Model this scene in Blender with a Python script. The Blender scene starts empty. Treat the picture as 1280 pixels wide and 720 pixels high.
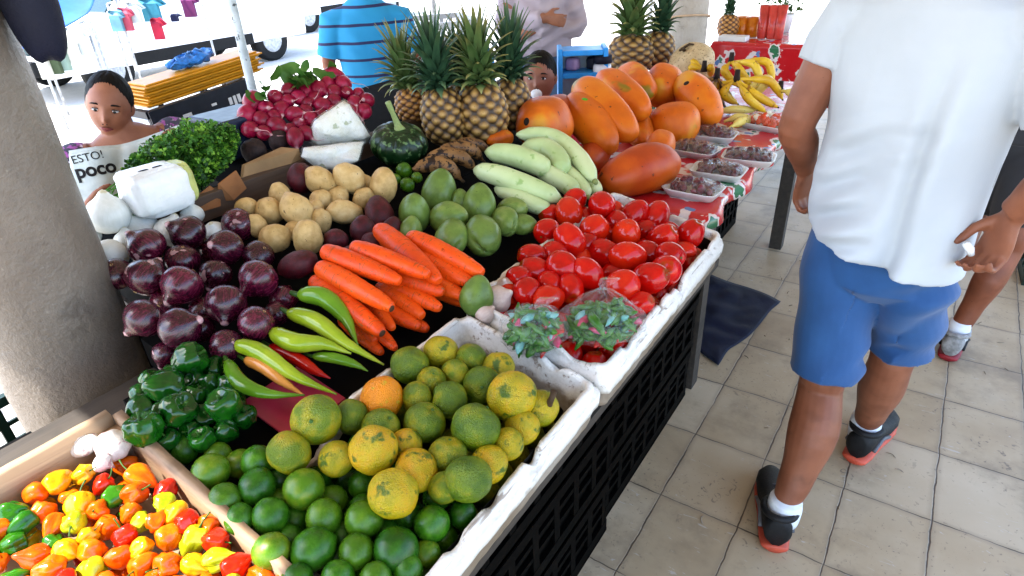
EXPOSURE = 2.82
CANOPY_T = 0.3
import bpy, bmesh, math, random
import numpy as np
from mathutils import Vector, Matrix, Euler, noise

rnd = random.Random(11)
scene = bpy.context.scene
COL = scene.collection
PI = math.pi
V = Vector

# ------------------------------------------------------------------ camera frame (metres; +Y runs down the market aisle)
CAM_H = 1.5
YAW, PITCH, ROLL = (math.radians(a) for a in (-34.9, 29.4, -2.75))
FPX = 785.0                                     # focal length for a 1280 px wide frame
FWD = V((math.sin(YAW) * math.cos(PITCH), math.cos(YAW) * math.cos(PITCH), -math.sin(PITCH)))
_r0 = V((math.cos(YAW), -math.sin(YAW), 0)); _u0 = _r0.cross(FWD)
RGT = _r0 * math.cos(ROLL) + _u0 * math.sin(ROLL)
UPV = RGT.cross(FWD)
CAM = V((0, 0, CAM_H))
SLOPE, XF, ZF = 0.2, -0.37, 0.80                # the display board of the stall rises away from the aisle
ALPHA = math.atan(SLOPE)

def ray(x, y): return RGT * ((x - 640) / FPX) - UPV * ((y - 360) / FPX) + FWD
def at(x, y, z):
    d = ray(x, y); return CAM + d * ((z - CAM_H) / d.z)
def aty(x, y, Y):
    d = ray(x, y); return CAM + d * (Y / d.y)
def atx(x, y, X):
    d = ray(x, y); return CAM + d * (X / d.x)
def ptd(x, y, D): return CAM + ray(x, y).normalized() * D
def onp(x, y, dz=0.0):
    d = ray(x, y); t = (ZF + dz + SLOPE * XF - CAM_H) / (d.z + SLOPE * d.x); return CAM + d * t
def zp(x): return ZF + SLOPE * (XF - x)
def pxr(r, P): return r * (P - CAM).dot(FWD) / FPX
def proj(P):
    d = P - CAM; z = d.dot(FWD); return 640 + FPX * d.dot(RGT) / z, 360 - FPX * d.dot(UPV) / z

# ------------------------------------------------------------------ mesh helpers: (verts, faces) tuples
def join(*ms):
    vs, fs = [], []
    for v, f in ms:
        n = len(vs); vs += list(v); fs += [tuple(i + n for i in q) for q in f]
    return vs, fs
def xf(m, M): return [M @ V(v) for v in m[0]], m[1]
def tr(m, loc): return [V(v) + V(loc) for v in m[0]], m[1]
def box(x0, x1, y0, y1, z0, z1):
    v = [V((x, y, z)) for z in (z0, z1) for y in (y0, y1) for x in (x0, x1)]
    return v, [(0, 2, 3, 1), (4, 5, 7, 6), (0, 1, 5, 4), (2, 6, 7, 3), (0, 4, 6, 2), (1, 3, 7, 5)]
def blob(fn, nu=24, nv=16):
    vs = [V(fn(0, 0))]
    for j in range(1, nv):
        for i in range(nu): vs.append(V(fn(2 * PI * i / nu, PI * j / nv)))
    vs.append(V(fn(0, PI))); fs = []
    for i in range(nu): fs.append((0, 1 + i, 1 + (i + 1) % nu))
    for j in range(nv - 2):
        a = 1 + j * nu; b = a + nu
        for i in range(nu): fs.append((a + i, b + i, b + (i + 1) % nu, a + (i + 1) % nu))
    a = 1 + (nv - 2) * nu; e = len(vs) - 1
    for i in range(nu): fs.append((a + i, e, a + (i + 1) % nu))
    return vs, fs
def ellipsoid(c, rx, ry, rz, nu=20, nv=14):
    return blob(lambda u, v: (c[0] + rx * math.sin(v) * math.cos(u), c[1] + ry * math.sin(v) * math.sin(u), c[2] + rz * math.cos(v)), nu, nv)
def loft(rings, n=20, cap=True):
    """rings: (centre, half-width vector, half-depth vector)"""
    vs, fs = [], []
    for c, a, b in rings:
        c, a, b = V(c), V(a), V(b)
        for i in range(n):
            t = 2 * PI * i / n; vs.append(c + a * math.cos(t) + b * math.sin(t))
    for j in range(len(rings) - 1):
        for i in range(n):
            k = (i + 1) % n; fs.append((j * n + i, j * n + k, (j + 1) * n + k, (j + 1) * n + i))
    if cap:
        fs.append(tuple(range(n - 1, -1, -1))); m = (len(rings) - 1) * n; fs.append(tuple(range(m, m + n)))
    return vs, fs
def tube(pts, rad, n=10, cap=True, flat=1.0, up=None):
    pts = [V(p) for p in pts]
    if not hasattr(rad, '__len__'): rad = [rad] * len(pts)
    rings = []; ref = V(up) if up else None
    for i, p in enumerate(pts):
        t = (pts[min(i + 1, len(pts) - 1)] - pts[max(i - 1, 0)]).normalized()
        if ref is None: ref = V((0, 0, 1)) if abs(t.z) < .9 else V((1, 0, 0))
        a = t.cross(ref)
        if a.length < 1e-5: a = t.orthogonal()
        a.normalize(); b = a.cross(t).normalized(); 
        if not up: ref = b
        rings.append((p, a * rad[i], b * rad[i] * flat))
    return loft(rings, n, cap)
def curve_pts(ctrl, n):
    """Catmull-Rom through control points"""
    P = [V(c) for c in ctrl]; P = [P[0] * 2 - P[1]] + P + [P[-1] * 2 - P[-2]]; out = []
    m = len(P) - 3
    for k in range(n + 1):
        s = min(k / n * m, m - 1e-6); i = int(s); t = s - i
        a, b, c, d = P[i:i + 4]
        out.append(.5 * ((2 * b) + (c - a) * t + (2 * a - 5 * b + 4 * c - d) * t * t + (3 * b - a - 3 * c + d) * t ** 3))
    return out
def lerps(vals, n):
    m = len(vals) - 1; out = []
    for k in range(n + 1):
        s = min(k / n * m, m - 1e-6); i = int(s); t = s - i; t = t * t * (3 - 2 * t); out.append(vals[i] * (1 - t) + vals[i + 1] * t)
    return out
def nz(p, s, seed=0.0): return noise.noise(V(p) * s + V((seed * 7.3, seed * 3.1, seed * 5.7)))

def mesh(name, m, mats, smooth=True, midx=None):
    me = bpy.data.meshes.new(name); me.from_pydata([tuple(v) for v in m[0]], [], m[1]); me.update()
    for x in (mats if isinstance(mats, (list, tuple)) else [mats]): me.materials.append(x)
    if smooth: me.polygons.foreach_set('use_smooth', [True] * len(me.polygons))
    if midx: me.polygons.foreach_set('material_index', midx)
    bm = bmesh.new(); bm.from_mesh(me); bmesh.ops.recalc_face_normals(bm, faces=bm.faces); bm.to_mesh(me); bm.free()
    return me
def link(o, parent=None):
    COL.objects.link(o)
    if parent is not None: o.parent = parent
    return o
def tag(o, label=None, cat=None, group=None, kind=None):
    if label: o['label'] = label
    if cat: o['category'] = cat
    if group: o['group'] = group
    if kind: o['kind'] = kind
    return o
def empty(name, loc, rot=(0, 0, 0)):
    o = bpy.data.objects.new(name, None); o.location = loc; o.rotation_euler = rot; o.empty_display_size = .05
    return link(o)
def obj(name, m, mats, parent=None, smooth=True, loc=None, rot=None, scale=None, bevel=0, midx=None):
    """mesh given in local space (of its parent when it has one)"""
    me = m if isinstance(m, bpy.types.Mesh) else mesh(name, m, mats, smooth, midx)
    o = bpy.data.objects.new(name, me)
    if loc is not None: o.location = loc
    if rot is not None: o.rotation_euler = rot
    if scale is not None: o.scale = scale if hasattr(scale, '__len__') else (scale,) * 3
    link(o, parent)
    if bevel:
        b = o.modifiers.new('bevel', 'BEVEL'); b.width = bevel; b.segments = 2; b.limit_method = 'ANGLE'; b.angle_limit = .6
    return o
def wobj(name, m, mats, parent=None, base=None, smooth=True, bevel=0):
    """mesh given in WORLD space; a root gets its origin at base, a child is moved into its parent's (unrotated) space"""
    b = V(base) if base is not None else (V(parent.location) if parent is not None else V((0, 0, 0)))
    if parent is not None and parent.parent is not None and base is None: b = b + V(parent.parent.location)
    o = obj(name, ([V(v) - b for v in m[0]], m[1]), mats, parent, smooth, bevel=bevel)
    if parent is None: o.location = b
    return o
def remesh(m, voxel, smooth=4, name='tmp'):
    me = mesh(name, m, [], True); o = bpy.data.objects.new(name, me); COL.objects.link(o)
    r = o.modifiers.new('r', 'REMESH'); r.mode = 'VOXEL'; r.voxel_size = voxel
    if smooth:
        s = o.modifiers.new('s', 'SMOOTH'); s.iterations = smooth; s.factor = .5
    dg = bpy.context.evaluated_depsgraph_get(); e = o.evaluated_get(dg); m2 = e.to_mesh()
    out = [v.co.copy() for v in m2.vertices], [tuple(p.vertices) for p in m2.polygons]
    e.to_mesh_clear(); bpy.data.objects.remove(o); bpy.data.meshes.remove(me)
    return out
def look_rot(zdir, spin=0.0):
    """euler turning local +Z to zdir"""
    q = V((0, 0, 1)).rotation_difference(V(zdir).normalized())
    return (q @ Euler((0, 0, spin)).to_quaternion()).to_euler()

# ------------------------------------------------------------------ materials
class N:
    def __init__(s, name):
        s.m = bpy.data.materials.new(name); s.m.use_nodes = True; s.t = s.m.node_tree; s.t.nodes.clear()
        s.out = s.n('ShaderNodeOutputMaterial')
    def n(s, typ, **kw):
        x = s.t.nodes.new(typ)
        for k, v in kw.items(): setattr(x, k, v)
        return x
    def l(s, a, b): s.t.links.new(a, b)
    def put(s, sock, val):
        if isinstance(val, bpy.types.NodeSocket): s.l(val, sock)
        elif hasattr(val, '__len__') and len(val) == 3 and sock.type == 'RGBA': sock.default_value = (*val, 1)
        else: sock.default_value = val
    def math(s, op, a, b=0.0, c=0.0, clamp=False):
        x = s.n('ShaderNodeMath', operation=op, use_clamp=clamp)
        for k, v in enumerate((a, b, c)): s.put(x.inputs[k], v)
        return x.outputs[0]
    def mix(s, f, a, b):
        x = s.n('ShaderNodeMix', data_type='RGBA'); s.put(x.inputs[0], f); s.put(x.inputs[6], a); s.put(x.inputs[7], b); return x.outputs[2]
    def coords(s, kind='Object', rand=True):
        c = s.n('ShaderNodeTexCoord').outputs[kind]
        if rand:
            s.oi = s.n('ShaderNodeObjectInfo').outputs['Random']
            v = s.n('ShaderNodeVectorMath', operation='ADD'); cm = s.n('ShaderNodeCombineXYZ')
            k = s.math('MULTIPLY', s.oi, 40.0)
            for i in range(3): s.l(k, cm.inputs[i])
            s.l(c, v.inputs[0]); s.l(cm.outputs[0], v.inputs[1]); return v.outputs[0], c
        return c, c
    def noise(s, vec, scale, detail=3.0, rough=.55, dist=0.0):
        x = s.n('ShaderNodeTexNoise'); s.l(vec, x.inputs['Vector'])
        for k, v in (('Scale', scale), ('Detail', detail), ('Roughness', rough), ('Distortion', dist)): x.inputs[k].default_value = v
        return x.outputs['Fac']
    def ramp(s, f, stops, interp='LINEAR'):
        x = s.n('ShaderNodeValToRGB'); x.color_ramp.interpolation = interp; e = x.color_ramp.elements
        while len(e) < len(stops): e.new(.5)
        for q, (p, c) in zip(e, stops): q.position = p; q.color = (*c, 1) if len(c) == 3 else c
        s.put(x.inputs[0], f); return x.outputs[0]
    def step(s, f, a, b):
        x = s.n('ShaderNodeMapRange', interpolation_type='SMOOTHSTEP'); s.put(x.inputs[0], f); x.inputs[1].default_value = a; x.inputs[2].default_value = b
        return x.outputs[0]
    def principled(s, color, rough=.5, bump=None, bstr=.3, bdist=.01, **kw):
        p = s.n('ShaderNodeBsdfPrincipled'); s.put(p.inputs['Base Color'], color); s.put(p.inputs['Roughness'], rough)
        for k, v in kw.items(): s.put(p.inputs[k.replace('_', ' ')], v)
        if bump is not None:
            b = s.n('ShaderNodeBump'); b.inputs['Strength'].default_value = bstr; b.inputs['Distance'].default_value = bdist
            s.l(bump, b.inputs['Height']); s.l(b.outputs[0], p.inputs['Normal'])
        s.l(p.outputs[0], s.out.inputs[0]); s.p = p; return p

def skin_mat(name, stops, scale=30, rough=.35, rand=.4, spots=None, bscale=120, bstr=.15, bdist=.004, zmix=None, rvar=.15, coat=0.0, bands=None, **kw):
    """produce and other natural surfaces: noise + per-object random -> colour ramp, spots, colour bands along local z"""
    cc = lambda q: tuple(min(.82, x ** 1.32 * 1.16) for x in q)
    stops = [(p_, cc(q)) for p_, q in stops]; spots = [(cc(q[0]), *q[1:]) for q in (spots or [])]; zmix = [(a_, b_, cc(q)) for a_, b_, q in zmix] if zmix else None
    s = N(name); v, raw = s.coords()
    n = s.step(s.noise(v, scale, 4), .28, .72)
    f = s.math('ADD', s.math('MULTIPLY', n, 1 - rand), s.math('MULTIPLY', s.oi, rand))
    c = s.ramp(f, stops)
    if zmix:
        sx = s.n('ShaderNodeSeparateXYZ'); s.l(raw, sx.inputs[0])
        for z0, z1, colr in zmix:
            wob = s.math('MULTIPLY_ADD', s.noise(v, scale * 2, 2), abs(z1 - z0) * .8, sx.outputs[2])
            c = s.mix(s.step(wob, z0, z1) if z1 > z0 else s.math('SUBTRACT', 1.0, s.step(wob, z1, z0)), c, colr)
    for colr, sc, th, soft in (spots or []):
        c = s.mix(s.step(s.noise(v, sc, 3), th, th + soft), c, colr)
    for colr, sc3, th, soft in (bands or []):
        mp = s.n('ShaderNodeMapping'); s.l(v, mp.inputs[0]); mp.inputs['Scale'].default_value = sc3
        c = s.mix(s.math('MULTIPLY', s.step(s.noise(mp.outputs[0], 1, 3, .6), th, th + soft), .8), c, colr)
    r = s.math('MULTIPLY_ADD', s.noise(v, scale * 1.7, 2), rvar, rough - rvar / 2)
    b = s.noise(v, bscale, 2)
    kw.setdefault('Specular_IOR_Level', .34)
    p = s.principled(c, r, b, bstr, bdist, **kw)
    if coat: p.inputs['Coat Weight'].default_value = coat; p.inputs['Coat Roughness'].default_value = .12
    return s.m
def plain(name, col, rough=.5, vary=.12, scale=20, bscale=60, bstr=.1, bdist=.004, **kw):
    d = tuple(max(0, c * (1 - vary)) for c in col); e = tuple(min(1, c * (1 + vary)) for c in col)
    return skin_mat(name, [(0, d), (1, e)], scale, rough, .25, None, bscale, bstr, bdist, **kw)

ORD = ['', 'second ', 'third ', 'fourth ', 'fifth ', 'sixth ', 'seventh ', 'eighth ', 'ninth ', 'tenth ', 'eleventh ', 'twelfth ', 'thirteenth ', 'fourteenth ', 'fifteenth ', 'sixteenth ']
def order_words(n):
    out = []
    for i in range(n):
        if n == 1: out.append('alone')
        elif i == 0: out.append('leftmost')
        elif i == n - 1: out.append('rightmost')
        else: out.append(ORD[i] + 'from left')
    return out
def row_label(items, per, tail):
    """items: (object, description). Labels by rows counted from the back and places counted from the left, as seen from the aisle."""
    pos = [(proj(o.matrix_world.translation if o.parent else V(o.location)), o, d) for o, d in items]
    pos.sort(key=lambda t: t[0][1]); nrow = max(1, round(len(pos) / per)); k = len(pos) / nrow
    for r in range(nrow):
        row = sorted(pos[round(r * k):round((r + 1) * k)], key=lambda t: t[0][0])
        rn = 'rearmost row' if r == 0 else ('front row' if r == nrow - 1 else ORD[r] + 'row from back')
        for w, (_, o, d) in zip(order_words(len(row)), row): o['label'] = f"{d}, {w} in {rn} {tail}"
def relax(items, it=24, k=.9, planar=.6):
    """items: [P, R]; push overlapping spheres apart, mostly along the board"""
    nrm = V((math.sin(ALPHA), 0, math.cos(ALPHA)))
    for _ in range(it):
        for i in range(len(items)):
            for j in range(i):
                d = items[i][0] - items[j][0]; need = (items[i][1] + items[j][1]) * k; L = d.length
                if 1e-6 < L < need:
                    d = d * ((need - L) / L * .3); d -= nrm * d.dot(nrm) * (1 - planar)
                    items[i][0] += d; items[j][0] -= d
# ------------------------------------------------------------------ light, sky, camera
SUN_EL, SUN_AZ = math.radians(60), math.radians(222)     # azimuth the light comes FROM, clockwise from +Y
w = bpy.data.worlds.new('World'); scene.world = w; w.use_nodes = True
wt = w.node_tree; bg = wt.nodes['Background']
sky = wt.nodes.new('ShaderNodeTexSky'); sky.sky_type = 'NISHITA'; sky.sun_disc = False
sky.sun_elevation = SUN_EL; sky.sun_rotation = SUN_AZ; sky.dust_density = 1.5; sky.air_density = 1.0
wt.links.new(sky.outputs[0], bg.inputs[0]); bg.inputs[1].default_value = 0.15
sun = bpy.data.lights.new('sun', 'SUN'); sun.energy = 2.3; sun.angle = math.radians(.53); sun.color = (1, .95, .87)
so = bpy.data.objects.new('sun', sun); COL.objects.link(so)
sdir = V((math.sin(SUN_AZ) * math.cos(SUN_EL), math.cos(SUN_AZ) * math.cos(SUN_EL), math.sin(SUN_EL)))
so.rotation_euler = sdir.to_track_quat('Z', 'Y').to_euler(); so.location = sdir * 12
cam = bpy.data.cameras.new('camera'); co = bpy.data.objects.new('camera', cam); COL.objects.link(co)
cam.sensor_width = 36; cam.lens = 36 * FPX / 1280; cam.clip_start = .02; cam.clip_end = 500
M = Matrix((RGT, UPV, -FWD)).transposed().to_4x4(); M.translation = CAM; co.matrix_world = M
scene.camera = co
scene.view_settings.view_transform = 'Standard'; scene.view_settings.look = 'None'
scene.view_settings.exposure = EXPOSURE; scene.view_settings.gamma = 1
scene.cycles.max_bounces = 10; scene.cycles.diffuse_bounces = 2; scene.cycles.transparent_max_bounces = 12
scene.cycles.use_denoising = True

# ------------------------------------------------------------------ setting materials
def floor_mat():
    s = N('floor_tiles'); v, _ = s.coords('Object', False)
    wob = s.n('ShaderNodeVectorMath', operation='ADD')
    nn = s.n('ShaderNodeTexNoise'); s.l(v, nn.inputs['Vector']); nn.inputs['Scale'].default_value = 14; nn.inputs['Detail'].default_value = 3
    sc = s.n('ShaderNodeVectorMath', operation='SCALE'); s.l(nn.outputs['Color'], sc.inputs[0]); sc.inputs['Scale'].default_value = .012
    s.l(v, wob.inputs[0]); s.l(sc.outputs[0], wob.inputs[1])
    x = s.n('ShaderNodeSeparateXYZ'); s.l(wob.outputs[0], x.inputs[0])
    TX, TY, OX, OY = .2285, .3075, .04, 1.655
    gx = s.math('DIVIDE', s.math('SUBTRACT', x.outputs[0], OX), TX); gy = s.math('DIVIDE', s.math('SUBTRACT', x.outputs[1], OY), TY)
    def edge(g, T):
        a = s.math('PINGPONG', g, .5); return s.math('MULTIPLY', a, T)
    e = s.math('MINIMUM', edge(gx, TX), edge(gy, TY))
    wid = s.math('MULTIPLY_ADD', s.noise(v, 9, 3), .0050, -.0020)
    grout = s.math('SUBTRACT', 1.0, s.step(s.math('SUBTRACT', e, wid), 0, .0022))
    cell = s.n('ShaderNodeCombineXYZ'); s.l(s.math('FLOOR', gx), cell.inputs[0]); s.l(s.math('FLOOR', gy), cell.inputs[1])
    wn = s.n('ShaderNodeTexWhiteNoise', noise_dimensions='2D'); s.l(cell.outputs[0], wn.inputs['Vector'])
    base = s.ramp(s.math('ADD', s.math('MULTIPLY', s.noise(v, 3.0, 5), .8), s.math('MULTIPLY', wn.outputs['Value'], .3)),
                  [(0.2, (.27, .185, .10)), (.5, (.43, .325, .195)), (.9, (.56, .46, .32))])
    # walked-in grime, chips and scuffs with shapes of their own
    base = s.mix(s.math('MULTIPLY', s.step(s.noise(v, 2.2, 6, .7), .48, .70), .7), base, (.18, .135, .085))
    base = s.mix(s.math('MULTIPLY', s.math('MULTIPLY', s.step(s.noise(v, 38, 4, .6, 1.5), .61, .67), .8), s.step(s.noise(v, 2.7, 3), .42, .6)), base, (.15, .115, .08))
    base = s.mix(s.math('MULTIPLY', s.math('MULTIPLY', s.step(s.noise(v, 90, 2), .66, .70), .7), s.step(s.noise(v, 1.9, 3), .44, .58)), base, (.09, .07, .05))
    mp = s.n('ShaderNodeMapping'); s.l(v, mp.inputs[0]); mp.inputs['Rotation'].default_value = (0, 0, .7); mp.inputs['Scale'].default_value = (12, 60, 1)
    base = s.mix(s.math('MULTIPLY', s.step(s.noise(mp.outputs[0], 1, 3, .5, 2), .68, .72), .5), base, (.55, .52, .47))
    near = s.step(s.math('SUBTRACT', e, .012), -.012, .008)
    base = s.mix(s.math('MULTIPLY', s.math('SUBTRACT', 1.0, near), .35), base, (.20, .15, .10))
    c = s.mix(grout, base, (.075, .055, .036))
    h = s.math('MULTIPLY_ADD', grout, -1.0, s.math('MULTIPLY', s.noise(v, 60, 4), .25))
    s.principled(c, s.math('MULTIPLY_ADD', s.noise(v, 7, 3), .35, .32), h, .5, .003); return s.m
def concrete_mat(name, a, b, rough=.8, scale=4):
    s = N(name); v, _ = s.coords('Object', False)
    c = s.ramp(s.noise(v, scale, 6, .65), [(.25, a), (.75, b)])
    c = s.mix(s.math('MULTIPLY', s.step(s.noise(v, scale * 9, 4), .6, .68), .35), c, tuple(x * .55 for x in a))
    s.principled(c, rough, s.noise(v, scale * 25, 4), .35, .01); return s.m
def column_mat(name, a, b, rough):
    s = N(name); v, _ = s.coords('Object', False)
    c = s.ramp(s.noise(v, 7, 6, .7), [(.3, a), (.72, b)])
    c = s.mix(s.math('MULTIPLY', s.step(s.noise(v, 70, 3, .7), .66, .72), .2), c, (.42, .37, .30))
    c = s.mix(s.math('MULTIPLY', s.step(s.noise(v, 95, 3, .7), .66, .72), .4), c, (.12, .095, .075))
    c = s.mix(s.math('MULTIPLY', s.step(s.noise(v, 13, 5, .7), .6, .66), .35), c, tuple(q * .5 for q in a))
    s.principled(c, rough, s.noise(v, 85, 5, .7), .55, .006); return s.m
MFLOOR = floor_mat()
MSTREET = concrete_mat('street_concrete', (.42, .40, .37), (.54, .52, .48))
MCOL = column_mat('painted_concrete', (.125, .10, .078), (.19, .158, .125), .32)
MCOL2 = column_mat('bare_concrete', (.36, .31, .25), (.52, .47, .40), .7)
def wood_mat(name, a, b, rough=.65, axis=1, sc=1.0):
    s = N(name); v, _ = s.coords()
    mp = s.n('ShaderNodeMapping'); s.l(v, mp.inputs[0]); k = [40 * sc] * 3; k[axis] = 3 * sc; mp.inputs['Scale'].default_value = k
    f = s.noise(mp.outputs[0], 1, 4, .6, .6)
    c = s.ramp(f, [(.25, a), (.7, b)])
    c = s.mix(s.math('MULTIPLY', s.step(s.noise(v, 9, 4), .58, .7), .5), c, tuple(x * .45 for x in a))
    s.principled(c, rough, f, .4, .004); return s.m
MWOODX = wood_mat('grey_brown_board', (.20, .12, .065), (.36, .235, .14), axis=0)
MWOODY = wood_mat('weathered_board', (.20, .125, .07), (.38, .26, .16), axis=1)
MDARKWOOD = wood_mat('dark_timber', (.018, .014, .011), (.05, .038, .028))
MBROWN = wood_mat('stained_brown_board', (.05, .026, .015), (.10, .055, .03))
MBLACKP = plain('black_plastic', (.0012, .0012, .0013), .6, .3, Specular_IOR_Level=.05)
MBLACKS = plain('black_sheet', (.0035, .0035, .004), .9, .3, Specular_IOR_Level=.12)
MNAVY = plain('navy_cloth', (.008, .014, .045), .75, .3, 8, 300, .4)
MSTEEL = plain('worn_galvanised_steel', (.42, .43, .44), .45, .35, 25)

# ------------------------------------------------------------------ ground, market floor, unseen canopy shaping the light
tag(obj('street', box(-160, 160, -160, 160, -.5, -.12), MSTREET, smooth=False), kind='structure')
tag(obj('floor', box(-1.95, 5.0, -4.0, 14.0, -.4, 0), MFLOOR, smooth=False, bevel=.01), kind='structure')

def canopy_mat():
    s = N('canopy_cloth'); v, _ = s.coords('Object', False)
    c = s.ramp(s.noise(v, 2, 4), [(.3, (.20, .15, .095)), (.7, (.27, .21, .135))])  # brown tint chosen to warm the light coming through
    d = s.n('ShaderNodeBsdfDiffuse'); t = s.n('ShaderNodeBsdfTranslucent'); m = s.n('ShaderNodeMixShader')
    s.l(c, d.inputs[0]); s.l(c, t.inputs[0]); m.inputs[0].default_value = CANOPY_T; s.l(d.outputs[0], m.inputs[1]); s.l(t.outputs[0], m.inputs[2]); s.l(m.outputs[0], s.out.inputs[0]); return s.m
cx0, cx1, cy0, cy1 = -3.7, 1.25, -.42, 9.0
nx, ny = 28, 48; vs = []; fs = []
for j in range(ny + 1):
    for i in range(nx + 1):
        x = cx0 + (cx1 - cx0) * i / nx; y = cy0 + (cy1 - cy0) * j / ny
        sag = .09 * math.sin(PI * ((y - cy0) / 2.35 % 1)) * math.sin(PI * i / nx)
        vs.append(V((x, y, 2.42 - sag + .01 * nz((x, y, 0), 2))))
for j in range(ny):
    for i in range(nx): a = j * (nx + 1) + i; fs.append((a, a + 1, a + nx + 2, a + nx + 1))
can = empty('unseen_canopy', (-3.7, 1.0, 0)); tag(can, 'unseen brown cloth canopy on poles, shaped to shade the stall and the aisle', 'canopy')
wobj('canopy_sheet', (vs, fs), canopy_mat(), can)
vs, fs = [], []
for j in range(21):
    for i in range(13):
        x = -1.15 + (cx1 + 1.15) * i / 12; y = -4.2 + (cy0 + .0 + 4.2) * j / 20; vs.append(V((x, y, 2.42 - .07 * math.sin(PI * j / 20 * 2) ** 2 * math.sin(PI * i / 12))))
for j in range(20):
    for i in range(12): a = j * 13 + i; fs.append((a, a + 1, a + 14, a + 13))
wobj('canopy_sheet', (vs, fs), bpy.data.materials['canopy_cloth'], can)  # added sheet behind the camera, cuts frontal light, leaves a sunlit corner
for x, y in ((-3.65, -.36), (1.21, -4.15), (-3.65, 4.3), (-3.65, 8.9), (1.21, -.36), (1.21, 4.3), (1.21, 8.9)):
    wobj('canopy_post', tube([(x, y, -.12), (x, y, 2.44)], .022, 12), MSTEEL, can)

# ------------------------------------------------------------------ round concrete columns
def column(az, D, r, h, m, label, seed):
    x, y = D * math.sin(az), D * math.cos(az); n = 48; vs = []; fs = []; k = 70
    for j in range(k + 1):
        z = h * j / k
        for i in range(n):
            t = 2 * PI * i / n; q = r * (1 + .012 * nz((math.cos(t), math.sin(t), z * 3), 3, seed)) + .05 * max(0, .06 - z)
            vs.append(V((q * math.cos(t), q * math.sin(t), z)))
    for j in range(k):
        for i in range(n): fs.append((j * n + i, j * n + (i + 1) % n, (j + 1) * n + (i + 1) % n, (j + 1) * n + i))
    fs.append(tuple(range(k * n, k * n + n)))
    o = obj('round_column', (vs, fs), m); o.location = (x, y, 0); tag(o, label, 'column'); return o
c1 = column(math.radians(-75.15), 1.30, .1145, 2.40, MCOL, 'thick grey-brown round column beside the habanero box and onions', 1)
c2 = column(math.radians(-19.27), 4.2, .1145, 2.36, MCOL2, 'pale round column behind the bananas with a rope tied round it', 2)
# rope round the far column
pts = []; a0 = V(c2.location)
for k in range(41):
    t = 2 * PI * k / 40; pts.append(V((a0.x + .1225 * math.cos(t), a0.y + .1225 * math.sin(t), 1.02 + .025 * math.cos(t + 1.0))))
rope = wobj('rope', tube(pts, .006, 8), plain('pale_rope', (.55, .42, .30), .8), base=a0 + V((0, 0, 1.0)))
tag(rope, 'thin pale rope looped round the far column', 'rope')
# navy bag hung on the near column
P = ptd(38, 8, 1.24)
bag_o = wobj('cloth_bag', blob(lambda u, v: P + V((.048 * math.cos(u), .035 * math.sin(u), 0)) * (math.sin(v) ** .5) * (1 + .1 * math.cos(v)) + V((0, 0, .075 * math.cos(v) * (1 + .06 * math.sin(3 * u)))), 28, 18), MNAVY, base=P)
tag(bag_o, 'dark navy cloth bag hanging at the top of the near column', 'bag')
wobj('bag_strap', tube([P + V((0, 0, .07)), P + V((-.015, .02, .16)), P + V((-.05, .05, .24))], .006, 8), MNAVY, bag_o)
wobj('bag_strap', tube([P + V((.02, 0, .065)), P + V((-.005, .025, .16)), P + V((-.048, .055, .24))], .006, 8), MNAVY, bag_o)

# ------------------------------------------------------------------ the stall: sloping board on dark legs, raised black shelf behind the front crates
BD = -.118
def slab(x0, x1, y0, y1, dz, th):
    """slab on the sloping board, world coords (x0 > x1)"""
    v = []
    for z in (dz - th, dz):
        for y in (y0, y1):
            for x in (x1, x0): v.append(V((x, y, zp(x) + z)))
    return v, [(0, 2, 3, 1), (4, 5, 7, 6), (0, 1, 5, 4), (2, 6, 7, 3), (0, 4, 6, 2), (1, 3, 7, 5)]
st = empty('produce_stall', (-1.1, 1.0, 0)); tag(st, 'sloping dark produce stall carrying the crates of fruit and vegetables', 'stall')
wobj('display_board', slab(-.41, -1.10, -.25, 1.60, BD, .022), MDARKWOOD, st, smooth=False)
wobj('display_board', slab(-1.103, -1.50, .475, .86, BD, .022), MDARKWOOD, st, smooth=False)
wobj('display_board', slab(-1.103, -1.80, .862, 1.98, BD, .022), MDARKWOOD, st, smooth=False)
wobj('raised_shelf', slab(-.700, -.985, .30, 1.60, -.052, .06), MBLACKS, st, smooth=False)
wobj('raised_shelf', slab(-.987, -1.10, .40, 1.60, -.052, .06), MBLACKS, st, smooth=False)
wobj('raised_shelf', slab(-1.103, -1.49, .48, .855, -.052, .06), MBLACKS, st, smooth=False)
wobj('raised_shelf', slab(-1.103, -1.785, .857, 1.96, -.052, .06), MBLACKS, st, smooth=False)
for x, y in ((-.55, -.2), (-.62, .34), (-.62, 1.71), (-1.42, .52), (-1.72, 1.0), (-1.72, 1.9), (-1.05, -.2)):
    wobj('leg', box(x - .03, x + .03, y - .03, y + .03, 0, zp(x) + BD - .03), MDARKWOOD, st, smooth=False)
wobj('light_block_sheet', box(-1.37, -1.36, .48, 1.96, .02, .86), MBLACKS, st, smooth=False)  # unseen sheets added to keep street light out from under the stall
wobj('light_block_sheet', box(-1.12, -1.11, -.24, .2, .02, .82), MBLACKS, st, smooth=False)

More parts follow.
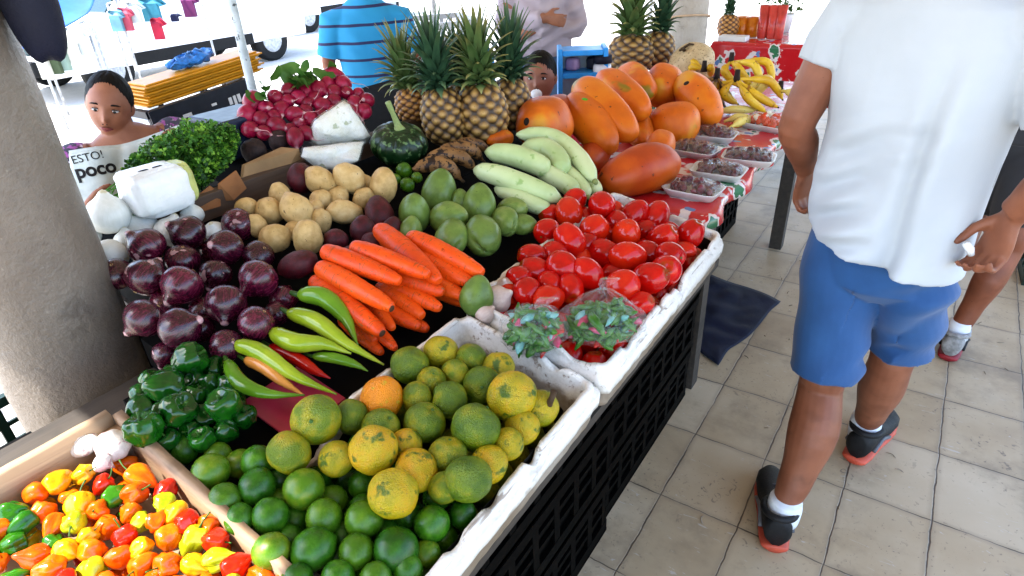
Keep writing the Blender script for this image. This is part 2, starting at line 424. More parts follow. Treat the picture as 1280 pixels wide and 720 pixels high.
def crate_mesh(L, W, Hh, cols=7, rows=3, t=.012, fill=False):
    """ventilated plastic crate, local, open top; L along y, W along x"""
    ms = [box(-W / 2, W / 2, -L / 2, L / 2, 0, t)]
    if fill: ms.append(box(-W / 2 + .0135, W / 2 - .0135, -L / 2 + .0135, L / 2 - .0135, t + .001, Hh - .012))  # dark block added behind the slots, stands in for the shade inside
    def side(x0, x1, y0, y1):
        alongx = (x1 - x0) > (y1 - y0); a0, a1 = (x0, x1) if alongx else (y0, y1)
        def bar(p0, p1, z0, z1, pr=0.0):
            if alongx: ms.append(box(p0, p1, y0 - pr, y1 + pr, z0, z1))
            else: ms.append(box(x0 - pr, x1 + pr, p0, p1, z0, z1))
        bar(a0, a1, Hh - .03, Hh, .006); bar(a0 + .001, a1 - .001, .001, .045)
        for r in range(1, rows): z = .045 + (Hh - .075) * r / rows; bar(a0 + .001, a1 - .001, z - .007, z + .007, -.002)
        for c in range(cols + 1):
            p = a0 + (a1 - a0) * c / cols; q = .012 if c not in (0, cols) else .02
            bar(max(a0 + .002, p - q), min(a1 - .002, p + q), .0445, Hh - .0295, -.001)
    side(-W / 2, W / 2, -L / 2, -L / 2 + t); side(-W / 2, W / 2, L / 2 - t, L / 2)
    side(-W / 2, -W / 2 + t, -L / 2 + t + .0005, L / 2 - t - .0005); side(W / 2 - t, W / 2, -L / 2 + t + .0005, L / 2 - t - .0005)
    return join(*ms)
me_cr = mesh('black_crate', crate_mesh(.67, .40, .212, fill=True), [MBLACKP], False)
pos = ['standing on the floor', 'in the middle of its stack', 'on top of its stack']
for i, y in enumerate((.12, .81, 1.50)):
    for k in range(3):
        o = obj('plastic_crate', me_cr, None, loc=(-.705 + .004 * k - (.02 if i == 2 else 0), y + .006 * (k - 1), .001 + .2135 * k)) if k < 3 else None
        tag(o, 'black plastic crate %s under the %s' % (pos[k], ('habanero box', 'orange and lime tray', 'tomato crate')[i]), 'crate', 'black crates stacked under the stall')

# ------------------------------------------------------------------ red oilcloth table beyond, and a second one behind the bananas
def oilcloth_mat():
    s = N('flowered_oilcloth'); v, _ = s.coords('Object', False)
    def vor(sc, off=0):
        x = s.n('ShaderNodeTexVoronoi', feature='F1'); mp = s.n('ShaderNodeMapping'); s.l(v, mp.inputs[0]); mp.inputs['Location'].default_value = (off, off * 1.7, off * .6)
        s.l(mp.outputs[0], x.inputs['Vector']); x.inputs['Scale'].default_value = sc; return x.outputs['Distance']
    nn = s.noise(v, 30, 2)
    c = s.mix(s.math('MULTIPLY', s.noise(v, 5, 2), .5), (.55, .010, .014), (.42, .012, .02))
    wob = s.math('MULTIPLY', s.math('SUBTRACT', nn, .5), .5)
    w = s.step(s.math('ADD', s.noise(v, 11, 2, .4, 1.0), s.math('MULTIPLY', wob, .2)), .60, .63)
    c = s.mix(w, c, (.72, .62, .62))
    d1 = s.math('ADD', vor(7.5), wob)
    c = s.mix(s.math('SUBTRACT', 1.0, s.step(d1, .27, .30)), c, (.75, .66, .64))
    d2 = s.math('ADD', vor(7.5), wob)
    c = s.mix(s.math('SUBTRACT', 1.0, s.step(d2, .18, .2)), c, (.03, .16, .07))
    d3 = s.math('ADD', vor(10, 3.3), wob)
    c = s.mix(s.math('SUBTRACT', 1.0, s.step(d3, .13, .16)), c, (.10, .19, .42))
    s.principled(c, .22, s.noise(v, 25, 3), .15, .01); return s.m
MOIL = oilcloth_mat()
def oil_table(x0, x1, y0, y1, z, label, clabel, drop, legx=None):
    t = empty('market_table', ((x0 + x1) / 2, (y0 + y1) / 2, 0)); tag(t, label, 'table')
    wobj('table_top', box(x0 + .01, x1 - .01, y0 + .01, y1 - .01, z - .03, z), MDARKWOOD, t, smooth=False)
    for x in (x0 + .09, x1 - .085):
        for y in (y0 + .3, y1 - .18): wobj('leg', box(x - .03, x + .03, y - .03, y + .03, 0, z - .031), MDARKWOOD, t, smooth=False)
    # cloth: grid over the top that hangs over the edges in soft folds
    nx, ny = 46, 84; vs = []; fs = []; W, L = x1 - x0 + 2 * drop, y1 - y0 + 2 * drop
    for j in range(ny + 1):
        for i in range(nx + 1):
            a = -drop + W * i / nx; b = -drop + L * j / ny
            ox = min(max(a, 0), x1 - x0); oy = min(max(b, 0), y1 - y0); hx, hy = abs(a - ox), abs(b - oy); hang = math.hypot(hx, hy) if (hx and hy) else max(hx, hy)
            fold = .018 * hang / drop * (math.sin(b * 23 + 2 * nz((b, 1, 0), 3)) if hx else 0) ; fold2 = .018 * hang / drop * (math.sin(a * 23) if hy else 0)
            out = min(hang, .012)
            x = x0 + ox + (out + fold) * (1 if a > ox else -1 if a < ox else 0); y = y0 + oy + (out + fold2) * (1 if b > oy else -1 if b < oy else 0)
            vs.append(V((x, y, z + .004 - max(0, hang - .008) * .97 + (.003 * nz((x, y, 0), 9) if not hang else 0))))
    for j in range(ny):
        for i in range(nx): a = j * (nx + 1) + i; fs.append((a, a + 1, a + nx + 2, a + nx + 1))
    c = wobj('oilcloth', (vs, fs), MOIL, base=((x0 + x1) / 2, (y0 + y1) / 2, z)); tag(c, clabel, 'tablecloth')
    sd = c.modifiers.new('thick', 'SOLIDIFY'); sd.thickness = .0015; sd.offset = 1
TZ = .80
oil_table(-1.30, -.462, 1.60, 3.42, TZ, 'dark wooden table under the oilcloth with the papayas and dried fruit trays', 'red flowered oilcloth under the papayas, fruit trays and bananas', .045)
T2Y = 4.15; T2Z = aty(920, 54, T2Y).z
oil_table(-1.28, -.15, T2Y, T2Y + .8, T2Z, 'far table under red oilcloth carrying a pineapple and red tumblers', 'red oilcloth with white and green flowers hanging behind the bananas', .36)
for k, y in enumerate((2.05, 2.62, 3.0 + .19)):
    o = obj('plastic_crate', mesh('black_crate', crate_mesh(.52, .36, .25, fill=True), [MBLACKP], False) if k == 0 else o.data, None, loc=(-1.0, y, .001)); tag(o, 'black plastic crate on the floor under the oilcloth table, %s' % ('nearest the stall', 'middle of three', 'nearest the far column')[k], 'crate', 'black crates under the oilcloth table')
    o2 = obj('plastic_crate', o.data, None, loc=(-1.0, y + .01, .2525)); tag(o2, 'black plastic crate stacked on another under the oilcloth table, %s' % ('nearest the stall', 'middle of three', 'nearest the far column')[k], 'crate', 'black crates under the oilcloth table')

# dark blue tarp on the floor
cs = [at(890, 345, 0), at(975, 377, 0), at(940, 412, 0), at(897, 456, 0), at(870, 430, 0)]
n = 26; vs = []; fs = []; q = [at(868, 338, 0), at(976, 377, 0), at(897, 458, 0), at(845, 420, 0)]
for j in range(n + 1):
    for i in range(n + 1):
        s_, t_ = i / n, j / n; p = (q[0] * (1 - s_) + q[1] * s_) * (1 - t_) + (q[3] * (1 - s_) + q[2] * s_) * t_
        e = min(s_, 1 - s_, t_, 1 - t_)
        p = p + V((nz(p, 7, 1), nz(p, 7, 2), 0)) * .02; p.z = .006 + .018 * abs(nz(p, 9, 3)) * min(1, e * 8 + .15); vs.append(p)
for j in range(n):
    for i in range(n): a = j * (n + 1) + i; fs.append((a, a + 1, a + n + 2, a + n + 1))
tp = wobj('blue_tarp', (vs, fs), MNAVY, base=(-.5, 2.4, 0)); tag(tp, 'dark blue tarp lying on the floor tiles beside the stall', 'tarp')
sd = tp.modifiers.new('thick', 'SOLIDIFY'); sd.thickness = .003; sd.offset = 0

# small litter on the tiles
r = random.Random(5); ms = []
for k in range(46):
    if k < 20: x, y = r.uniform(-.48, -.2), r.uniform(1.2, 3.2)
    else: x, y = r.uniform(-.3, .75), r.uniform(1.15, 3.4)
    L = r.uniform(.004, .016); M_ = Matrix.Translation((x, y, .0025)) @ Euler((r.uniform(-.2, .2), r.uniform(-.2, .2), r.uniform(0, 6))).to_matrix().to_4x4()
    ms.append(xf(join(tube(curve_pts([(-L, 0, 0), (0, L * r.uniform(-.5, .5), .002), (L, 0, 0)], 5), [.0004] + [r.uniform(.0008, .002)] * 4 + [.0004], 5)), M_))
o = wobj('floor_litter', join(*ms), skin_mat('litter', [(0, (.05, .035, .02)), (.5, (.20, .14, .07)), (1, (.5, .45, .38))], 1.5, .8, .1), base=(0, 2, .0)); tag(o, 'scattered scraps of straw and peel on the floor tiles', 'litter', None, 'stuff')
# ================================================================== boxes on the stall
def tilt(x, y, dz): return V((x, y, zp(x) + dz))
def rrect(x0, x1, y0, y1, ins, n=44, r=.02):
    """rounded rectangle path, x0 is the aisle side (x0 > x1)"""
    xa, xb, ya, yb = x1 + ins, x0 - ins, y0 + ins, y1 - ins; r = max(.004, r - ins * .4); pts = []
    for (cx, cy, a0) in ((xb - r, yb - r, 0), (xa + r, yb - r, 90), (xa + r, ya + r, 180), (xb - r, ya + r, 270)):
        for k in range(5):
            a = math.radians(a0 + 22.5 * k); pts.append(V((cx + r * math.cos(a), cy + r * math.sin(a), 0)))
    out = []
    for a, b in zip(pts, pts[1:] + pts[:1]):
        m = max(1, int((b - a).length / .008)) if (b - a).length > .02 else 1
        for k in range(m): out.append(a.lerp(b, k / m))
    return out
def foam_tray(x0, x1, y0, y1, prof, seed, chip=.012, lid=True, sag=None):
    rings = [rrect(x0, x1, y0, y1, ins) for ins, _ in prof]; n = len(rings[0])
    vs, fs = [], []
    for k, (ins, dz) in enumerate(prof):
        R = rings[k]
        for i in range(n):
            p = R[i * len(R) // n] if len(R) != n else R[i]
            q = rings[0][i]; edge = max(0, 1 + dz / .03) if dz > -.03 else 0
            c = max(0, nz((q.x, q.y, 0), 22, seed) - .12) * chip * 3.2 * edge + .0015 * nz((q.x, q.y, dz), 70, seed)
            j = .0016 * nz((q.x, q.y, dz * 3), 55, seed + 1)
            dn = 0
            if sag and q.x < -.41 and q.y < sag and dz > -.08: dn = .058 * min(1, (sag - q.y) / .08) * min(1, (-.41 - q.x) / .03)
            vs.append(tilt(p.x + j, p.y + j, max(dz - c - dn, -.0875)))
    m = len(prof)
    for k in range(m - 1):
        for i in range(n): a = (i + 1) % n; fs.append((k * n + i, k * n + a, (k + 1) * n + a, (k + 1) * n + i))
    fs.append(tuple(range((m - 1) * n, m * n)))
    if lid: fs.append(tuple(range(n - 1, -1, -1)))
    return vs, fs
# make every ring the same length as ring 0
_rr = rrect
def rrect(x0, x1, y0, y1, ins, n=0, r=.02):
    base = _rr(x0, x1, y0, y1, 0); cx, cy = (x0 + x1) / 2, (y0 + y1) / 2; hx, hy = (x0 - x1) / 2, (y1 - y0) / 2
    return [V((cx + (p.x - cx) * (hx - ins) / hx, cy + (p.y - cy) * (hy - ins) / hy, 0)) for p in base]
def foam_mat():
    s = N('worn_shaded_foam'); v, _ = s.coords('Object', False)
    c = s.ramp(s.noise(v, 7, 5, .7), [(.28, (.55, .50, .42)), (.5, (.76, .74, .70))])
    mp = s.n('ShaderNodeMapping'); s.l(v, mp.inputs[0]); mp.inputs['Scale'].default_value = (70, 6, 70)
    c = s.mix(s.math('MULTIPLY', s.step(s.noise(mp.outputs[0], 1, 4, .65), .56, .66), .75), c, (.19, .12, .07))
    c = s.mix(s.math('MULTIPLY', s.step(s.noise(v, 13, 4, .7), .60, .68), .5), c, (.26, .20, .14))
    x = s.n('ShaderNodeTexVoronoi', feature='F1'); s.l(v, x.inputs['Vector']); x.inputs['Scale'].default_value = 170
    c = s.mix(s.math('MULTIPLY', s.step(x.outputs['Distance'], .5, .75), .12), c, (.30, .25, .19))
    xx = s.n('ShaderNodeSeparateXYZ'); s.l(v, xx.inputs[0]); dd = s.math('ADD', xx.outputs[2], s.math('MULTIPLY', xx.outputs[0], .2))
    c = s.mix(s.math('MULTIPLY', s.math('SUBTRACT', 1.0, s.step(s.math('MULTIPLY_ADD', s.noise(v, 25, 4), .05, dd), .085, .105)), s.math('MULTIPLY_ADD', s.noise(v, 10, 4), .9, .40)), c, (.19, .14, .09))  # lower outer walls browned: dirt and the walls' shade put into the colour
    s.principled(c, .75, s.math('SUBTRACT', s.noise(v, 50, 4), s.math('MULTIPLY', x.outputs['Distance'], .35)), .4, .003); return s.m
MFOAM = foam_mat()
profA = [(.016, -.115), (.012, -.075), (.010, -.042), (.001, -.040), (0, -.017), (.003, -.015), (.009, -.014), (.009, -.004), (.010, 0), (.018, 0), (.020, -.006), (.025, -.090)]
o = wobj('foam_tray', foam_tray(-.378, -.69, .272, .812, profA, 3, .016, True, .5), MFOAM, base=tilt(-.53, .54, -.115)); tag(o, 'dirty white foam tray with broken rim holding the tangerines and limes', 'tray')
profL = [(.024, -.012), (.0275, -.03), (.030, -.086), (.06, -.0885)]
MGAPSHADE = plain('gap_shade_dark', (.012, .010, .008), .6, .3, Specular_IOR_Level=.2)  # dark sheet added inside the trays, stands in for shade in the gaps
wobj('gap_shade', foam_tray(-.378, -.69, .272, .745, profL, 4, 0, False, .5), MGAPSHADE, o)
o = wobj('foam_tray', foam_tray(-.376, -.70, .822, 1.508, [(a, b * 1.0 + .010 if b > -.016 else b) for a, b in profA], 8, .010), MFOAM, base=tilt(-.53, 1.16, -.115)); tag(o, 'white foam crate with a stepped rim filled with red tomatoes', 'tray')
wobj('gap_shade', foam_tray(-.376, -.70, .822, 1.508, profL, 4, 0, False), MGAPSHADE, o)
# wooden box of habaneros
wb = empty('wooden_box', tilt(-.65, .05, -.112)); tag(wb, 'shallow brown wooden box full of small coloured habanero chillies', 'box')
def plank(a, b, z0, z1, th, seed):
    a, b = V((*a, 0)), V((*b, 0)); d = (b - a); nrm = V((-d.y, d.x, 0)).normalized() * th; n = 24; vs = []; fs = []
    for k in range(n + 1):
        p = a.lerp(b, k / n)
        for off in (-.5, .5):
            for z in (z0, z1):
                q = p + nrm * off; e = .0022 * nz(q, 26, seed) if z == z1 else 0; vs.append(tilt(q.x + e * .3, q.y + e * .3, z + e))
    for k in range(n):
        a_, b_ = k * 4, k * 4 + 4; fs += [(a_, b_, b_ + 1, a_ + 1), (a_ + 1, b_ + 1, b_ + 3, a_ + 3), (a_ + 3, b_ + 3, b_ + 2, a_ + 2), (a_ + 2, b_ + 2, b_, a_)]
    fs += [(0, 1, 3, 2), (n * 4, n * 4 + 2, n * 4 + 3, n * 4 + 1)]; return vs, fs
wobj('side_board', plank((-.905, .262), (-.40, .246), -.108, .002, .014, 1), MWOODX, wb)
wobj('side_board', plank((-.905, -.25), (-.40, -.262), -.108, .002, .014, 2), MWOODX, wb)
wobj('end_board', plank((-.912, .254), (-.912, -.258), -.108, .004, .014, 3), MWOODY, wb)
wobj('end_board', plank((-.393, .238), (-.393, -.27), -.108, .002, .014, 4), MWOODY, wb)
wobj('bottom', slab(-.40, -.905, -.25, .24, -.10, .01), MWOODX, wb, smooth=False)
wobj('corner_post', box(-.904, -.882, .236, .254, zp(-.89) - .1, zp(-.89) - .012), MWOODX, wb, smooth=False)

# ================================================================== produce meshes (unit size) and materials
def fnoise(u, v, s, seed): return nz((math.sin(v) * math.cos(u), math.sin(v) * math.sin(u), math.cos(v)), s, seed)
def m_round(seed, zs=1.0, lump=.03, dimple=.10, nip=0.0):
    def f(u, v):
        r = 1 + lump * fnoise(u, v, 1.6, seed) - dimple * math.exp(-(v / .28) ** 2) - dimple * .4 * math.exp(-((PI - v) / .2) ** 2) + nip * (math.exp(-((PI - v) / .22) ** 2) + .5 * math.exp(-(v / .2) ** 2))
        return (r * math.sin(v) * math.cos(u), r * math.sin(v) * math.sin(u), zs * r * math.cos(v))
    return blob(f, 28, 20)
def m_tomato(seed, zs):
    def f(u, v):
        r = 1 + .03 * fnoise(u, v, 1.3, seed) + .025 * math.cos(3 * u + seed) * math.sin(v) - .16 * math.exp(-(v / .33) ** 2)
        q = 1 - .10 * math.cos(v)
        return (r * q * math.sin(v) * math.cos(u), r * q * math.sin(v) * math.sin(u), zs * r * math.cos(v))
    return blob(f, 28, 20)
def m_onion(seed):
    def f(u, v):
        z = math.cos(v); r = math.sin(v) ** .92 * (1 + .02 * math.cos(5 * u + seed) + .03 * fnoise(u, v, 1.5, seed))
        neck = .38 * math.exp(-(v / .27) ** 2)
        return (r * math.cos(u), r * math.sin(u), .88 * z + neck - .02)
    return blob(f, 30, 24)
def m_potato(seed, zs=1.3, lump=.12, eyes=.05):
    def f(u, v):
        r = 1 + lump * fnoise(u, v, 1.2, seed) + .04 * fnoise(u, v, 3, seed + 9) - eyes * max(0, fnoise(u, v, 4.5, seed + 4) - .35) * 2
        return (r * math.sin(v) * math.cos(u), .9 * r * math.sin(v) * math.sin(u), zs * r * math.cos(v))
    return blob(f, 28, 22)
def m_chayote(seed):
    def f(u, v):
        z = math.cos(v); q = 1 - .20 * z * (1 if z > 0 else .4); r = (1 + .05 * fnoise(u, v, 2, seed) + .03 * math.cos(5 * u)) * q
        cre = .30 * math.exp(-((PI - v) / .75) ** 2) * math.exp(-(math.sin(u) / .22) ** 2)
        return (r * math.sin(v) * math.cos(u), .92 * r * math.sin(v) * math.sin(u), 1.28 * z + cre)
    return blob(f, 30, 24)
def m_bell(seed):
    lob = 4 if seed % 2 else 3
    def f(u, v):
        z = math.cos(v); lo = abs(math.cos(lob * u / 2 + seed)) ** .7; r = (.82 + .22 * lo + .13 * fnoise(u, v, 2.2, seed)) * (1 + .14 * z)
        return (r * math.sin(v) ** .75 * math.cos(u), r * math.sin(v) ** .75 * math.sin(u), 1.02 * z - .38 * math.exp(-(v / .35) ** 2) - .22 * math.exp(-((PI - v) / .3) ** 2))
    return blob(f, 36, 20)
def m_habanero(seed):
    lob = 3 + seed % 2
    def f(u, v):
        z = math.cos(v); s = math.sin(v); lo = abs(math.cos(lob * u / 2 + seed)) ** .8
        prof = s ** .8 * (1.0 if z > 0 else 1 - .42 * (-z) ** 1.2) * (.74 + .32 * lo + .22 * fnoise(u, v, 1.9, seed) + .07 * fnoise(u, v, 5, seed))
        return (prof * math.cos(u) + .12 * (z < 0) * z * z, prof * math.sin(u), 1.15 * z - .30 * math.exp(-(v / .4) ** 2) - .28 * (seed % 3 == 0) * math.exp(-((PI - v) / .4) ** 2))
    return blob(f, 22, 14)
def m_radish(seed):
    def f(u, v):
        z = math.cos(v); r = math.sin(v) * (1 + .05 * fnoise(u, v, 2, seed)); tail = -.5 * math.exp(-((PI - v) / .25) ** 2)
        return (r * math.cos(u), r * math.sin(u), 1.1 * z + tail)
    return blob(f, 20, 16)
VAR = {}
def var(kind, fn, m, n=4):
    k = (kind, m.name)
    if k not in VAR: VAR[k] = [mesh(kind, fn(i + 1), m) for i in range(n)]
    return rnd.choice(VAR[k])
def fruit(kind, me, P, R, up=None, spin=None, sc=(1, 1, 1)):
    u = V(up) if up is not None else V((rnd.gauss(0, .5), rnd.gauss(0, .5), rnd.gauss(.6, .5)))
    return obj(kind, me, None, loc=P, rot=look_rot(u, rnd.uniform(0, 6.28) if spin is None else spin), scale=(R * sc[0], R * sc[1], R * sc[2]))
NB = V((math.sin(ALPHA), 0, math.cos(ALPHA)))
def heap(lst, dzf, k=.93, rmul=1.0, it=24, rlim=(0.0, 1.0)):
    it_ = []
    for q in lst:
        P = onp(q[0], q[1], dzf(q) if callable(dzf) else dzf); it_.append([P, min(max(pxr(q[2], P) * rmul, rlim[0]), rlim[1])])
    relax(it_, it, k); return it_
def stem_mesh(r, L, bend, seed=0): return tube(curve_pts([(0, 0, 0), (bend * .3, 0, L * .5), (bend, 0, L)], 6), lerps([r * 1.3, r * .8, r], 6), 8)
MSTEM = plain('green_stem', (.06, .14, .02), .5, .4, 60)
MSTEMD = plain('dry_brown_stem', (.09, .055, .025), .75, .4, 60)

tg = dict(scale=1.3, rough=.33, rand=.45, bscale=15, bstr=.6, bdist=.006, rvar=.1)
MT_G = skin_mat('greenish_tangerine_skin', [(0, (.07, .14, .008)), (.45, (.17, .23, .010)), (.8, (.36, .32, .012)), (1, (.48, .30, .012))], spots=[((.06, .05, .02), 9, .70, .05)], **tg)
MT_Y = skin_mat('yellow_tangerine_skin', [(0, (.24, .27, .010)), (.5, (.46, .36, .012)), (1, (.60, .33, .010))], spots=[((.30, .20, .06), 8, .66, .05), ((.10, .16, .01), 1.6, .55, .12)], **tg)
MT_O = skin_mat('orange_tangerine_skin', [(0, (.60, .24, .008)), (1, (.72, .30, .010))], spots=[((.55, .36, .02), 3, .58, .1)], **tg)
lm = dict(scale=1.5, rough=.28, rand=.5, bscale=20, bstr=.3, bdist=.0012)
ML_D = skin_mat('dark_lime_skin', [(0, (.020, .095, .010)), (.6, (.055, .17, .014)), (1, (.11, .25, .02))], **lm)
ML_L = skin_mat('pale_lime_skin', [(0, (.05, .14, .012)), (.6, (.11, .22, .018)), (1, (.22, .28, .03))], **lm)
MTOM = skin_mat('tomato_skin', [(0, (.40, .008, .006)), (.6, (.55, .014, .008)), (1, (.62, .035, .010))], 1.2, .13, .5, bscale=3, bstr=.03, zmix=[(1.12, 1.3, (.25, .10, .01))])
MTOM2 = skin_mat('orange_red_tomato_skin', [(0, (.55, .02, .008)), (1, (.65, .06, .012))], 1.2, .13, .5, bscale=3, bstr=.03)
def onion_mat(name, stops, pale, rootc, th, rough):
    s = N(name); v, raw = s.coords(); mp = s.n('ShaderNodeMapping'); s.l(raw, mp.inputs[0]); mp.inputs['Scale'].default_value = (9, 9, .8)
    streak = s.noise(mp.outputs[0], 1, 3, .6, .3)
    f = s.math('ADD', s.math('MULTIPLY', s.step(streak, .3, .7), .6), s.math('MULTIPLY', s.oi, .4)); c = s.ramp(f, stops)
    c = s.mix(s.math('MULTIPLY', s.step(s.noise(v, 1.3, 2, .4, .5), th, th + .02), .75), c, pale)
    sx = s.n('ShaderNodeSeparateXYZ'); s.l(raw, sx.inputs[0]); z = s.math('MULTIPLY_ADD', s.noise(v, 4, 2), .14, sx.outputs[2])
    c = s.mix(s.math('SUBTRACT', 1.0, s.step(z, -.90, -.86)), c, rootc); c = s.mix(s.step(z, 1.12, 1.2), c, pale)
    s.principled(c, s.math('MULTIPLY_ADD', streak, .2, rough), streak, .18, .003, Coat_Weight=.12, Coat_Roughness=.15); return s.m
MON_R = onion_mat('red_onion_skin', [(0, (.008, .0006, .003)), (.55, (.040, .002, .011)), (1, (.125, .007, .028))], (.46, .26, .27), (.40, .30, .22), .69, .16)
MON_W = onion_mat('white_onion_skin', [(0, (.72, .73, .66)), (1, (.82, .82, .77))], (.62, .55, .35), (.40, .28, .15), .72, .3)
MPOT = skin_mat('potato_skin', [(0, (.48, .33, .14)), (.6, (.62, .45, .22)), (1, (.67, .52, .29))], 2.2, .5, .4, spots=[((.20, .11, .05), 5, .66, .06), ((.16, .09, .04), 14, .70, .04)], bscale=16, bstr=.2, bdist=.002)
MBEET = skin_mat('purple_root_skin', [(0, (.055, .004, .012)), (.6, (.12, .010, .022)), (1, (.20, .022, .035))], 2.5, .5, .4, spots=[((.05, .02, .018), 6, .62, .08)], bscale=14, bstr=.35, bdist=.003)
MBEETD = skin_mat('earthy_beet_skin', [(0, (.02, .010, .010)), (1, (.07, .035, .032))], 2.5, .7, .4, bscale=14, bstr=.4, bdist=.003)
MCHAY = skin_mat('chayote_skin', [(0, (.13, .19, .05)), (.6, (.20, .28, .075)), (1, (.30, .36, .12))], 1.6, .32, .5, spots=[((.09, .13, .03), 7, .66, .06)], bscale=9, bstr=.2, bdist=.003)
MBELL = skin_mat('green_pepper_skin', [(0, (.006, .05, .008)), (.6, (.014, .10, .012)), (1, (.03, .16, .015))], 1.5, .13, .5, bscale=4, bstr=.1, bdist=.003, coat=.15)
MSQ = skin_mat('pale_squash_skin', [(0, (.40, .50, .24)), (.5, (.56, .63, .36)), (1, (.66, .71, .46))], 6, .3, .4, spots=[((.36, .48, .20), 40, .6, .1)], bscale=30, bstr=.1)
MPAP = skin_mat('papaya_skin', [(0, (.48, .125, .008)), (.5, (.64, .185, .010)), (1, (.72, .27, .02))], 2.6, .45, .35, spots=[((.30, .22, .02), 2.2, .64, .08), ((.22, .06, .012), 16, .68, .03), ((.64, .33, .03), 1.6, .60, .14)], bscale=22, bstr=.12, bdist=.003)
MPAPR = skin_mat('reddish_papaya_skin', [(0, (.30, .05, .006)), (.5, (.45, .085, .008)), (1, (.55, .14, .012))], 2.6, .42, .35, spots=[((.15, .04, .01), 10, .68, .04)], bscale=22, bstr=.12, bdist=.003)
MCAR = skin_mat('carrot_skin', [(0, (.62, .085, .006)), (.5, (.74, .12, .008)), (1, (.78, .155, .014))], 1.0, .42, .5, spots=[((.45, .08, .01), 3, .62, .08)], bscale=6, bstr=.22, bdist=.003, bands=[((.36, .055, .006), (.9, .9, 5.5), .60, .05), ((.30, .10, .03), (2.2, 2.2, 1.2), .66, .06)])
MCHI = skin_mat('pale_green_chilli_skin', [(0, (.17, .27, .015)), (.5, (.30, .38, .03)), (1, (.42, .46, .07))], 14, .18, .5, bscale=60, bstr=.1, coat=.12)
MCHG = skin_mat('green_chilli_skin', [(0, (.09, .20, .015)), (.5, (.15, .28, .025)), (1, (.22, .34, .04))], 14, .18, .5, bscale=60, bstr=.1, coat=.12)
MCHR = skin_mat('red_chilli_skin', [(0, (.35, .008, .006)), (1, (.5, .02, .01))], 14, .2, .5, coat=.12)
MCHO = skin_mat('peach_chilli_skin', [(0, (.55, .24, .05)), (1, (.62, .33, .10))], 14, .22, .5, coat=.12)
MRAD = skin_mat('radish_skin', [(0, (.18, .005, .030)), (.6, (.32, .010, .060)), (1, (.45, .035, .11))], 1.5, .35, .5, bscale=8, bstr=.15, zmix=[(-1.0, -1.35, (.62, .42, .42))])
MGAR = onion_mat('garlic_skin', [(0, (.62, .55, .50)), (1, (.78, .74, .70))], (.42, .22, .25), (.45, .33, .2), .60, .5)
HAB = {n: skin_mat(n + '_habanero_skin', st_, 1.4, .17, .5, bscale=4, bstr=.12, bdist=.003, coat=.1) for n, st_ in {
    'orange': [(0, (.58, .09, .005)), (.6, (.66, .16, .006)), (1, (.68, .24, .008))], 'yellow': [(0, (.60, .28, .008)), (1, (.68, .42, .015))],
    'red': [(0, (.45, .008, .006)), (1, (.62, .045, .010))], 'lime green': [(0, (.26, .36, .012)), (1, (.52, .52, .03))], 'dark green': [(0, (.02, .12, .01)), (1, (.07, .24, .02))]}.items()}

# ================================================================== tangerines and limes
TANG = [(402, 525, 30, 'G'), (437, 522, 22, 'G'), (480, 502, 28, 'O'), (517, 497, 20, 'G'), (559, 500, 24, 'G'), (600, 481, 24, 'G'), (638, 500, 31, 'Y'), (528, 532, 26, 'Gy'), (597, 538, 31, 'G'),
        (473, 533, 24, 'G'), (465, 560, 30, 'Y'), (423, 573, 22, 'Y'), (512, 558, 20, 'Y'), (520, 583, 27, 'Y'), (490, 618, 31, 'Y'), (562, 567, 24, 'G'), (600, 600, 30, 'G'), (623, 578, 24, 'Y'),
        (641, 550, 20, 'Y'), (557, 608, 20, 'G'), (363, 565, 27, 'G'), (513, 457, 24, 'G'), (558, 442, 22, 'Y'), (582, 447, 20, 'G'), (622, 459, 20, 'Y'), (572, 472, 18, 'G'), (545, 475, 18, 'G'), (680, 524, 26, 'Y'), (655, 535, 22, 'Y')]
LIME = [(375, 622, 25, 'L'), (352, 597, 17, 'D'), (327, 612, 22, 'D'), (395, 600, 16, 'D'), (452, 605, 17, 'D'), (417, 625, 17, 'L'), (407, 657, 22, 'L'), (457, 653, 23, 'L'), (392, 685, 26, 'D'), (443, 693, 22, 'L'),
        (495, 690, 28, 'D'), (540, 655, 22, 'D'), (343, 685, 22, 'L'), (532, 693, 16, 'L'), (330, 647, 22, 'D'), (578, 643, 17, 'D'), (453, 635, 15, 'D'), (318, 577, 20, 'D'), (263, 590, 22, 'L'), (303, 580, 17, 'L'),
        (282, 625, 20, 'L'), (312, 648, 18, 'D'), (273, 570, 16, 'L'), (232, 562, 17, 'D'), (425, 718, 20, 'D'), (470, 722, 20, 'L'), (520, 718, 18, 'D'), (375, 716, 18, 'D'), (505, 648, 17, 'D'), (430, 665, 16, 'D'), (367, 648, 17, 'D'), (345, 625, 16, 'L'), (548, 622, 16, 'D'), (480, 662, 15, 'D'), (360, 668, 15, 'D')]
both = [(*q[:3], q[3], 'T') for q in TANG] + [(*q[:3], q[3], 'L') for q in LIME]
def dz_citrus(q): return (.012 if q[4] == 'T' else -.012) + (.014 if q[2] > 28 else 0) - (.016 if q[2] < 18 else 0)
its = heap(both, dz_citrus, .88, 1.03, rlim=(.019, .047))
tl, ll = [], []
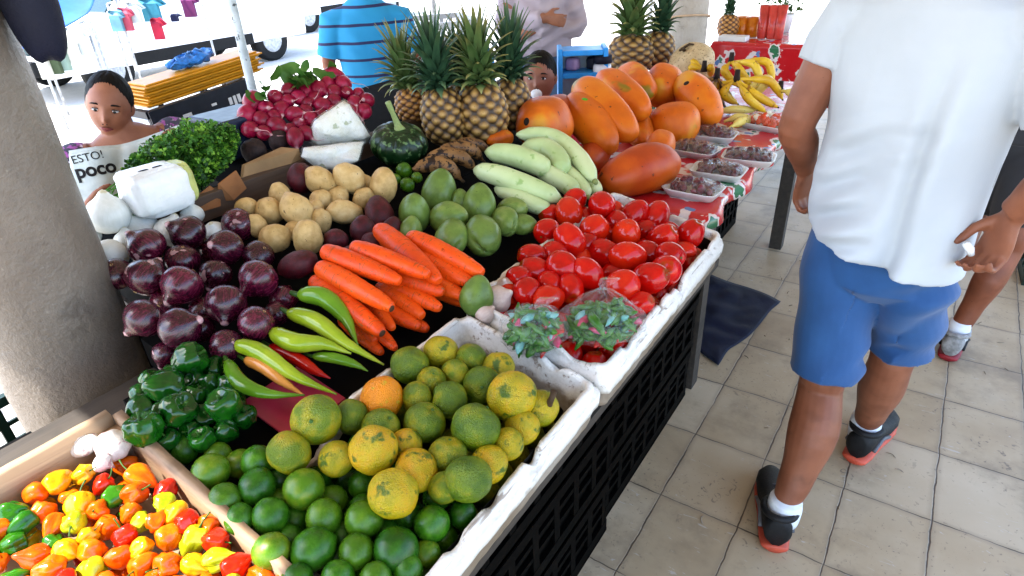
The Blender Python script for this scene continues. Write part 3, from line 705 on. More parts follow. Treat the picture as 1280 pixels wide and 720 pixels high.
for q, (P, R) in zip(both, its):
    P.x = min(P.x, -.378 - .032 - R * .8 + max(0, P.z - zp(P.x)) * .4)
    if q[4] == 'T':
        m, d = {'G': (MT_G, 'green-tinged tangerine'), 'Gy': (MT_G, 'green-tinged tangerine'), 'Y': (MT_Y, 'blotchy yellow tangerine'), 'O': (MT_O, 'bright orange tangerine')}[q[3]]
        o = fruit('tangerine', var('tangerine', lambda s: m_round(s, .93, .05, .12), m), P, R); tl.append((o, d)); tag(o, None, 'tangerine', 'tangerines in the foam tray')
        b = obj('stem_button', ellipsoid((0, 0, .895), .085, .085, .03, 10, 6), MSTEM, o) if rnd.random() < .6 else None
    else:
        m, d = (ML_D, 'dark green lime') if q[3] == 'D' else (ML_L, 'paler yellow-green lime')
        o = fruit('lime', var('lime', lambda s: m_round(s, 1.06, .03, .0, .09), m), P, R); ll.append((o, d)); tag(o, None, 'lime', 'limes in the foam tray')
row_label(tl, 6, 'of the tangerines'); row_label(ll, 6, 'of the limes')
# lower layer glimpsed between the upper fruit
for y in np.arange(.325, .77, .050):
    for x in np.arange(-.645, -.42, .052):
        T = y > .50 - (x + .53) * .5; P = tilt(x + rnd.uniform(-.01, .01), y + rnd.uniform(-.01, .01), -.058 - rnd.uniform(0, .006)); R = rnd.uniform(.023, .027)
        if T: o = fruit('tangerine', var('tangerine', lambda s: m_round(s, .93, .05, .12), MT_G), P, R); tag(o, 'green-tinged tangerine lying low in the gaps under the upper tangerines', 'tangerine', 'lower tangerines in the foam tray')
        else: o = fruit('lime', var('lime', lambda s: m_round(s, 1.06, .03, .0, .09), ML_D), P, R); tag(o, 'dark green lime lying low in the gaps under the upper limes', 'lime', 'lower limes in the foam tray')
o = wobj('fruit_stalk', tube([onp(686, 506, .03), onp(690, 497, .045), onp(693, 488, .052)], [.006, .005, .006], 8), MSTEMD, base=onp(686, 506, .03)); tag(o, 'short dark woody stalk stuck on the tangerine at the tray corner', 'stalk')

# ================================================================== tomatoes
TOM = [(708, 265, 18), (750, 257, 19), (743, 287, 20), (712, 300, 21), (766, 264, 14), (772, 278, 15), (783, 292, 20), (795, 268, 18), (822, 272, 17), (830, 298, 18), (833, 286, 13), (858, 295, 17), (783, 322, 20),
       (810, 317, 17), (757, 317, 18), (837, 320, 19), (855, 313, 12), (702, 335, 22), (735, 342, 19), (670, 340, 18), (665, 320, 16), (683, 290, 17), (717, 253, 15), (778, 357, 21), (813, 348, 23), (833, 337, 20),
       (768, 340, 14), (800, 380, 16), (647, 350, 16), (660, 364, 18), (683, 372, 18), (710, 360, 18), (733, 305, 15), (693, 318, 17), (727, 322, 14), (688, 352, 16), (755, 296, 13), (808, 288, 14), (845, 303, 13), (735, 270, 13), (690, 268, 13), (638, 365, 14)]
its = heap(TOM, lambda q: .028 if q[2] >= 19 else .012 if q[2] > 14 else -.006, .84, .98, rlim=(.021, .035)); L_ = []
for q, (P, R) in zip(TOM, its):
    P.x = min(P.x, -.376 - .03 - R * .7 + max(0, P.z - zp(P.x)) * .5)
    rd = rnd.random() < .2; zs = rnd.uniform(1.0, 1.35)
    up = V((rnd.gauss(0, .8), rnd.gauss(0, .8), rnd.gauss(.3, .4)))
    o = fruit('tomato', var('tomato%d' % (zs > 1.12), lambda s: m_tomato(s, 1.30 if zs > 1.12 else 1.10), MTOM2 if rd else MTOM), P, R, up); o.name = 'tomato'
    L_.append((o, 'orange-red tomato' if rd else 'deep red tomato')); tag(o, None, 'tomato', 'tomatoes in the foam crate')
    if rnd.random() < .35: obj('stem_scar', ellipsoid((0, 0, (1.30 if zs > 1.12 else 1.10) * .84), .10, .10, .03, 10, 6), MSTEM, o)
row_label(L_, 6, 'of the tomatoes')
for y in np.arange(.88, 1.46, .06):
    for x in np.arange(-.655, -.42, .058):
        o = fruit('tomato', var('tomato1', lambda s: m_tomato(s, 1.22), MTOM), tilt(x + rnd.uniform(-.01, .01), y + rnd.uniform(-.012, .012), -.04), rnd.uniform(.027, .031)); o.name = 'tomato'
        tag(o, 'red tomato lying low in the gaps under the upper tomatoes', 'tomato', 'lower tomatoes in the foam crate')
for (x, y, r, t) in ((622, 374, 18, 'larger pale pink onion between the carrots and the tomatoes'), (632, 358, 12, 'small pale pink onion wedged behind the larger one by the tomatoes'), (606, 393, 13, 'small pale pink onion lowest, at the foam tray corner')):
    P = onp(x, y, .0); o = fruit('onion', var('pink_onion', m_onion, onion_mat('pink_onion_skin', [(0, (.52, .36, .30)), (1, (.64, .50, .42))], (.7, .6, .5), (.45, .33, .2), .75, .4) if ('pink_onion', 'pink_onion_skin') not in VAR else bpy.data.materials['pink_onion_skin'], 2), P, pxr(r, P)); o.name = 'onion'; tag(o, t, 'onion', 'pale onions by the tomatoes')

# ================================================================== habaneros and garlic in the wooden box
pts = []
for _ in range(16000):
    x, y = rnd.uniform(-.888, -.43), rnd.uniform(-.16, .238); P = tilt(x, y, -.028 + .012 * nz((x, y, 0), 9)); a, b = proj(P)
    if not (-25 < a < 360 and b < 745) or (x < -.81 and y > .20): continue
    if all((P - p).length > .0235 for p in pts): pts.append(P)
hl = []
def hab(P, low=False):
    a, b = proj(P); k = rnd.random() + (.12 if a < 90 else 0) - (.1 if a > 240 else 0)
    c = 'yellow' if k < .22 else 'orange' if k < .80 else 'red' if k < .91 else 'lime green' if k < .97 else 'dark green'
    if k < .0: c = 'lime green'
    R = rnd.uniform(.0132, .0172); up = V((rnd.gauss(0, 1), rnd.gauss(0, 1), rnd.gauss(.25, .5)))
    o = fruit('habanero', var('habanero', m_habanero, HAB[c], 6), P, R, up, sc=(1, rnd.uniform(.85, 1), rnd.uniform(.95, 1.25)))
    if not low and rnd.random() < .5: obj('stem', tr(stem_mesh(.07, rnd.uniform(.6, 1.2), rnd.uniform(-.7, .7)), (0, 0, .78)), MSTEM, o)
    return o, c
for P in pts:
    o, c = hab(P + NB * rnd.uniform(-.004, .007)); tag(o, None, 'chilli', 'habaneros in the wooden box'); hl.append((o, c + ' habanero'))
row_label(hl, 14, 'of the habaneros')
n0 = len(pts); low = []
for _ in range(4000):
    x, y = rnd.uniform(-.888, -.43), rnd.uniform(-.14, .235); P = tilt(x, y, -.055); a, b = proj(P)
    if not (-20 < a < 350 and b < 735): continue
    if all((P - p).length > .036 for p in low): low.append(P)
for P in low:
    o, c = hab(P, True); tag(o, c + ' habanero lying low in the gaps under the upper habaneros', 'chilli', 'lower habaneros in the wooden box')
for (x, y, r, t) in ((106, 556, 16, 'garlic bulb nearer the box end, purple streaked'), (141, 557, 19, 'larger garlic bulb nearer the box corner post'), (128, 578, 12, 'small garlic bulb half buried under the habaneros')):
    P = onp(x, y, -.02)
    def m_garlic(s):
        return blob(lambda u, v: (math.sin(v) * (1 + .09 * abs(math.cos(4 * u))) * math.cos(u), math.sin(v) * (1 + .09 * abs(math.cos(4 * u))) * math.sin(u), .8 * math.cos(v) + .55 * math.exp(-(v / .25) ** 2)), 40, 24)
    o = fruit('garlic_bulb', var('garlic_bulb', m_garlic, MGAR, 1), P, pxr(r, P)); tag(o, t, 'garlic', 'garlic in the wooden box')

# ================================================================== green peppers, long chillies, carrots
BEL = [(187, 537, 22), (222, 519, 22), (203, 488, 22), (180, 508, 17), (237, 457, 20), (283, 512, 21), (248, 494, 17), (287, 487, 18), (255, 545, 16), (215, 545, 15), (260, 520, 17), (292, 498, 14), (266, 462, 16), (222, 470, 16), (175, 492, 12), (235, 540, 13), (262, 483, 14), (300, 520, 15), (275, 538, 15), (245, 470, 14), (205, 515, 15), (190, 475, 13)]
its = heap(BEL, lambda q: .01 if q[2] > 18 else -.008, .88, 1.0); L_ = []
for q, (P, R) in zip(BEL, its):
    o = fruit('green_pepper', var('green_pepper', m_bell, MBELL, 5), P, R); tag(o, None, 'pepper', 'green peppers beside the limes'); L_.append((o, 'glossy dark green pepper'))
    obj('stem', tr(stem_mesh(.10, rnd.uniform(.3, .5), rnd.uniform(-.2, .2)), (0, 0, .60)), MSTEM, o)
row_label(L_, 5, 'of the green peppers')
o = wobj('pink_sheet', slab(-.715, -.83, .405, .52, -.036, .004), plain('pink_plastic', (.42, .05, .10), .3), base=tilt(-.77, .46, -.04), smooth=False); tag(o, 'small pink plastic sheet under the long chillies beside the green peppers', 'sheet')
def chilli(ctrl, w, m, label, dz=.0, name='long_chilli'):
    P = [onp(x, y, dz + e) for x, y, e in ctrl]; pts_ = curve_pts(P, 22); R = pxr(w, P[1])
    rad = [R * k for k in lerps([.55, .92, 1.0, .96, .8, .55, .30, .10], 22)]
    rad[0] = R * .25
    o = wobj(name, tube(pts_, rad, 14), m, base=pts_[8]); tag(o, label, 'chilli', 'long chillies beside the carrots')
    d = (pts_[0] - pts_[2]).normalized(); a = pts_[0] - d * .004
    wobj('stem', tube([a - d * .004, a + d * .006, a + d * .018 + V((0, 0, .004))], [R * .5, R * .3, R * .22], 8), MSTEM, o); return o
chilli([(372, 368, .03), (405, 372, .036), (432, 398, .02), (447, 432, .005)], 12.5, MCHG, 'plump green chilli uppermost, next to the carrots')
chilli([(359, 390, .02), (395, 402, .03), (430, 427, .02), (480, 456, .0)], 11.5, MCHI, 'long pale green chilli whose tip reaches furthest towards the tangerines')
chilli([(338, 414, .018), (368, 428, .026), (405, 430, .022), (439, 442, .01)], 12.5, MCHI, 'curved pale green chilli lying on the red chilli')
chilli([(390, 445, .0), (420, 448, .006), (445, 456, .002), (460, 464, -.005)], 7, MCHG, 'thin green chilli mostly hidden under the curved chilli')
chilli([(292, 430, .018), (325, 440, .024), (370, 470, .018), (421, 493, .005)], 11, MCHI, 'long straight pale chilli crossing above the peach chilli')
chilli([(306, 449, .004), (330, 458, .012), (355, 478, .008), (380, 494, .0)], 9, MCHO, 'peach-orange chilli between two pale green ones')
chilli([(283, 450, .01), (300, 478, .016), (335, 492, .014), (381, 494, .008)], 10, MCHG, 'bent green chilli nearest the green peppers')
chilli([(336, 432, -.006), (370, 448, .0), (395, 464, -.002), (413, 473, -.008)], 8.5, MCHR, 'only red chilli, under the pale green ones')
def m_carrot(seed):
    def f(u, v):
        t = (1 - math.cos(v)) / 2; r = (1 - .30 * t ** 1.3) * min(1, math.sin(v) ** .42) * (1 + .02 * math.sin(t * 60 + seed) + .05 * fnoise(u, v, 2, seed))
        return (r * math.cos(u) + .25 * math.sin(t * 3 + seed) * .3, r * math.sin(u), -t * 7.2)
    return blob(f, 20, 40)
CARR = [(404, 312, 500, 353, 12, .062, 'carrot on top of the pile, second from the chillies'), (398, 332, 490, 386, 12.5, .045, 'long carrot with a dark cut end, just above the lowest carrot'), (392, 350, 478, 417, 13, .018, 'carrot lowest on the pile beside the green chillies'),
        (440, 307, 536, 345, 11.5, .07, 'carrot in the middle of the top layer, lying over the steep one'), (472, 285, 549, 352, 13, .055, 'carrot slanting steeply across the pile under its neighbours'), (510, 295, 604, 342, 12, .055, 'carrot furthest from the chillies, uppermost at the chayotes'),
        (522, 320, 592, 354, 12, .035, 'carrot directly below the uppermost one at the chayotes'), (503, 348, 555, 366, 11, .03, 'short carrot showing under the middle of the pile'), (545, 355, 581, 372, 11, .012, 'carrot stub low at the chayote side'),
        (500, 362, 551, 386, 10.5, .01, 'carrot in the second layer with a blunt tip'), (495, 372, 528, 396, 11, .0, 'carrot tip low between two blunt ones'), (488, 390, 526, 408, 10, -.012, 'lowest carrot tip towards the tangerine tray'),
        (470, 385, 492, 411, 9, -.004, 'short carrot end beside the dark cut end'), (468, 410, 494, 437, 8.5, -.016, 'small carrot tip nearest the tangerines'),
        (430, 372, 470, 428, 11, -.02, 'carrot mostly buried under the lowest one beside the chillies'), (560, 368, 592, 382, 10, -.014, 'carrot end lowest at the single chayote'), (505, 398, 535, 412, 10, -.026, 'carrot end under the lowest tip towards the tangerine tray'), (450, 418, 478, 442, 9, -.03, 'carrot end buried beside the long chilli tips')]
for i, (x1, y1, x2, y2, w_, dz, t) in enumerate(CARR):
    A, B = onp(x1, y1, dz), onp(x2, y2, dz); R = pxr(w_ * 1.24, (A + B) / 2); d = A - B; Ln = d.length; ext = max(Ln, .13); A = B + d.normalized() * ext
    o = obj('carrot', var('carrot', m_carrot, MCAR, 5), None, loc=A, rot=look_rot(d, rnd.uniform(0, 6)), scale=(R, R, ext / 7.2)); tag(o, t, 'carrot', 'carrots piled beside the chillies')
    obj('crown_scar', ellipsoid((0, 0, -.02), .4, .4, .05, 10, 6), MSTEM, o) if i in (4, 5, 0) else None
    if i in (1, 2): obj('cut_end', ellipsoid((.0, 0, -7.19), .30, .30, .06, 12, 6), plain('dark_cut_end', (.10, .045, .015), .7), o)

# ================================================================== red onions, white onions, potatoes, beets, chayotes
RON = [(183, 308, 24), (237, 292, 23), (298, 281, 22), (282, 310, 23), (145, 343, 21), (183, 347, 25), (228, 325, 21), (230, 360, 26), (270, 343, 20), (282, 380, 26), (180, 398, 25), (223, 413, 27), (283, 432, 21), (320, 404, 23), (325, 350, 25), (322, 320, 20), (251, 412, 18), (250, 385, 18), (205, 380, 18), (352, 372, 18), (345, 392, 16), (262, 312, 15), (210, 440, 17)]
its = heap(RON, lambda q: .03 if q[2] > 22 else .012 if q[2] > 18 else -.01, .92); L_ = []
for q, (P, R) in zip(RON, its):
    up = V((rnd.gauss(-.1, .7), rnd.gauss(-.2, .7), rnd.gauss(-.2, .8)))
    o = fruit('red_onion', var('red_onion', m_onion, MON_R, 4), P, R * .98, up); tag(o, None, 'onion', 'red onions heaped beside the column'); L_.append((o, 'dark red onion'))
    rt = []
    for k in range(9):
        a = 6.28 * k / 9; rt.append(tube([(.05 * math.cos(a), .05 * math.sin(a), -.86), (.075 * math.cos(a + .5), .075 * math.sin(a + .5), -.93), (.10 * math.cos(a + .9), .10 * math.sin(a + .9), -.91)], [.012, .009, .004], 5))
    obj('root_tuft', join(*rt), MPOT, o)
row_label(L_, 5, 'of the red onions')
WON = [(138, 273, 26, 'largest white onion, on top beside the wrapped bundle'), (180, 287, 20, 'white onion between the largest one and the red onions'), (205, 289, 20, 'white onion directly under the wrapped bundle'), (137, 321, 22, 'white onion showing its brown root scar'),
       (113, 292, 17, 'white onion half hidden by the round column'), (240, 268, 14, 'small white onion behind the second red onion'), (268, 289, 13, 'small white onion squeezed between red onions'), (160, 300, 15, 'white onion low in the gap below the largest one')]
its = heap([q[:3] for q in WON], lambda q: .03 if q[2] > 24 else .0, .9)
for q, (P, R) in zip(WON, its):
    up = (.55, -.75, .25) if 'root scar' in q[3] else V((rnd.gauss(0, .4), rnd.gauss(0, .4), 1)); up = -V(up) if 'root scar' in q[3] else up
    o = fruit('white_onion', var('white_onion', m_onion, MON_W, 3), P, R, up); tag(o, q[3], 'onion', 'white onions at the back')
POT = [(372, 263, 21, 1.2), (335, 264, 18, 1.15), (430, 265, 18, 1.4), (346, 297, 18, 1.1), (385, 297, 19, 1.3), (408, 228, 19, 1.2), (437, 225, 20, 1.25), (478, 233, 19, 1.25), (311, 260, 13, 1.1), (350, 244, 14, 1.1), (403, 250, 14, 1.1), (455, 248, 14, 1.15), (400, 275, 14, 1.1), (320, 282, 14, 1.1), (419, 245, 13, 1.1), (365, 290, 12, 1.1), (393, 262, 12, 1.1), (450, 230, 12, 1.2)]
its = heap([q[:3] for q in POT], lambda q: .03 if q[2] > 18 else .01, .9); L_ = []
for q, (P, R) in zip(POT, its):
    o = fruit('potato', var('potato%d' % int(q[3] * 100), lambda s: m_potato(s, q[3]), MPOT, 2), P, R * 1.07 / max(1, q[3] ** .4)); o.name = 'potato'; tag(o, None, 'potato', 'potatoes heaped in the middle'); L_.append((o, 'tan potato'))
row_label(L_, 5, 'of the potatoes')
for (x, y, r, zs, up, m, t, nm) in ((376, 223, 19, 1.05, (0, .2, 1), MBEET, 'round red beetroot on top of the potatoes by the cheese', 'beetroot'), (372, 331, 19, 1.55, (.9, .5, .35), MBEET, 'oblong purple sweet potato beside the carrots and red onions', 'sweet_potato'),
        (474, 266, 19, 1.5, (-.6, .6, .3), MBEET, 'oblong purple sweet potato between the potatoes and chayotes', 'sweet_potato'), (453, 288, 18, 1.1, (0, .3, 1), MBEET, 'round purple beetroot behind the steep carrot', 'beetroot'), (420, 300, 15, 1.15, (1, .3, .2), MBEET, 'small purple beetroot between the potatoes and carrots', 'beetroot'),
        (465, 303, 14, 1.2, (1, 0, .2), MBEET, 'purple beetroot mostly hidden behind the carrots', 'beetroot'), (490, 284, 13, 1.2, (0, 1, .2), MBEET, 'small purple beetroot touching the nearest chayote', 'beetroot'), (436, 318, 12, 1.1, (0, 1, .2), MBEET, 'purple beetroot lowest under the top carrots', 'beetroot'),
        (318, 189, 17, 1.0, (0, 0, 1), MBEETD, 'larger earthy dark beet under the radishes', 'beetroot'), (349, 176, 15, 1.0, (0, 0, 1), MBEETD, 'smaller earthy dark beet under the radishes', 'beetroot')):
    P = onp(x, y, .02); o = fruit(nm, mesh(nm, m_potato(x % 17, zs, .08, .03), m), P, pxr(r, P) * .95, up); tag(o, t, nm.replace('_', ' '), 'purple roots on the stall')
CHA = [(518, 266, 19, 1.25, (.25, -.1, 1), 'upright pear-shaped chayote at the potato side'), (549, 239, 20, 1.15, (.1, .3, 1), 'largest pale chayote on top of the pile'), (561, 272, 18, 1.1, (1, .3, .2), 'chayote lying on its side in the middle'), (565, 295, 19, 1.1, (-.5, .8, .3), 'chayote with an open crease nearest the carrots'),
       (603, 293, 22, 1.05, (-.6, .8, .25), 'largest creased chayote at the aisle side'), (598, 255, 19, 1.1, (-.3, .5, .8), 'rounded chayote under the pale squashes'), (631, 276, 16, 1.1, (-.8, .5, .2), 'chayote at the tomato side of the pile'), (641, 262, 15, 1.1, (1, 0, .3), 'small chayote highest at the squash tips'),
       (513, 290, 15, 1.1, (.2, .2, 1), 'chayote half hidden behind the steep carrot'), (596, 370, 19, 1.05, (0, .4, 1), 'single chayote between the carrots and the tangerines'), (577, 254, 13, 1.1, (0, 0, 1), 'small chayote wedged behind the lying one'), (655, 281, 12, 1.1, (1, .3, .1), 'chayote end beside the black shelf edge')]
its = heap([q[:3] for q in CHA], lambda q: .022 if q[2] > 17 else .008, .86)
for q, (P, R) in zip(CHA, its):
    o = fruit('chayote', var('chayote', m_chayote, MCHAY, 4), P, R * 1.13, q[4]); tag(o, q[5], 'chayote', 'chayotes piled behind the carrots')
for (x, y, r, t) in ((505, 213, 10, 'yellow-green lime between the potatoes and the plantains'), (483, 217, 8, 'small green lime behind the potatoes'), (509, 231, 9, 'green lime behind the upright chayote'), (494, 224, 7, 'smallest green lime between potato and chayote'), (521, 222, 7, 'green lime against the lowest plantain')):
    P = onp(x, y, .01); o = fruit('lime', var('lime', lambda s: m_round(s, 1.06, .03, .0, .09), ML_L), P, pxr(r, P)); tag(o, t, 'lime', 'small limes by the potatoes')
# ================================================================== long pale squashes
def squash(ctrl, w, label, dz=.0):
    P = [onp(x, y, dz + e) for x, y, e in ctrl]; pts_ = curve_pts(P, 26); R = pxr(w * 1.1, P[len(P) // 2])
    rad = [R * k * (1 + .03 * nz(p, 30)) for k, p in zip(lerps([.35, .86, .96, 1, 1, .97, .88, .36], 26), pts_)]; rad[0] = R * .12; rad[-1] = R * .15
    o = wobj('pale_squash', tube(pts_, rad, 20), MSQ, base=pts_[13]); tag(o, label, 'squash', 'long pale squashes beside the papayas')
    d = (pts_[-1] - pts_[-3]).normalized(); e = pts_[-1]
    wobj('stem_end', tube([e - d * .004, e + d * .004, e + d * .008], [R * .3, R * .24, R * .2], 8), plain('squash_stem', (.30, .34, .14), .6) if 'squash_stem' not in bpy.data.materials else bpy.data.materials['squash_stem'], o)
squash([(645, 168, .055), (690, 172, .06), (722, 196, .05), (744, 227, .03)], 11, 'pale squash curving along the top beside the papaya')
squash([(650, 186, .045), (680, 186, .05), (698, 200, .045), (703, 218, .03)], 13, 'short pale squash second from the papayas, on top')
squash([(606, 190, .04), (640, 194, .05), (668, 204, .045), (688, 215, .03)], 13, 'pale squash in the middle with its rounded end at the plantains')
squash([(592, 212, .03), (625, 220, .045), (665, 235, .035), (702, 250, .02)], 12.5, 'longest pale squash nearest the chayotes')
squash([(665, 205, .02), (690, 220, .02), (710, 232, .012), (720, 243, .005)], 11, 'pale squash end showing below the short one')
squash([(700, 205, .02), (715, 220, .02), (727, 233, .01), (735, 246, .0)], 9, 'pale squash squeezed between the curved one and the stack')
squash([(618, 235, .01), (645, 246, .014), (668, 256, .01), (690, 264, .0)], 10, 'lowest pale squash resting on the chayotes')
squash([(722, 215, .012), (735, 225, .012), (743, 233, .008), (748, 242, .0)], 8, 'thin pale squash tip touching the lying papaya')

# ================================================================== papayas
def m_papaya(seed):
    def f(u, v):
        t = (1 - math.cos(v)) / 2; r = .245 * math.sin(v) ** .78 * (1 - .18 * (t - .5)) * (1 + .03 * math.cos(5 * u + seed) + .05 * fnoise(u, v, 1.4, seed))
        return (r * math.cos(u) + .03 * math.sin(t * PI) * (seed % 3 - 1), r * math.sin(u), .5 - t)
    return blob(f, 32, 30)
def solve_end(B, x, y, L, far=True):
    best = None
    for k in range(400):
        P = CAM + ray(x, y).normalized() * (1.2 + k * .006); e = abs((P - B).length - L); 
        if best is None or (e < best[0] - 1e-4 and (far or best[0] > .004)) or (far and e < .0045): best = (e, P)
    return best[1]
def papaya(B, T, w, m, label, mark=None):
    d = T - B; R = pxr(w * 1.12, (B + T) / 2); o = obj('papaya', var('papaya', m_papaya, m, 4), None, loc=(B + T) / 2, rot=look_rot(d, rnd.uniform(0, 6)), scale=(R / .245, R / .245, d.length))
    tag(o, label, 'papaya', 'papayas piled on the table')
    if mark == 'sticker': obj('sticker', MARKS['sticker'], None, o, loc=(0, 0, 0))
    return o
def pap2(bx, by, z, tx, ty, L, w, m, label): B = at(bx, by, z); return papaya(B, solve_end(B, tx, ty, L), w, m, label)
MARKS = {}
p2 = pap2(765, 188, .880, 714, 124, .30, 23, MPAP, 'leaning papaya with a small green sticker, nearest the pale squashes')
pap2(793, 172, .900, 722, 106, .34, 23, MPAP, 'longest leaning papaya, directly behind the one with the sticker')
pap2(808, 142, .930, 752, 96, .32, 21, MPAP, 'third leaning papaya, behind the longest one')
pap2(812, 118, .945, 781, 90, .30, 18, MPAP, 'rearmost leaning papaya, just below the pineapples')
B = onp(663, 161, .05); papaya(B, solve_end(B, 694, 151, .20), 31, MPAP, 'fat papaya lying end-on with a dark blossom scar, beside the pineapples')
B = onp(692, 150, .03); papaya(B, solve_end(B, 700, 132, .2), 20, MPAPR, 'dull reddish papaya wedged behind the fat end-on papaya')
B = at(826, 116, .93); papaya(B, solve_end(B, 832, 96, .2), 23, MPAP, 'rounded papaya between the leaning row and the tall one by the bananas')
B = at(895, 150, .865); p7 = papaya(B, solve_end(B, 854, 99, .29), 21, MPAP, 'tall leaning papaya with a cut stem end, nearest the bananas')
papaya(at(812, 156, .865), at(873, 152, .865), 25, MPAP, 'broad papaya lying sideways behind the fruit trays')
papaya(at(753, 230, .865), at(843, 202, .865), 27, MPAPR, 'big reddish papaya lying nearest the tomatoes')
B = at(823, 190, .87); papaya(B, solve_end(B, 826, 176, .17), 16, MPAP, 'small papaya tip behind the big reddish one')
papaya(at(735, 205, .86), at(752, 180, .85), 17, MPAPR, 'small reddish papaya low between the squashes and the leaning row')
papaya(at(803, 178, .85), at(792, 140, .85), 17, MPAP, 'papaya mostly hidden under the longest leaning papayas')
papaya(onp(609, 176, .02), onp(640, 171, .02), 9.5, MPAP, 'small orange papaya between the plantains and the end-on papaya')
MSTK = plain('green_sticker', (.12, .42, .03), .35)
P = at(731, 123, .0); hitd = ray(731, 124).normalized(); c = V(p2.location); 
# sticker and scars sit on the papaya skins (found by a ray cast on the finished mesh)
def on_skin(o, x, y):
    bpy.context.view_layer.update(); mw = o.matrix_world; inv = mw.inverted(); a = inv @ CAM; b = inv @ (CAM + ray(x, y).normalized()); ok, loc, nrm, _ = o.ray_cast(a, (b - a).normalized()); 
    return (mw @ loc, (inv.transposed().to_3x3() @ nrm).normalized()) if ok else (None, None)
def patch(name, o, x, y, rx, ry, th, m, spin=0):
    L, n_ = on_skin(o, x, y)
    if L is None: return
    rot = look_rot(n_, spin).to_matrix().to_4x4(); ms = ellipsoid((0, 0, 0), rx, ry, th, 16, 8); w_ = xf(ms, Matrix.Translation(L) @ rot); inv = o.matrix_world.inverted()
    obj(name, (([inv @ v for v in w_[0]]), w_[1]), m, o)
patch('sticker', p2, 731, 124, .011, .008, .002, MSTK)
MSCAR = plain('dark_scar', (.035, .02, .012), .8)
patch('stem_scar', p7, 858, 104, .012, .009, .003, MSCAR)
for o in [q for q in bpy.data.objects if q.get('label', '').startswith('fat papaya')]: patch('blossom_scar', o, 658, 152, .010, .012, .003, MSCAR)

# ================================================================== overripe plantains, striped green pumpkin
MPLA = skin_mat('overripe_plantain_skin', [(0, (.16, .08, .03)), (1, (.36, .21, .09))], 22, .5, .4, spots=[((.05, .024, .012), 45, .54, .06), ((.02, .012, .008), 110, .58, .04)], bscale=60, bstr=.3)
def plantain(ctrl, w, label):
    P = [onp(*c) for c in ctrl]; pts_ = curve_pts(P, 20); R = pxr(w, P[1]); rad = [R * k for k in lerps([.2, .8, 1, 1, .95, .7, .2], 20)]
    o = wobj('plantain', tube(pts_, rad, 8), MPLA, base=pts_[10]); tag(o, label, 'plantain', 'overripe plantains in front of the pineapples')
    d = (pts_[-1] - pts_[-2]).normalized(); wobj('stem', tube([pts_[-1], pts_[-1] + d * .012], [R * .22, R * .2], 6), MSTEMD, o)
plantain([(516, 212, .02), (540, 205, .03), (560, 209, .03), (576, 224, .0)], 11, 'overripe brown-striped plantain nearest the potatoes')
plantain([(530, 200, .03), (555, 193, .04), (578, 198, .035), (594, 212, .005)], 10, 'overripe brown-striped plantain second from the potatoes')
plantain([(545, 190, .04), (570, 184, .045), (590, 188, .04), (603, 200, .01)], 9, 'overripe brown-striped plantain in front of the tallest pineapple')
plantain([(560, 183, .04), (582, 179, .045), (600, 182, .035), (612, 190, .01)], 7.5, 'overripe brown-striped plantain touching the small orange papaya')
def m_pumpkin(s):
    return blob(lambda u, v: ((math.sin(v) * (1 - .09 * abs(math.cos(4.5 * u)) ** 6)) * math.cos(u), (math.sin(v) * (1 - .09 * abs(math.cos(4.5 * u)) ** 6)) * math.sin(u), .74 * math.cos(v) - .2 * math.exp(-(v / .4) ** 2) - .12 * math.exp(-((PI - v) / .4) ** 2)), 72, 26)
MPUM = skin_mat('dark_green_pumpkin_skin', [(0, (.008, .035, .012)), (1, (.025, .07, .02))], 2, .3, .4, spots=[((.16, .24, .11), 4, .56, .06)], bscale=12, bstr=.2)
P = onp(499, 180, .03); Rr = pxr(36, P)
o = fruit('green_pumpkin', mesh('green_pumpkin', m_pumpkin(1), MPUM), P, Rr, (.25, -.05, 1), .3); tag(o, 'ribbed dark green pumpkin with a long pale stem in front of the man', 'pumpkin')
obj('stem', tube(curve_pts([(0, 0, .50), (-.12, .05, .72), (-.25, .0, 1.05), (-.42, -.05, 1.45)], 12), lerps([.22, .11, .085, .10], 12), 10), plain('pale_green_stem', (.30, .36, .16), .6), o)

# ================================================================== pineapples
def pine_body(seed, H=.19, R=.066):
    nu, nv, NU, kz = 112, 84, 9, 26.0; att = []
    def eye(u, z):
        a = u * NU / (2 * PI) + z * kz * 1.0; b = u * NU / (2 * PI) - z * kz * 1.0
        return min(abs((a % 1) - .5), abs((b % 1) - .5)), a, b
    def f(u, v):
        t = (1 - math.cos(v)) / 2; z = H * (1 - t) + .0022 * fnoise(u, v, 5, 3); u_ = u; u = u + .03 * fnoise(u, v, 4, 8); e0 = .5 - eye(u, z)[0]; a, b = eye(u, z)[1:]
        da, db = abs((a % 1) - .5), abs((b % 1) - .5); h = max(0, 1 - 1.9 * (da ** 2.4 + db ** 2.4) ** (1 / 2.4)); h = h ** .7
        r = R * math.sin(v) ** .55 * (1 + .05 * math.sin(PI * t)) ; r += .0085 * h * min(1, math.sin(v) * 1.6)
        att.append(h); return (r * math.cos(u_), r * math.sin(u_), H * (1 - t))
    m = blob(f, nu, nv); return m, att
def pine_mat(name, lo, mid, hi):
    s = N(name); v, raw = s.coords(); a = s.n('ShaderNodeAttribute', attribute_name='eye')
    f = s.math('MULTIPLY_ADD', s.noise(v, 60, 3), .30, s.math('SUBTRACT', a.outputs['Fac'], .15))
    c = s.ramp(f, [(.12, lo), (.42, mid), (.85, hi)])
    c = s.mix(s.math('MULTIPLY', s.step(s.noise(v, 9, 2), .5, .7), .5), c, tuple(x * .55 for x in mid))
    c = s.mix(s.math('MULTIPLY', s.step(s.noise(v, 150, 2), .62, .68), .5), c, lo)
    s.principled(c, .5, s.noise(v, 130, 3), .3, .003); return s.m
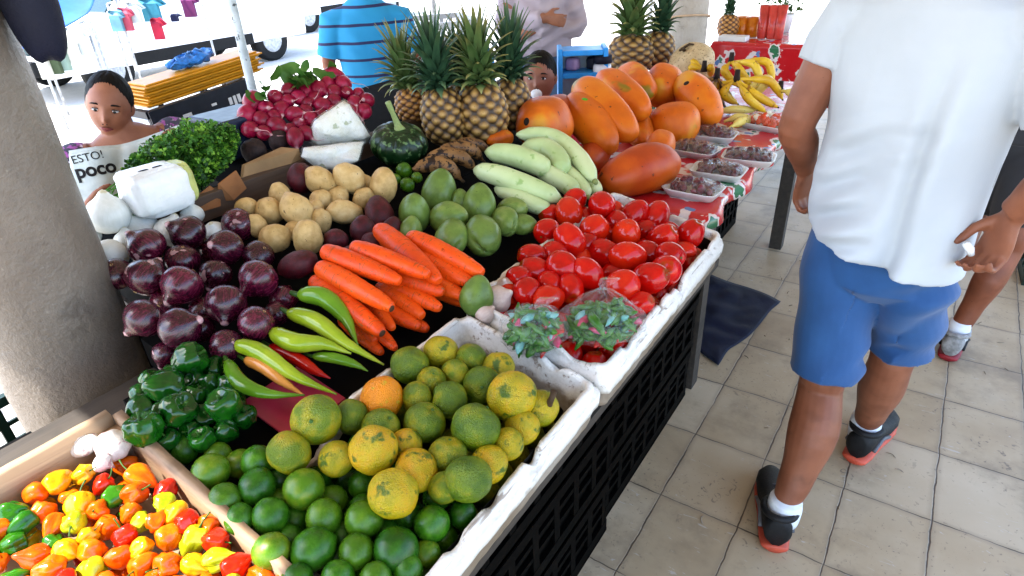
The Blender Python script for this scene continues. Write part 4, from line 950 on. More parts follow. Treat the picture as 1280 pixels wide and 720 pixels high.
MPINE = pine_mat('ripe_pineapple_skin', (.035, .018, .008), (.20, .10, .022), (.46, .27, .075))
MPINEO = pine_mat('orange_pineapple_skin', (.05, .02, .008), (.36, .14, .025), (.60, .30, .07))
def leaf_mat(name, a, b, tip):
    s = N(name); v, raw = s.coords(); sx = s.n('ShaderNodeAttribute', attribute_name='along')
    c = s.ramp(s.noise(v, 26, 3), [(.3, a), (.7, b)]); c = s.mix(s.step(sx.outputs['Fac'], .55, 1.0), c, tip)
    s.principled(c, .42, s.noise(v, 120, 2), .2, .003); return s.m
ML_DK = leaf_mat('dark_crown_leaf', (.018, .055, .028), (.045, .11, .05), (.09, .15, .06))
ML_LT = leaf_mat('light_crown_leaf', (.045, .105, .028), (.115, .17, .05), (.27, .25, .08))
def crown_mesh(n, L, seed, spread=1.0):
    r = random.Random(seed); vs, fs, at_ = [], [], []
    for k in range(n):
        t = k / n; az = k * 2.39996 + r.uniform(-.2, .2); tilt_ = (1 - t) ** 1.25 * 1.35 * spread + .10; ln = L * (.45 + .62 * t - .12 * (t > .9)) * r.uniform(.85, 1.12); w0 = .0138 * (1.15 - .35 * t)
        base = V((.016 * (1 - t) * math.cos(az), .016 * (1 - t) * math.sin(az), .075 * t)); P = base; dirt = tilt_ * .55; seg = 7; s0 = len(vs)
        for j in range(seg + 1):
            q = j / seg; wd = w0 * (1 - q ** 1.6) * (1 + .25 * math.sin(q * PI)) + .0005; fold = wd * .45
            rad = V((math.cos(az), math.sin(az), 0)); side = V((-math.sin(az), math.cos(az), 0)); dd = rad * math.sin(dirt) + V((0, 0, math.cos(dirt))); nn = rad * math.cos(dirt) - V((0, 0, math.sin(dirt)))
            vs += [P - side * wd - nn * -fold, P - nn * .0012, P + side * wd - nn * -fold]; at_ += [q] * 3
            P = P + dd * (ln / seg); dirt += tilt_ * .13 + .05 * (1 - t) + .03
        for j in range(seg):
            a = s0 + j * 3; fs += [(a, a + 1, a + 4, a + 3), (a + 1, a + 2, a + 5, a + 4)]
    return (vs, fs), at_
PM = {}
def with_attr(me, nm, vals):
    a = me.attributes.new(nm, 'FLOAT', 'POINT'); a.data.foreach_set('value', vals); return me
def pineapple(base, w, hpx, cm, label, lean=(0, 0, 1), bm=None, n=52, L=.17, seed=1, spread=1.0, group='pineapples behind the plantains', up_=1.0):
    bm = bm or MPINE; key = bm.name
    if key not in PM:
        m, at_ = pine_body(1); PM[key] = with_attr(mesh('pineapple', m, bm), 'eye', at_)
    R = pxr(w, base); sc = R / .0675; H = pxr(hpx, base) / .19
    o = obj('pineapple', PM[key], None, loc=base, rot=look_rot(lean, rnd.uniform(0, 6)), scale=(sc, sc, H)); tag(o, label, 'pineapple', group)
    m, at_ = crown_mesh(n, L, seed, spread); c = with_attr(mesh('crown', m, cm), 'along', at_); kk = sc * up_
    obj('crown', c, None, o, loc=(0, 0, .183), scale=(kk / sc, kk / sc, kk / H)); return o
pineapple(onp(521, 152, -.01), 20, 42, ML_LT, 'smallest pineapple with a pale yellow-green crown, nearest the man in stripes', (-.12, -.05, 1), MPINEO, 60, .22, 3, 1.15)
pineapple(onp(560, 180, -.02), 25, 68, ML_DK, 'pineapple with a tall dark green crown, second from the striped shirt', (-.10, .0, 1), None, 70, .20, 5, 1.15)
pineapple(onp(607, 181, -.02), 29, 74, ML_LT, 'pineapple with a yellowish crown, nearest the orange papaya', (-.06, .02, 1), None, 60, .16, 7, 1.2)
pineapple(onp(637, 162, -.03), 24, 62, ML_DK, 'pineapple with the tallest dark crown, half hidden behind the end-on papaya', (.02, .05, 1), None, 64, .19, 9, 1.0)
pineapple(onp(582, 160, -.02), 22, 56, ML_DK, 'pineapple mostly hidden behind the two tallest in front', (-.05, .0, 1), None, 46, .16, 21, 1.0)
g2 = 'pineapples beside the far column'
sup = at(800, 98, .83)
pineapple(at(787, 92, .86), 26, 46, ML_LT, 'nearer of the two pineapples beside the far column, with a green-yellow crown', (.02, 0, 1), None, 46, .15, 11, 1.0, g2)
pineapple(at(816, 88, .86), 20, 46, ML_DK, 'pineapple behind its neighbour, touching the far column', (.1, .1, 1), None, 46, .13, 13, 1.0, g2)

# ================================================================== dried fruit trays, papaya tray, bananas, melon
MDF = skin_mat('dark_dried_fruit', [(0, (.05, .010, .020)), (.6, (.13, .022, .045)), (1, (.24, .05, .08))], 60, .3, .3, bscale=90, bstr=.4, bdist=.004, coat=.3)
MFW = plain('white_foam_sheet', (.78, .77, .75), .5, .04)
def film_mat():
    s = N('clear_film'); v, _ = s.coords(); p = s.n('ShaderNodeBsdfTransparent'); g = s.n('ShaderNodeBsdfGlossy'); g.inputs['Roughness'].default_value = .08; g.inputs[0].default_value = (.9, .95, 1, 1)
    b = s.n('ShaderNodeBump'); b.inputs['Strength'].default_value = .9; b.inputs['Distance'].default_value = .01; s.l(s.noise(v, 45, 4, .6, 1.2), b.inputs['Height']); s.l(b.outputs[0], g.inputs['Normal'])
    d = s.n('ShaderNodeBsdfDiffuse'); d.inputs[0].default_value = (.75, .85, .88, 1)
    m0 = s.n('ShaderNodeMixShader'); m0.inputs[0].default_value = .12; s.l(g.outputs[0], m0.inputs[1]); s.l(d.outputs[0], m0.inputs[2])
    fr = s.n('ShaderNodeLayerWeight'); fr.inputs['Blend'].default_value = .35; s.l(b.outputs[0], fr.inputs['Normal'])
    f = s.math('ADD', s.math('MULTIPLY', s.math('POWER', fr.outputs['Facing'], 2.0), .55), .035, 0, True)
    m = s.n('ShaderNodeMixShader'); s.l(f, m.inputs[0]); s.l(p.outputs[0], m.inputs[1]); s.l(m0.outputs[0], m.inputs[2]); s.l(m.outputs[0], s.out.inputs[0]); return s.m
MFILM = film_mat()
def dish(L, W, h):
    rr = lambda i: [V((math.copysign(abs(math.cos(a)) ** .35, math.cos(a)) * (L / 2 - i), math.copysign(abs(math.sin(a)) ** .35, math.sin(a)) * (W / 2 - i), 0)) for a in [2 * PI * k / 40 for k in range(40)]]
    vs, fs = [], []; prof = [(.014, 0), (.002, h), (0, h + .002), (.005, h + .002), (.017, .003)]
    for i, z in prof: vs += [p + V((0, 0, z)) for p in rr(i)]
    for k in range(len(prof) - 1):
        for i in range(40): a = (i + 1) % 40; fs.append((k * 40 + i, k * 40 + a, (k + 1) * 40 + a, (k + 1) * 40 + i))
    fs += [tuple(range(39, -1, -1)), tuple(range(160, 200))]; return vs, fs
def lumps(n, L, W, z, r0, r1, seed, dome=.0):
    r = random.Random(seed); ms = []
    for k in range(n):
        x, y = r.uniform(-L / 2, L / 2), r.uniform(-W / 2, W / 2); R = r.uniform(r0, r1); s = r.randrange(99); zz = z + r.uniform(0, .012) + dome * max(0, 1 - (2 * x / L) ** 2) * max(0, 1 - (2 * y / W) ** 2)
        M_ = Matrix.Translation((x, y, zz)) @ Euler((r.uniform(0, 6), r.uniform(0, 6), r.uniform(0, 6))).to_matrix().to_4x4()
        ms.append(xf(blob(lambda u, v: tuple(R * (1 + .35 * fnoise(u, v, 1.8, s)) * q for q in (1.25 * math.sin(v) * math.cos(u), math.sin(v) * math.sin(u), .8 * math.cos(v))), 10, 7), M_))
    return join(*ms)
med = mesh('foam_dish', dish(.165, .115, .022), MFW); mef = []
def film_top(L, W, h, seed):
    n, m_ = 22, 16; vs, fs = [], []
    for j in range(m_ + 1):
        for i in range(n + 1):
            x, y = (i / n - .5) * L, (j / m_ - .5) * W; e = max(0, 1 - (2 * x / L) ** 4) * max(0, 1 - (2 * y / W) ** 4); vs.append(V((x, y, h + .020 * e + .004 * e * nz((x, y, 0), 55, seed))))
    for j in range(m_):
        for i in range(n): a = j * (n + 1) + i; fs.append((a, a + 1, a + n + 2, a + n + 1))
    return vs, fs
for k, (x, y, yaw, t) in enumerate(((891, 174, 4, 'film-wrapped tray of dark dried fruit touching the tall papaya'), (868, 193, -6, 'film-wrapped tray of dark dried fruit between the broad papaya and its neighbours'), (935, 203, 8, 'film-wrapped tray of dark dried fruit nearest the aisle edge of the table'), (897, 220, 2, 'film-wrapped tray of dark dried fruit in front of the other trays'), (866, 243, -3, 'film-wrapped tray of dark dried fruit nearest the tomatoes'))):
    e = empty('fruit_tray', at(x, y, TZ + .007) + V((0, 0, -.0)), (0, 0, math.radians(yaw))); e.scale = (1.02, 1.02, 1); tag(e, t, 'fruit tray', 'dried fruit trays on the red oilcloth')
    obj('dish', med, None, e); obj('dried_fruit', lumps(46, .125, .08, .016, .010, .014, k + 3, .012), MDF, e)['kind'] = 'stuff'; obj('film', film_top(.163, .113, .026, k), MFILM, e)
e = empty('papaya_tray', at(957, 160, TZ + .007), (0, 0, math.radians(165))); tag(e, 'tray of cut orange-red fruit under film beside the loose bananas', 'fruit tray')
obj('dish', med, None, e, scale=(1.15, 1.15, 1)); obj('cut_fruit', lumps(26, .13, .09, .018, .012, .017, 31, .014), plain('cut_papaya', (.62, .10, .03), .25, .25, 30), e)['kind'] = 'stuff'
obj('cut_fruit', lumps(7, .05, .07, .03, .010, .014, 33, .01), plain('cut_white_fruit', (.75, .66, .55), .3), e); obj('film', film_top(.18, .125, .03, 9), MFILM, e)

MBAN = skin_mat('banana_skin', [(0, (.56, .34, .02)), (.5, (.68, .46, .035)), (1, (.74, .56, .09))], 12, .42, .3, spots=[((.12, .06, .02), 60, .66, .04), ((.34, .17, .03), 22, .64, .08)], bscale=60, bstr=.1)
MBANB = skin_mat('browned_banana_skin', [(0, (.14, .07, .018)), (.5, (.26, .14, .03)), (1, (.45, .28, .05))], 12, .45, .3, spots=[((.05, .025, .012), 30, .56, .08)], bscale=60, bstr=.2)
MBANP = skin_mat('pale_banana_skin', [(0, (.66, .52, .12)), (1, (.78, .66, .26))], 12, .42, .3, spots=[((.2, .11, .03), 50, .66, .04)], bscale=60, bstr=.1)
def banana(parent, P0, P1, bulge, m, R=.018, base=None):
    P0, P1 = V(P0), V(P1); md = (P0 + P1) / 2 + V(bulge); pts_ = curve_pts([P0, P0.lerp(md, .55) + V(bulge) * .12, md, P1.lerp(md, .45) + V(bulge) * .10, P1], 18)
    rad = [R * k for k in lerps([.32, .40, .85, 1, 1, .95, .75, .22], 18)]; rad[-1] = R * .2
    o = wobj('banana', tube(pts_, rad, 7), m, parent, base=None if parent else md); d = (pts_[-1] - pts_[-2]).normalized()
    wobj('tip', tube([pts_[-1] - d * .003, pts_[-1] + d * .006], [R * .25, R * .2], 6), MSCAR, o, base=(V(parent.location) if parent else V(o.location))); return o
def bunch(sx, sy, sz, ends, m, label, R=.018, n2=None):
    S = at(sx, sy, sz); e = empty('banana_bunch', S); tag(e, label, 'bananas')
    wobj('bunch_stem', tube([S + V((0, 0, .035)), S + V((0, 0, .01)), S - V((0, 0, .012))], [.010, .012, .016], 8), MSCAR, e)
    for k, (x, y, z, bx, by, bz) in enumerate(ends): banana(e, S + V((rnd.uniform(-.006, .006), rnd.uniform(-.006, .006), -.004)), at(x, y, z), (bx, by, bz), m, R)
bunch(921, 98, .94, [(972, 134, .83, .0, -.03, .0), (957, 140, .82, .01, -.06, .0), (922, 130, .83, -.04, -.05, .0), (907, 124, .83, -.06, -.03, .01), (978, 124, .84, .03, .03, .03)], MBAN, 'ripe yellow banana bunch with a dark stem in the middle of the bananas')
bunch(914, 76, .97, [(952, 108, .88, .03, .0, .04), (940, 110, .87, .0, -.04, .03), (922, 108, .87, -.03, -.05, .02), (965, 104, .88, .05, .03, .04)], MBAN, 'yellow banana bunch furthest back against the red oilcloth')
bunch(896, 96, .94, [(906, 133, .83, -.02, -.05, .01), (893, 126, .83, -.04, -.05, .02), (882, 115, .84, -.06, -.02, .02), (914, 126, .83, .02, -.05, .0)], MBANB, 'browned banana bunch between the tall papaya and the yellow bunch')
bunch(880, 86, .93, [(858, 92, .86, -.02, -.02, .05), (866, 100, .85, -.02, -.04, .04), (888, 96, .88, .02, -.03, .03)], MBAN, 'small yellow banana bunch lying against the melon')
bunch(975, 112, .88, [(930, 118, .85, .0, .04, .05), (940, 124, .83, .0, .02, .05), (985, 136, .82, .03, -.02, .03)], MBANP, 'pale yellow banana bunch nearest the aisle')
for (a, b, t) in (((893, 141), (945, 138), 'loose speckled banana lying behind the others'), ((905, 152), (940, 148), 'loose speckled banana in the middle of three'), ((912, 160), (942, 149), 'loose speckled banana nearest the dried fruit trays')):
    o = banana(None, at(*a, TZ + .025), at(*b, TZ + .025), (.0, -.015, .012), MBANP, .017); tag(o, t, 'banana', 'loose bananas on the red oilcloth')
MMEL = skin_mat('netted_melon_skin', [(0, (.48, .36, .20)), (1, (.66, .54, .36))], 3, .6, .4, spots=[((.35, .26, .14), 12, .55, .08)], bscale=20, bstr=.4)
P = at(864, 80, .92); o = fruit('melon', mesh('melon', m_round(5, .82, .04, .12), MMEL), P, pxr(29, P), (-.3, -.5, .8)); tag(o, 'round beige melon with a dry dark stem, in front of the far column', 'melon')
obj('stem', join(tube([(0, 0, .70), (.05, .05, .9), (.25, .1, .98)], [.09, .07, .05], 7), tube([(0, 0, .86), (-.28, .1, .84), (-.4, .2, .72)], [.06, .05, .03], 7)), MSTEMD, o)

# ================================================================== radishes
RADL = [(322, 129, 12, 1), (311, 144, 11, 0), (337, 138, 10, 0), (326, 149, 10, 0), (315, 162, 10, 0), (331, 164, 9, 0), (347, 155, 11, 0), (346, 122, 9, 0), (361, 113, 9, 0), (354, 139, 10, 0), (367, 141, 10, 0), (373, 122, 9, 0), (381, 116, 8, 0), (398, 112, 10, 0), (392, 126, 9, 0), (406, 106, 9, 0), (419, 96, 10, 1),
        (428, 105, 10, 0), (420, 116, 9, 0), (433, 116, 8, 0), (404, 132, 10, 0), (389, 147, 9, 0), (373, 155, 9, 0), (369, 172, 10, 1), (382, 166, 9, 0), (414, 128, 9, 0), (446, 128, 9, 0), (456, 126, 9, 0), (455, 139, 9, 0), (362, 126, 8, 0), (342, 146, 8, 0), (380, 137, 8, 0), (416, 140, 8, 0), (440, 140, 8, 0), (398, 143, 8, 0), (360, 160, 8, 0), (446, 117, 7, 0), (386, 130, 7, 0)]
dzr = lambda q: .04 + max(0, (165 - q[1])) * .0012
its = heap(RADL, dzr, .86, 1.06); L_ = []
def m_radl(s): return m_radish(s)
for q, (P, R) in zip(RADL, its):
    up = V((rnd.gauss(-.6, .4), rnd.gauss(.3, .5), rnd.gauss(.3, .4))); o = fruit('radish', var('radish', m_radl, MRAD, 3), P, R, up, sc=(1, 1, 1.25 if q[3] else 1.0)); tag(o, None, 'radish', 'radishes bunched in front of the man'); L_.append((o, 'pinkish red radish'))
    a = rnd.uniform(-.8, .8); obj('root', tube(curve_pts([(0, 0, -1.45), (a * .4, .1, -2.1), (a, .3, -2.7), (a * 1.9, .1, -3.3)], 8), lerps([.10, .05, .03, .015], 8), 5), plain('radish_root', (.60, .36, .36), .5) if 'radish_root' not in bpy.data.materials else bpy.data.materials['radish_root'], o)
row_label(L_, 6, 'of the radishes')
MLEAF = skin_mat('fresh_leaf', [(0, (.03, .10, .02)), (.5, (.07, .17, .03)), (1, (.14, .25, .06))], 18, .5, .3)
def leaves(name, centre, size, n, seed, m, label, cat, kind=None):
    r = random.Random(seed); vs, fs = [], []
    for k in range(n):
        c = V(centre) + V((r.gauss(0, size[0]), r.gauss(0, size[1]), abs(r.gauss(0, size[2])))); R = r.uniform(.6, 1.2) * size[3]; e = Euler((r.uniform(-.9, .9), r.uniform(-.9, .9), r.uniform(0, 6.3))).to_matrix(); s0 = len(vs); nn = 9
        vs.append(c)
        for i in range(nn): t = 2 * PI * i / nn; vs.append(c + e @ V((R * (1 + .2 * math.sin(3 * t)) * math.cos(t), R * .7 * math.sin(t), R * .25 * math.cos(2 * t))))
        for i in range(nn): fs.append((s0, s0 + 1 + i, s0 + 1 + (i + 1) % nn))
    o = wobj(name, (vs, fs), m, base=centre); tag(o, label, cat, None, kind); return o
leaves('radish_leaves', onp(379, 104, .12), (.03, .03, .02, .03), 22, 4, MLEAF, 'green leaves of the radish bunch sticking up behind the red radishes', 'leaves')
leaves('radish_leaves', onp(330, 125, .10), (.02, .02, .015, .02), 8, 5, MLEAF, 'few pale green radish leaves beside the thin pole', 'leaves')

# ================================================================== herb bunch, wrapped bundle, cheese bags, boards
MHERB = [skin_mat('herb_leaf' + n_, st_, 40, .6, .2) for n_, st_ in (('_dark', [(0, (.02, .08, .012)), (1, (.045, .14, .016))]), ('_mid', [(0, (.06, .18, .018)), (1, (.11, .26, .03))]), ('_light', [(0, (.16, .34, .03)), (1, (.28, .45, .07))]))]
A0, A1 = onp(160, 234, .035), onp(292, 178, .04); hb = empty('herb_bunch', A0.lerp(A1, .5)); tag(hb, 'big bushy bunch of fresh green parsley behind the white onions', 'herbs')
ax = A1 - A0; r = random.Random(9); vs, fs, mi = [], [], []; sv = []
for k in range(4200):
    t = r.random(); wd = .072 * math.sin(PI * min(1, t * .80 + .16)) + .02; a, q = r.uniform(0, 6.28), r.random() ** .5
    c = A0 + ax * t + V((math.cos(a) * wd * q * .7, math.sin(a) * wd * q * .5, math.sin(a) * wd * q + .012 * nz((t * 9, a, 0), 1)))
    e = Euler((r.uniform(-1.3, 1.3), r.uniform(-1.3, 1.3), r.uniform(0, 6.3))).to_matrix(); R = r.uniform(.005, .0105)
    mm = r.choices((0, 1, 2), (3, 5, 2))[0]
    for l in range(3):
        b = l * 2.1; d = V((math.cos(b), math.sin(b), 0)); p = V((-d.y, d.x, 0)); s0 = len(vs)
        vs += [c, c + e @ (d * R * .6 + p * R * .5 + V((0, 0, R * .2))), c + e @ (d * R * 1.25), c + e @ (d * R * .6 - p * R * .5 + V((0, 0, R * .2)))]; fs += [(s0, s0 + 1, s0 + 2, s0 + 3)]; mi.append(mm)
bL = V(hb.location); obj('herb_leaves', ([v - bL for v in vs], fs), MHERB, hb, midx=mi)['kind'] = 'stuff'
ms = []
for k in range(70):
    t = r.random() * .75; a = r.uniform(-.05, .05); P = A0 + ax * t + V((a * .6, 0, r.uniform(-.05, .03))); ms.append(tube(curve_pts([P, P + ax * .14 + V((0, 0, r.uniform(-.01, .03))), P + ax * .3 + V((r.uniform(-.03, .03), 0, r.uniform(0, .05)))], 5), .0014, 4))
for k in range(16):
    P = A0 + V((r.uniform(-.03, .03), r.uniform(-.04, .02), r.uniform(-.05, .02))); ms.append(tube([P + ax * .12, P, P - ax * .17 + V((0, 0, r.uniform(-.05, .0)))], .0018, 5))
o = obj('herb_stems', ([v - bL for v in join(*ms)[0]], join(*ms)[1]), MHERB[1], hb); o['kind'] = 'stuff'

def pillow(ctr, ux, uy, uz, p=.55, lump=.05, seed=1, n=(40, 24)):
    def sg(x, q): return math.copysign(abs(x) ** q, x)
    def f(u, v):
        d = V(ux) * (sg(math.cos(u), p) * sg(math.sin(v), p)) + V(uy) * (sg(math.sin(u), p) * sg(math.sin(v), p)) + V(uz) * sg(math.cos(v), p); k = 1 + lump * fnoise(u, v, 2.5, seed) + lump * .5 * fnoise(u, v, 6, seed)
        return V(ctr) + d * k
    return blob(f, *n)
MWRAP = plain('white_plastic_wrap', (.74, .76, .74), .28, .04, 30, 40, .4, .006)
MYEL = plain('yellowish_wrap_end', (.50, .52, .22), .35, .2)
a, b = onp(166, 258, .05), onp(228, 238, .05); c = (a + b) / 2; d = (b - a) / 2
o = wobj('wrapped_bundle', pillow(c + V((0, 0, .02)), d * 1.15, d.cross(V((0, 0, 1))).normalized() * .052, V((0, 0, .047)), .42, .08, 3), MWRAP, base=c); tag(o, 'white plastic-wrapped bundle lying behind the white onions', 'bundle')
e = c + d * 1.10; wobj('wrap_end', pillow(e + V((0, 0, .022)), d.normalized() * .011, d.cross(V((0, 0, 1))).normalized() * .045, V((0, 0, .042)), .5, .08, 5), MYEL, o)
ww = d.normalized()
for q in (-.3, .25): wobj('tape_mark', pillow(c + d * q + V((0, 0, .0675)) + d.cross(V((0, 0, 1))).normalized() * .012, d.normalized() * .011, d.cross(V((0, 0, 1))).normalized() * .003, V((0, 0, .0015)), .6, .1, 2, (14, 8)), MNAVY, o)
MCHEESE = skin_mat('crumbly_white_cheese', [(0, (.72, .70, .60)), (1, (.82, .81, .75))], 25, .5, .2, spots=[((.45, .47, .33), 30, .62, .06)], bscale=90, bstr=.5, bdist=.006)
def wedge(px, dz, th, seed):
    """bag of cheese standing up; px: outline in the picture's pixels mapped onto one upright sloping plane"""
    ps = [onp(x, y, dz + h) for x, y, h in px]; c = sum(ps, V((0, 0, 0))) / len(ps); nrm = (ps[1] - ps[0]).cross(ps[2] - ps[0]).normalized(); vs, fs = [], []; n = len(ps); k = 6; out = []
    dens = []
    for i in range(n):
        for j in range(k): dens.append(ps[i].lerp(ps[(i + 1) % n], j / k))
    m_ = len(dens); rings = [(.0, -.85), (.55, -1), (.93, -.8), (1.0, 0), (.93, .8), (.55, 1), (.0, .85)]
    vs.append(c - nrm * th)
    for s_, h in rings[1:-1]:
        for p in dens: q = c.lerp(p, s_); vs.append(q + nrm * th * h * (1 if abs(h) == 1 else .9) + V((nz(q, 30, seed), nz(q, 30, seed + 1), nz(q, 30, seed + 2))) * .004)
    vs.append(c + nrm * th)
    for i in range(m_): fs.append((0, 1 + i, 1 + (i + 1) % m_)); 
    for r_ in range(4):
        for i in range(m_): a_, b_ = 1 + r_ * m_ + i, 1 + r_ * m_ + (i + 1) % m_; fs.append((a_, b_, b_ + m_, a_ + m_))
    e = len(vs) - 1
    for i in range(m_): fs.append((e, 1 + 4 * m_ + i, 1 + 4 * m_ + (i + 1) % m_))
    return (vs, fs), c
def grow(m, c, k): return [c + (V(v) - c) * k for v in m[0]], m[1]
m1, c1_ = wedge([(388, 176, .02), (396, 158, .07), (437, 130, .12), (459, 163, .05), (456, 172, .02), (420, 178, .01)], .0, .028, 2)
o = wobj('cheese_bag', m1, MCHEESE, base=c1_); tag(o, 'pointed clear bag of crumbly white cheese on top of another bag', 'cheese'); wobj('plastic_film', grow(m1, c1_, 1.07), MFILM, o)
m1, c1_ = wedge([(376, 196, .03), (380, 186, .05), (420, 180, .06), (455, 177, .05), (448, 198, .03), (425, 212, .0), (395, 210, .0)], .0, .026, 6)
o = wobj('cheese_bag', m1, MCHEESE, base=c1_); tag(o, 'lower flatter bag of white cheese between the beetroot and the pumpkin', 'cheese'); wobj('plastic_film', grow(m1, c1_, 1.06), MFILM, o)
MCARD = plain('brown_cardboard', (.30, .15, .065), .8, .25, 10, 90, .25)
MCARD2 = plain('tan_board', (.36, .24, .13), .75, .2, 10, 90, .25)
def pboard(name, px, th, m, label, cat, seed=0):
    ps = [onp(*q) for q in px]; c = sum(ps, V((0, 0, 0))) / len(ps); nrm = (ps[1] - ps[0]).cross(ps[2] - ps[0]).normalized(); n = len(ps); vs = [p - nrm * th / 2 for p in ps] + [p + nrm * th / 2 for p in ps]
    fs = [tuple(range(n)), tuple(range(n, 2 * n))] + [(i, (i + 1) % n, n + (i + 1) % n, n + i) for i in range(n)]
    o = wobj(name, (vs, fs), m, base=c, smooth=False, bevel=.0015); tag(o, label, cat); return o
pboard('wooden_board', [(300, 240, -.02), (304, 206, .035), (352, 184, .04), (372, 186, .04), (376, 203, .0), (352, 224, -.02)], .012, MCARD2, 'pale tan board standing between the dark beets and the potatoes', 'board')
pboard('cardboard_piece', [(250, 266, -.02), (247, 244, .01), (262, 232, .02), (275, 240, .0), (276, 258, -.02)], .004, MCARD, 'smaller torn orange-brown cardboard piece beside the wrapped bundle', 'cardboard')
pboard('cardboard_piece', [(272, 252, -.02), (273, 230, .025), (295, 213, .035), (308, 235, .0), (292, 250, -.015)], .004, MCARD, 'larger torn orange-brown cardboard piece beside the tan board', 'cardboard')
o = wobj('divider_board', slab(-1.352, -1.372, .60, 1.62, .012, .06), MBROWN, base=tilt(-1.36, 1.1, -.04), smooth=False, bevel=.002); tag(o, 'long stained brown board separating the potatoes from the back row', 'board')
o = wobj('plastic_tub', box(-1.70, -1.54, .93, 1.10, zp(-1.62) - .05, zp(-1.62) + .055), plain('dark_blue_plastic', (.012, .028, .07), .4), base=tilt(-1.62, 1.0, -.05), smooth=False, bevel=.008); tag(o, 'dark blue plastic tub under the end of the parsley bunch', 'tub')

# ================================================================== bagged chillies on the tomato crate
MBG = [skin_mat('bagged_green', [(0, (.03, .13, .02)), (1, (.12, .26, .05))], 90, .3, .2), skin_mat('bagged_pink', [(0, (.40, .05, .12)), (1, (.55, .12, .2))], 90, .4, .2), skin_mat('bagged_red', [(0, (.4, .02, .015)), (1, (.5, .06, .03))], 90, .3, .2), skin_mat('bagged_teal', [(0, (.10, .30, .28)), (1, (.3, .5, .48))], 90, .3, .2)]
def herb_bag(px, py, rx, ry, rz, label, seed, tip):
    rx, rz = rx * 1.08, rz * .82
    c = onp(px, py, .045); e = empty('produce_bag', c); tag(e, label, 'bag'); r = random.Random(seed); ms, mi = [], []
    X = RGT.copy(); X.z = 0; X.normalize(); Yv = V((-X.y, X.x, 0)); Z = V((0, 0, 1))
    for k in range(170):
        a, q, h = r.uniform(0, 6.28), r.random() ** .5 * .8, r.uniform(-.75, .6); w_ = math.sqrt(max(0, 1 - h * h)); P = X * rx * q * w_ * math.cos(a) + Yv * ry * q * w_ * math.sin(a) + Z * rz * h
        d = V((r.gauss(0, 1), r.gauss(0, 1), r.gauss(0, .5))).normalized() * r.uniform(.014, .026); R = r.uniform(.0055, .009)
        m = tube([P - d, P - d * .4, P + d * .3, P + d], [R * .3, R, R * .9, R * .2], 7); ms.append(m); mi += [r.choices((0, 1, 2, 3), (10, .7, .6, .9))[0]] * len(m[1])
    obj('small_chillies', join(*ms), MBG, e, midx=mi)['kind'] = 'stuff'
    def f(u, v):
        s_ = math.sin(v); k = 1 + .10 * fnoise(u, v, 3, seed) + .05 * math.sin(9 * u + 3 * math.cos(v)) * (math.cos(v) > -.2)
        p = X * rx * 1.06 * s_ * math.cos(u) * k + Yv * ry * 1.06 * s_ * math.sin(u) * k + Z * rz * math.cos(v) * k
        return p + V(tip) * math.exp(-(v / .5) ** 2)
    obj('plastic_film', blob(f, 56, 36), MFILM, e)
    kn = V(tip) + Z * rz; rs = [(kn * .94, .006), (kn, .004), (kn * 1.1 + X * .006, .012), (kn * 1.25 + X * .014, .016)]
    obj('knot', loft([(p, X * q * 1.2, Yv * q * .5) for p, q in rs], 14), MFILM, e)
herb_bag(667, 412, .055, .05, .052, 'knotted clear bag of small green chillies, the smaller of two, over the foam rim', 5, (.012, .0, .012))
herb_bag(752, 402, .072, .055, .05, 'larger clear bag of small green and pink chillies on the tomatoes', 8, (-.01, .02, .02))
# ================================================================== behind the stall
MYELP = plain('yellow_plastic', (.62, .32, .012), .4, .15, 12, 60, .1)
MSLATE = plain('dark_slate_plastic', (.022, .026, .04), .45, .3)
MGREYP = plain('pale_grey_plastic', (.60, .60, .60), .45, .12)
MBLUEP = plain('light_blue_plastic', (.05, .34, .68), .35, .12)
MWHITEP = plain('white_plastic', (.76, .76, .75), .4, .04)
MGREENP = plain('dark_green_plastic', (.012, .045, .03), .5, .3)
MREDP = plain('red_plastic', (.50, .05, .05), .35, .15)
# yellow trays nested on a dark crate
YA, YB = atx(178, 108, -2.62), atx(320, 64, -2.62); yd = (YB - YA); yl = yd.length; yn = V((-1, 0, 0)); ys = atx(186, 136, -2.62); th = (YA - ys).length
rot = Matrix((yn * -1, yd.normalized(), yn.cross(yd.normalized()) * -1)).transposed().to_4x4()
for k in range(4):
    hh = th / 4; m = join(box(-.16, 0, 0, yl, 0, hh * .30), box(-.17, .012, -.012, yl + .012, hh * .30, hh * .62), box(-.15, -.004, .004, yl - .004, hh * .62, hh * .98))
    base = YA - V((0, 0, th)) + V((0, 0, k * hh)); mm = xf(m, Matrix.Translation(base + yd.normalized() * (.012 * (k % 2))) @ rot)
    o = wobj('yellow_tray', mm, MYELP, base=base, smooth=False, bevel=.004); tag(o, 'yellow plastic tray %s of the nested stack on the dark crate' % ('at the bottom', 'second from bottom', 'second from top', 'on top')[k], 'tray', 'yellow trays nested behind the radishes')
cb = YA - V((0, 0, th))
ch = .30; m = crate_mesh(yl * .88, .36, ch, 2, 1)
o = obj('dark_crate', m, MSLATE, None, False, loc=cb + yd * .46 + V((-.18, 0, -ch - .01)), rot=(math.atan2(yd.z, math.hypot(yd.x, yd.y)), 0, 0)); tag(o, 'dark slate crate with white label marks under the yellow trays', 'crate')
obj('side_panel', box(.187, .193, -yl * .44, yl * .44, .0, ch), MSLATE, o, False)
for (y, z, a, b) in ((.12, .235, .008, .03), (.143, .232, .007, .04), (.165, .235, .008, .035), (.13, .19, .012, .009), (.155, .185, .008, .009), (.04, .245, .012, .01), (-.09, .24, .02, .014)):
    obj('label_mark', box(.1935, .195, y - a, y + a, z - b / 2, z + b / 2), MWHITEP, o, False)
z0 = -.12; z1 = cb.z + yd.z * .46 - ch - .012
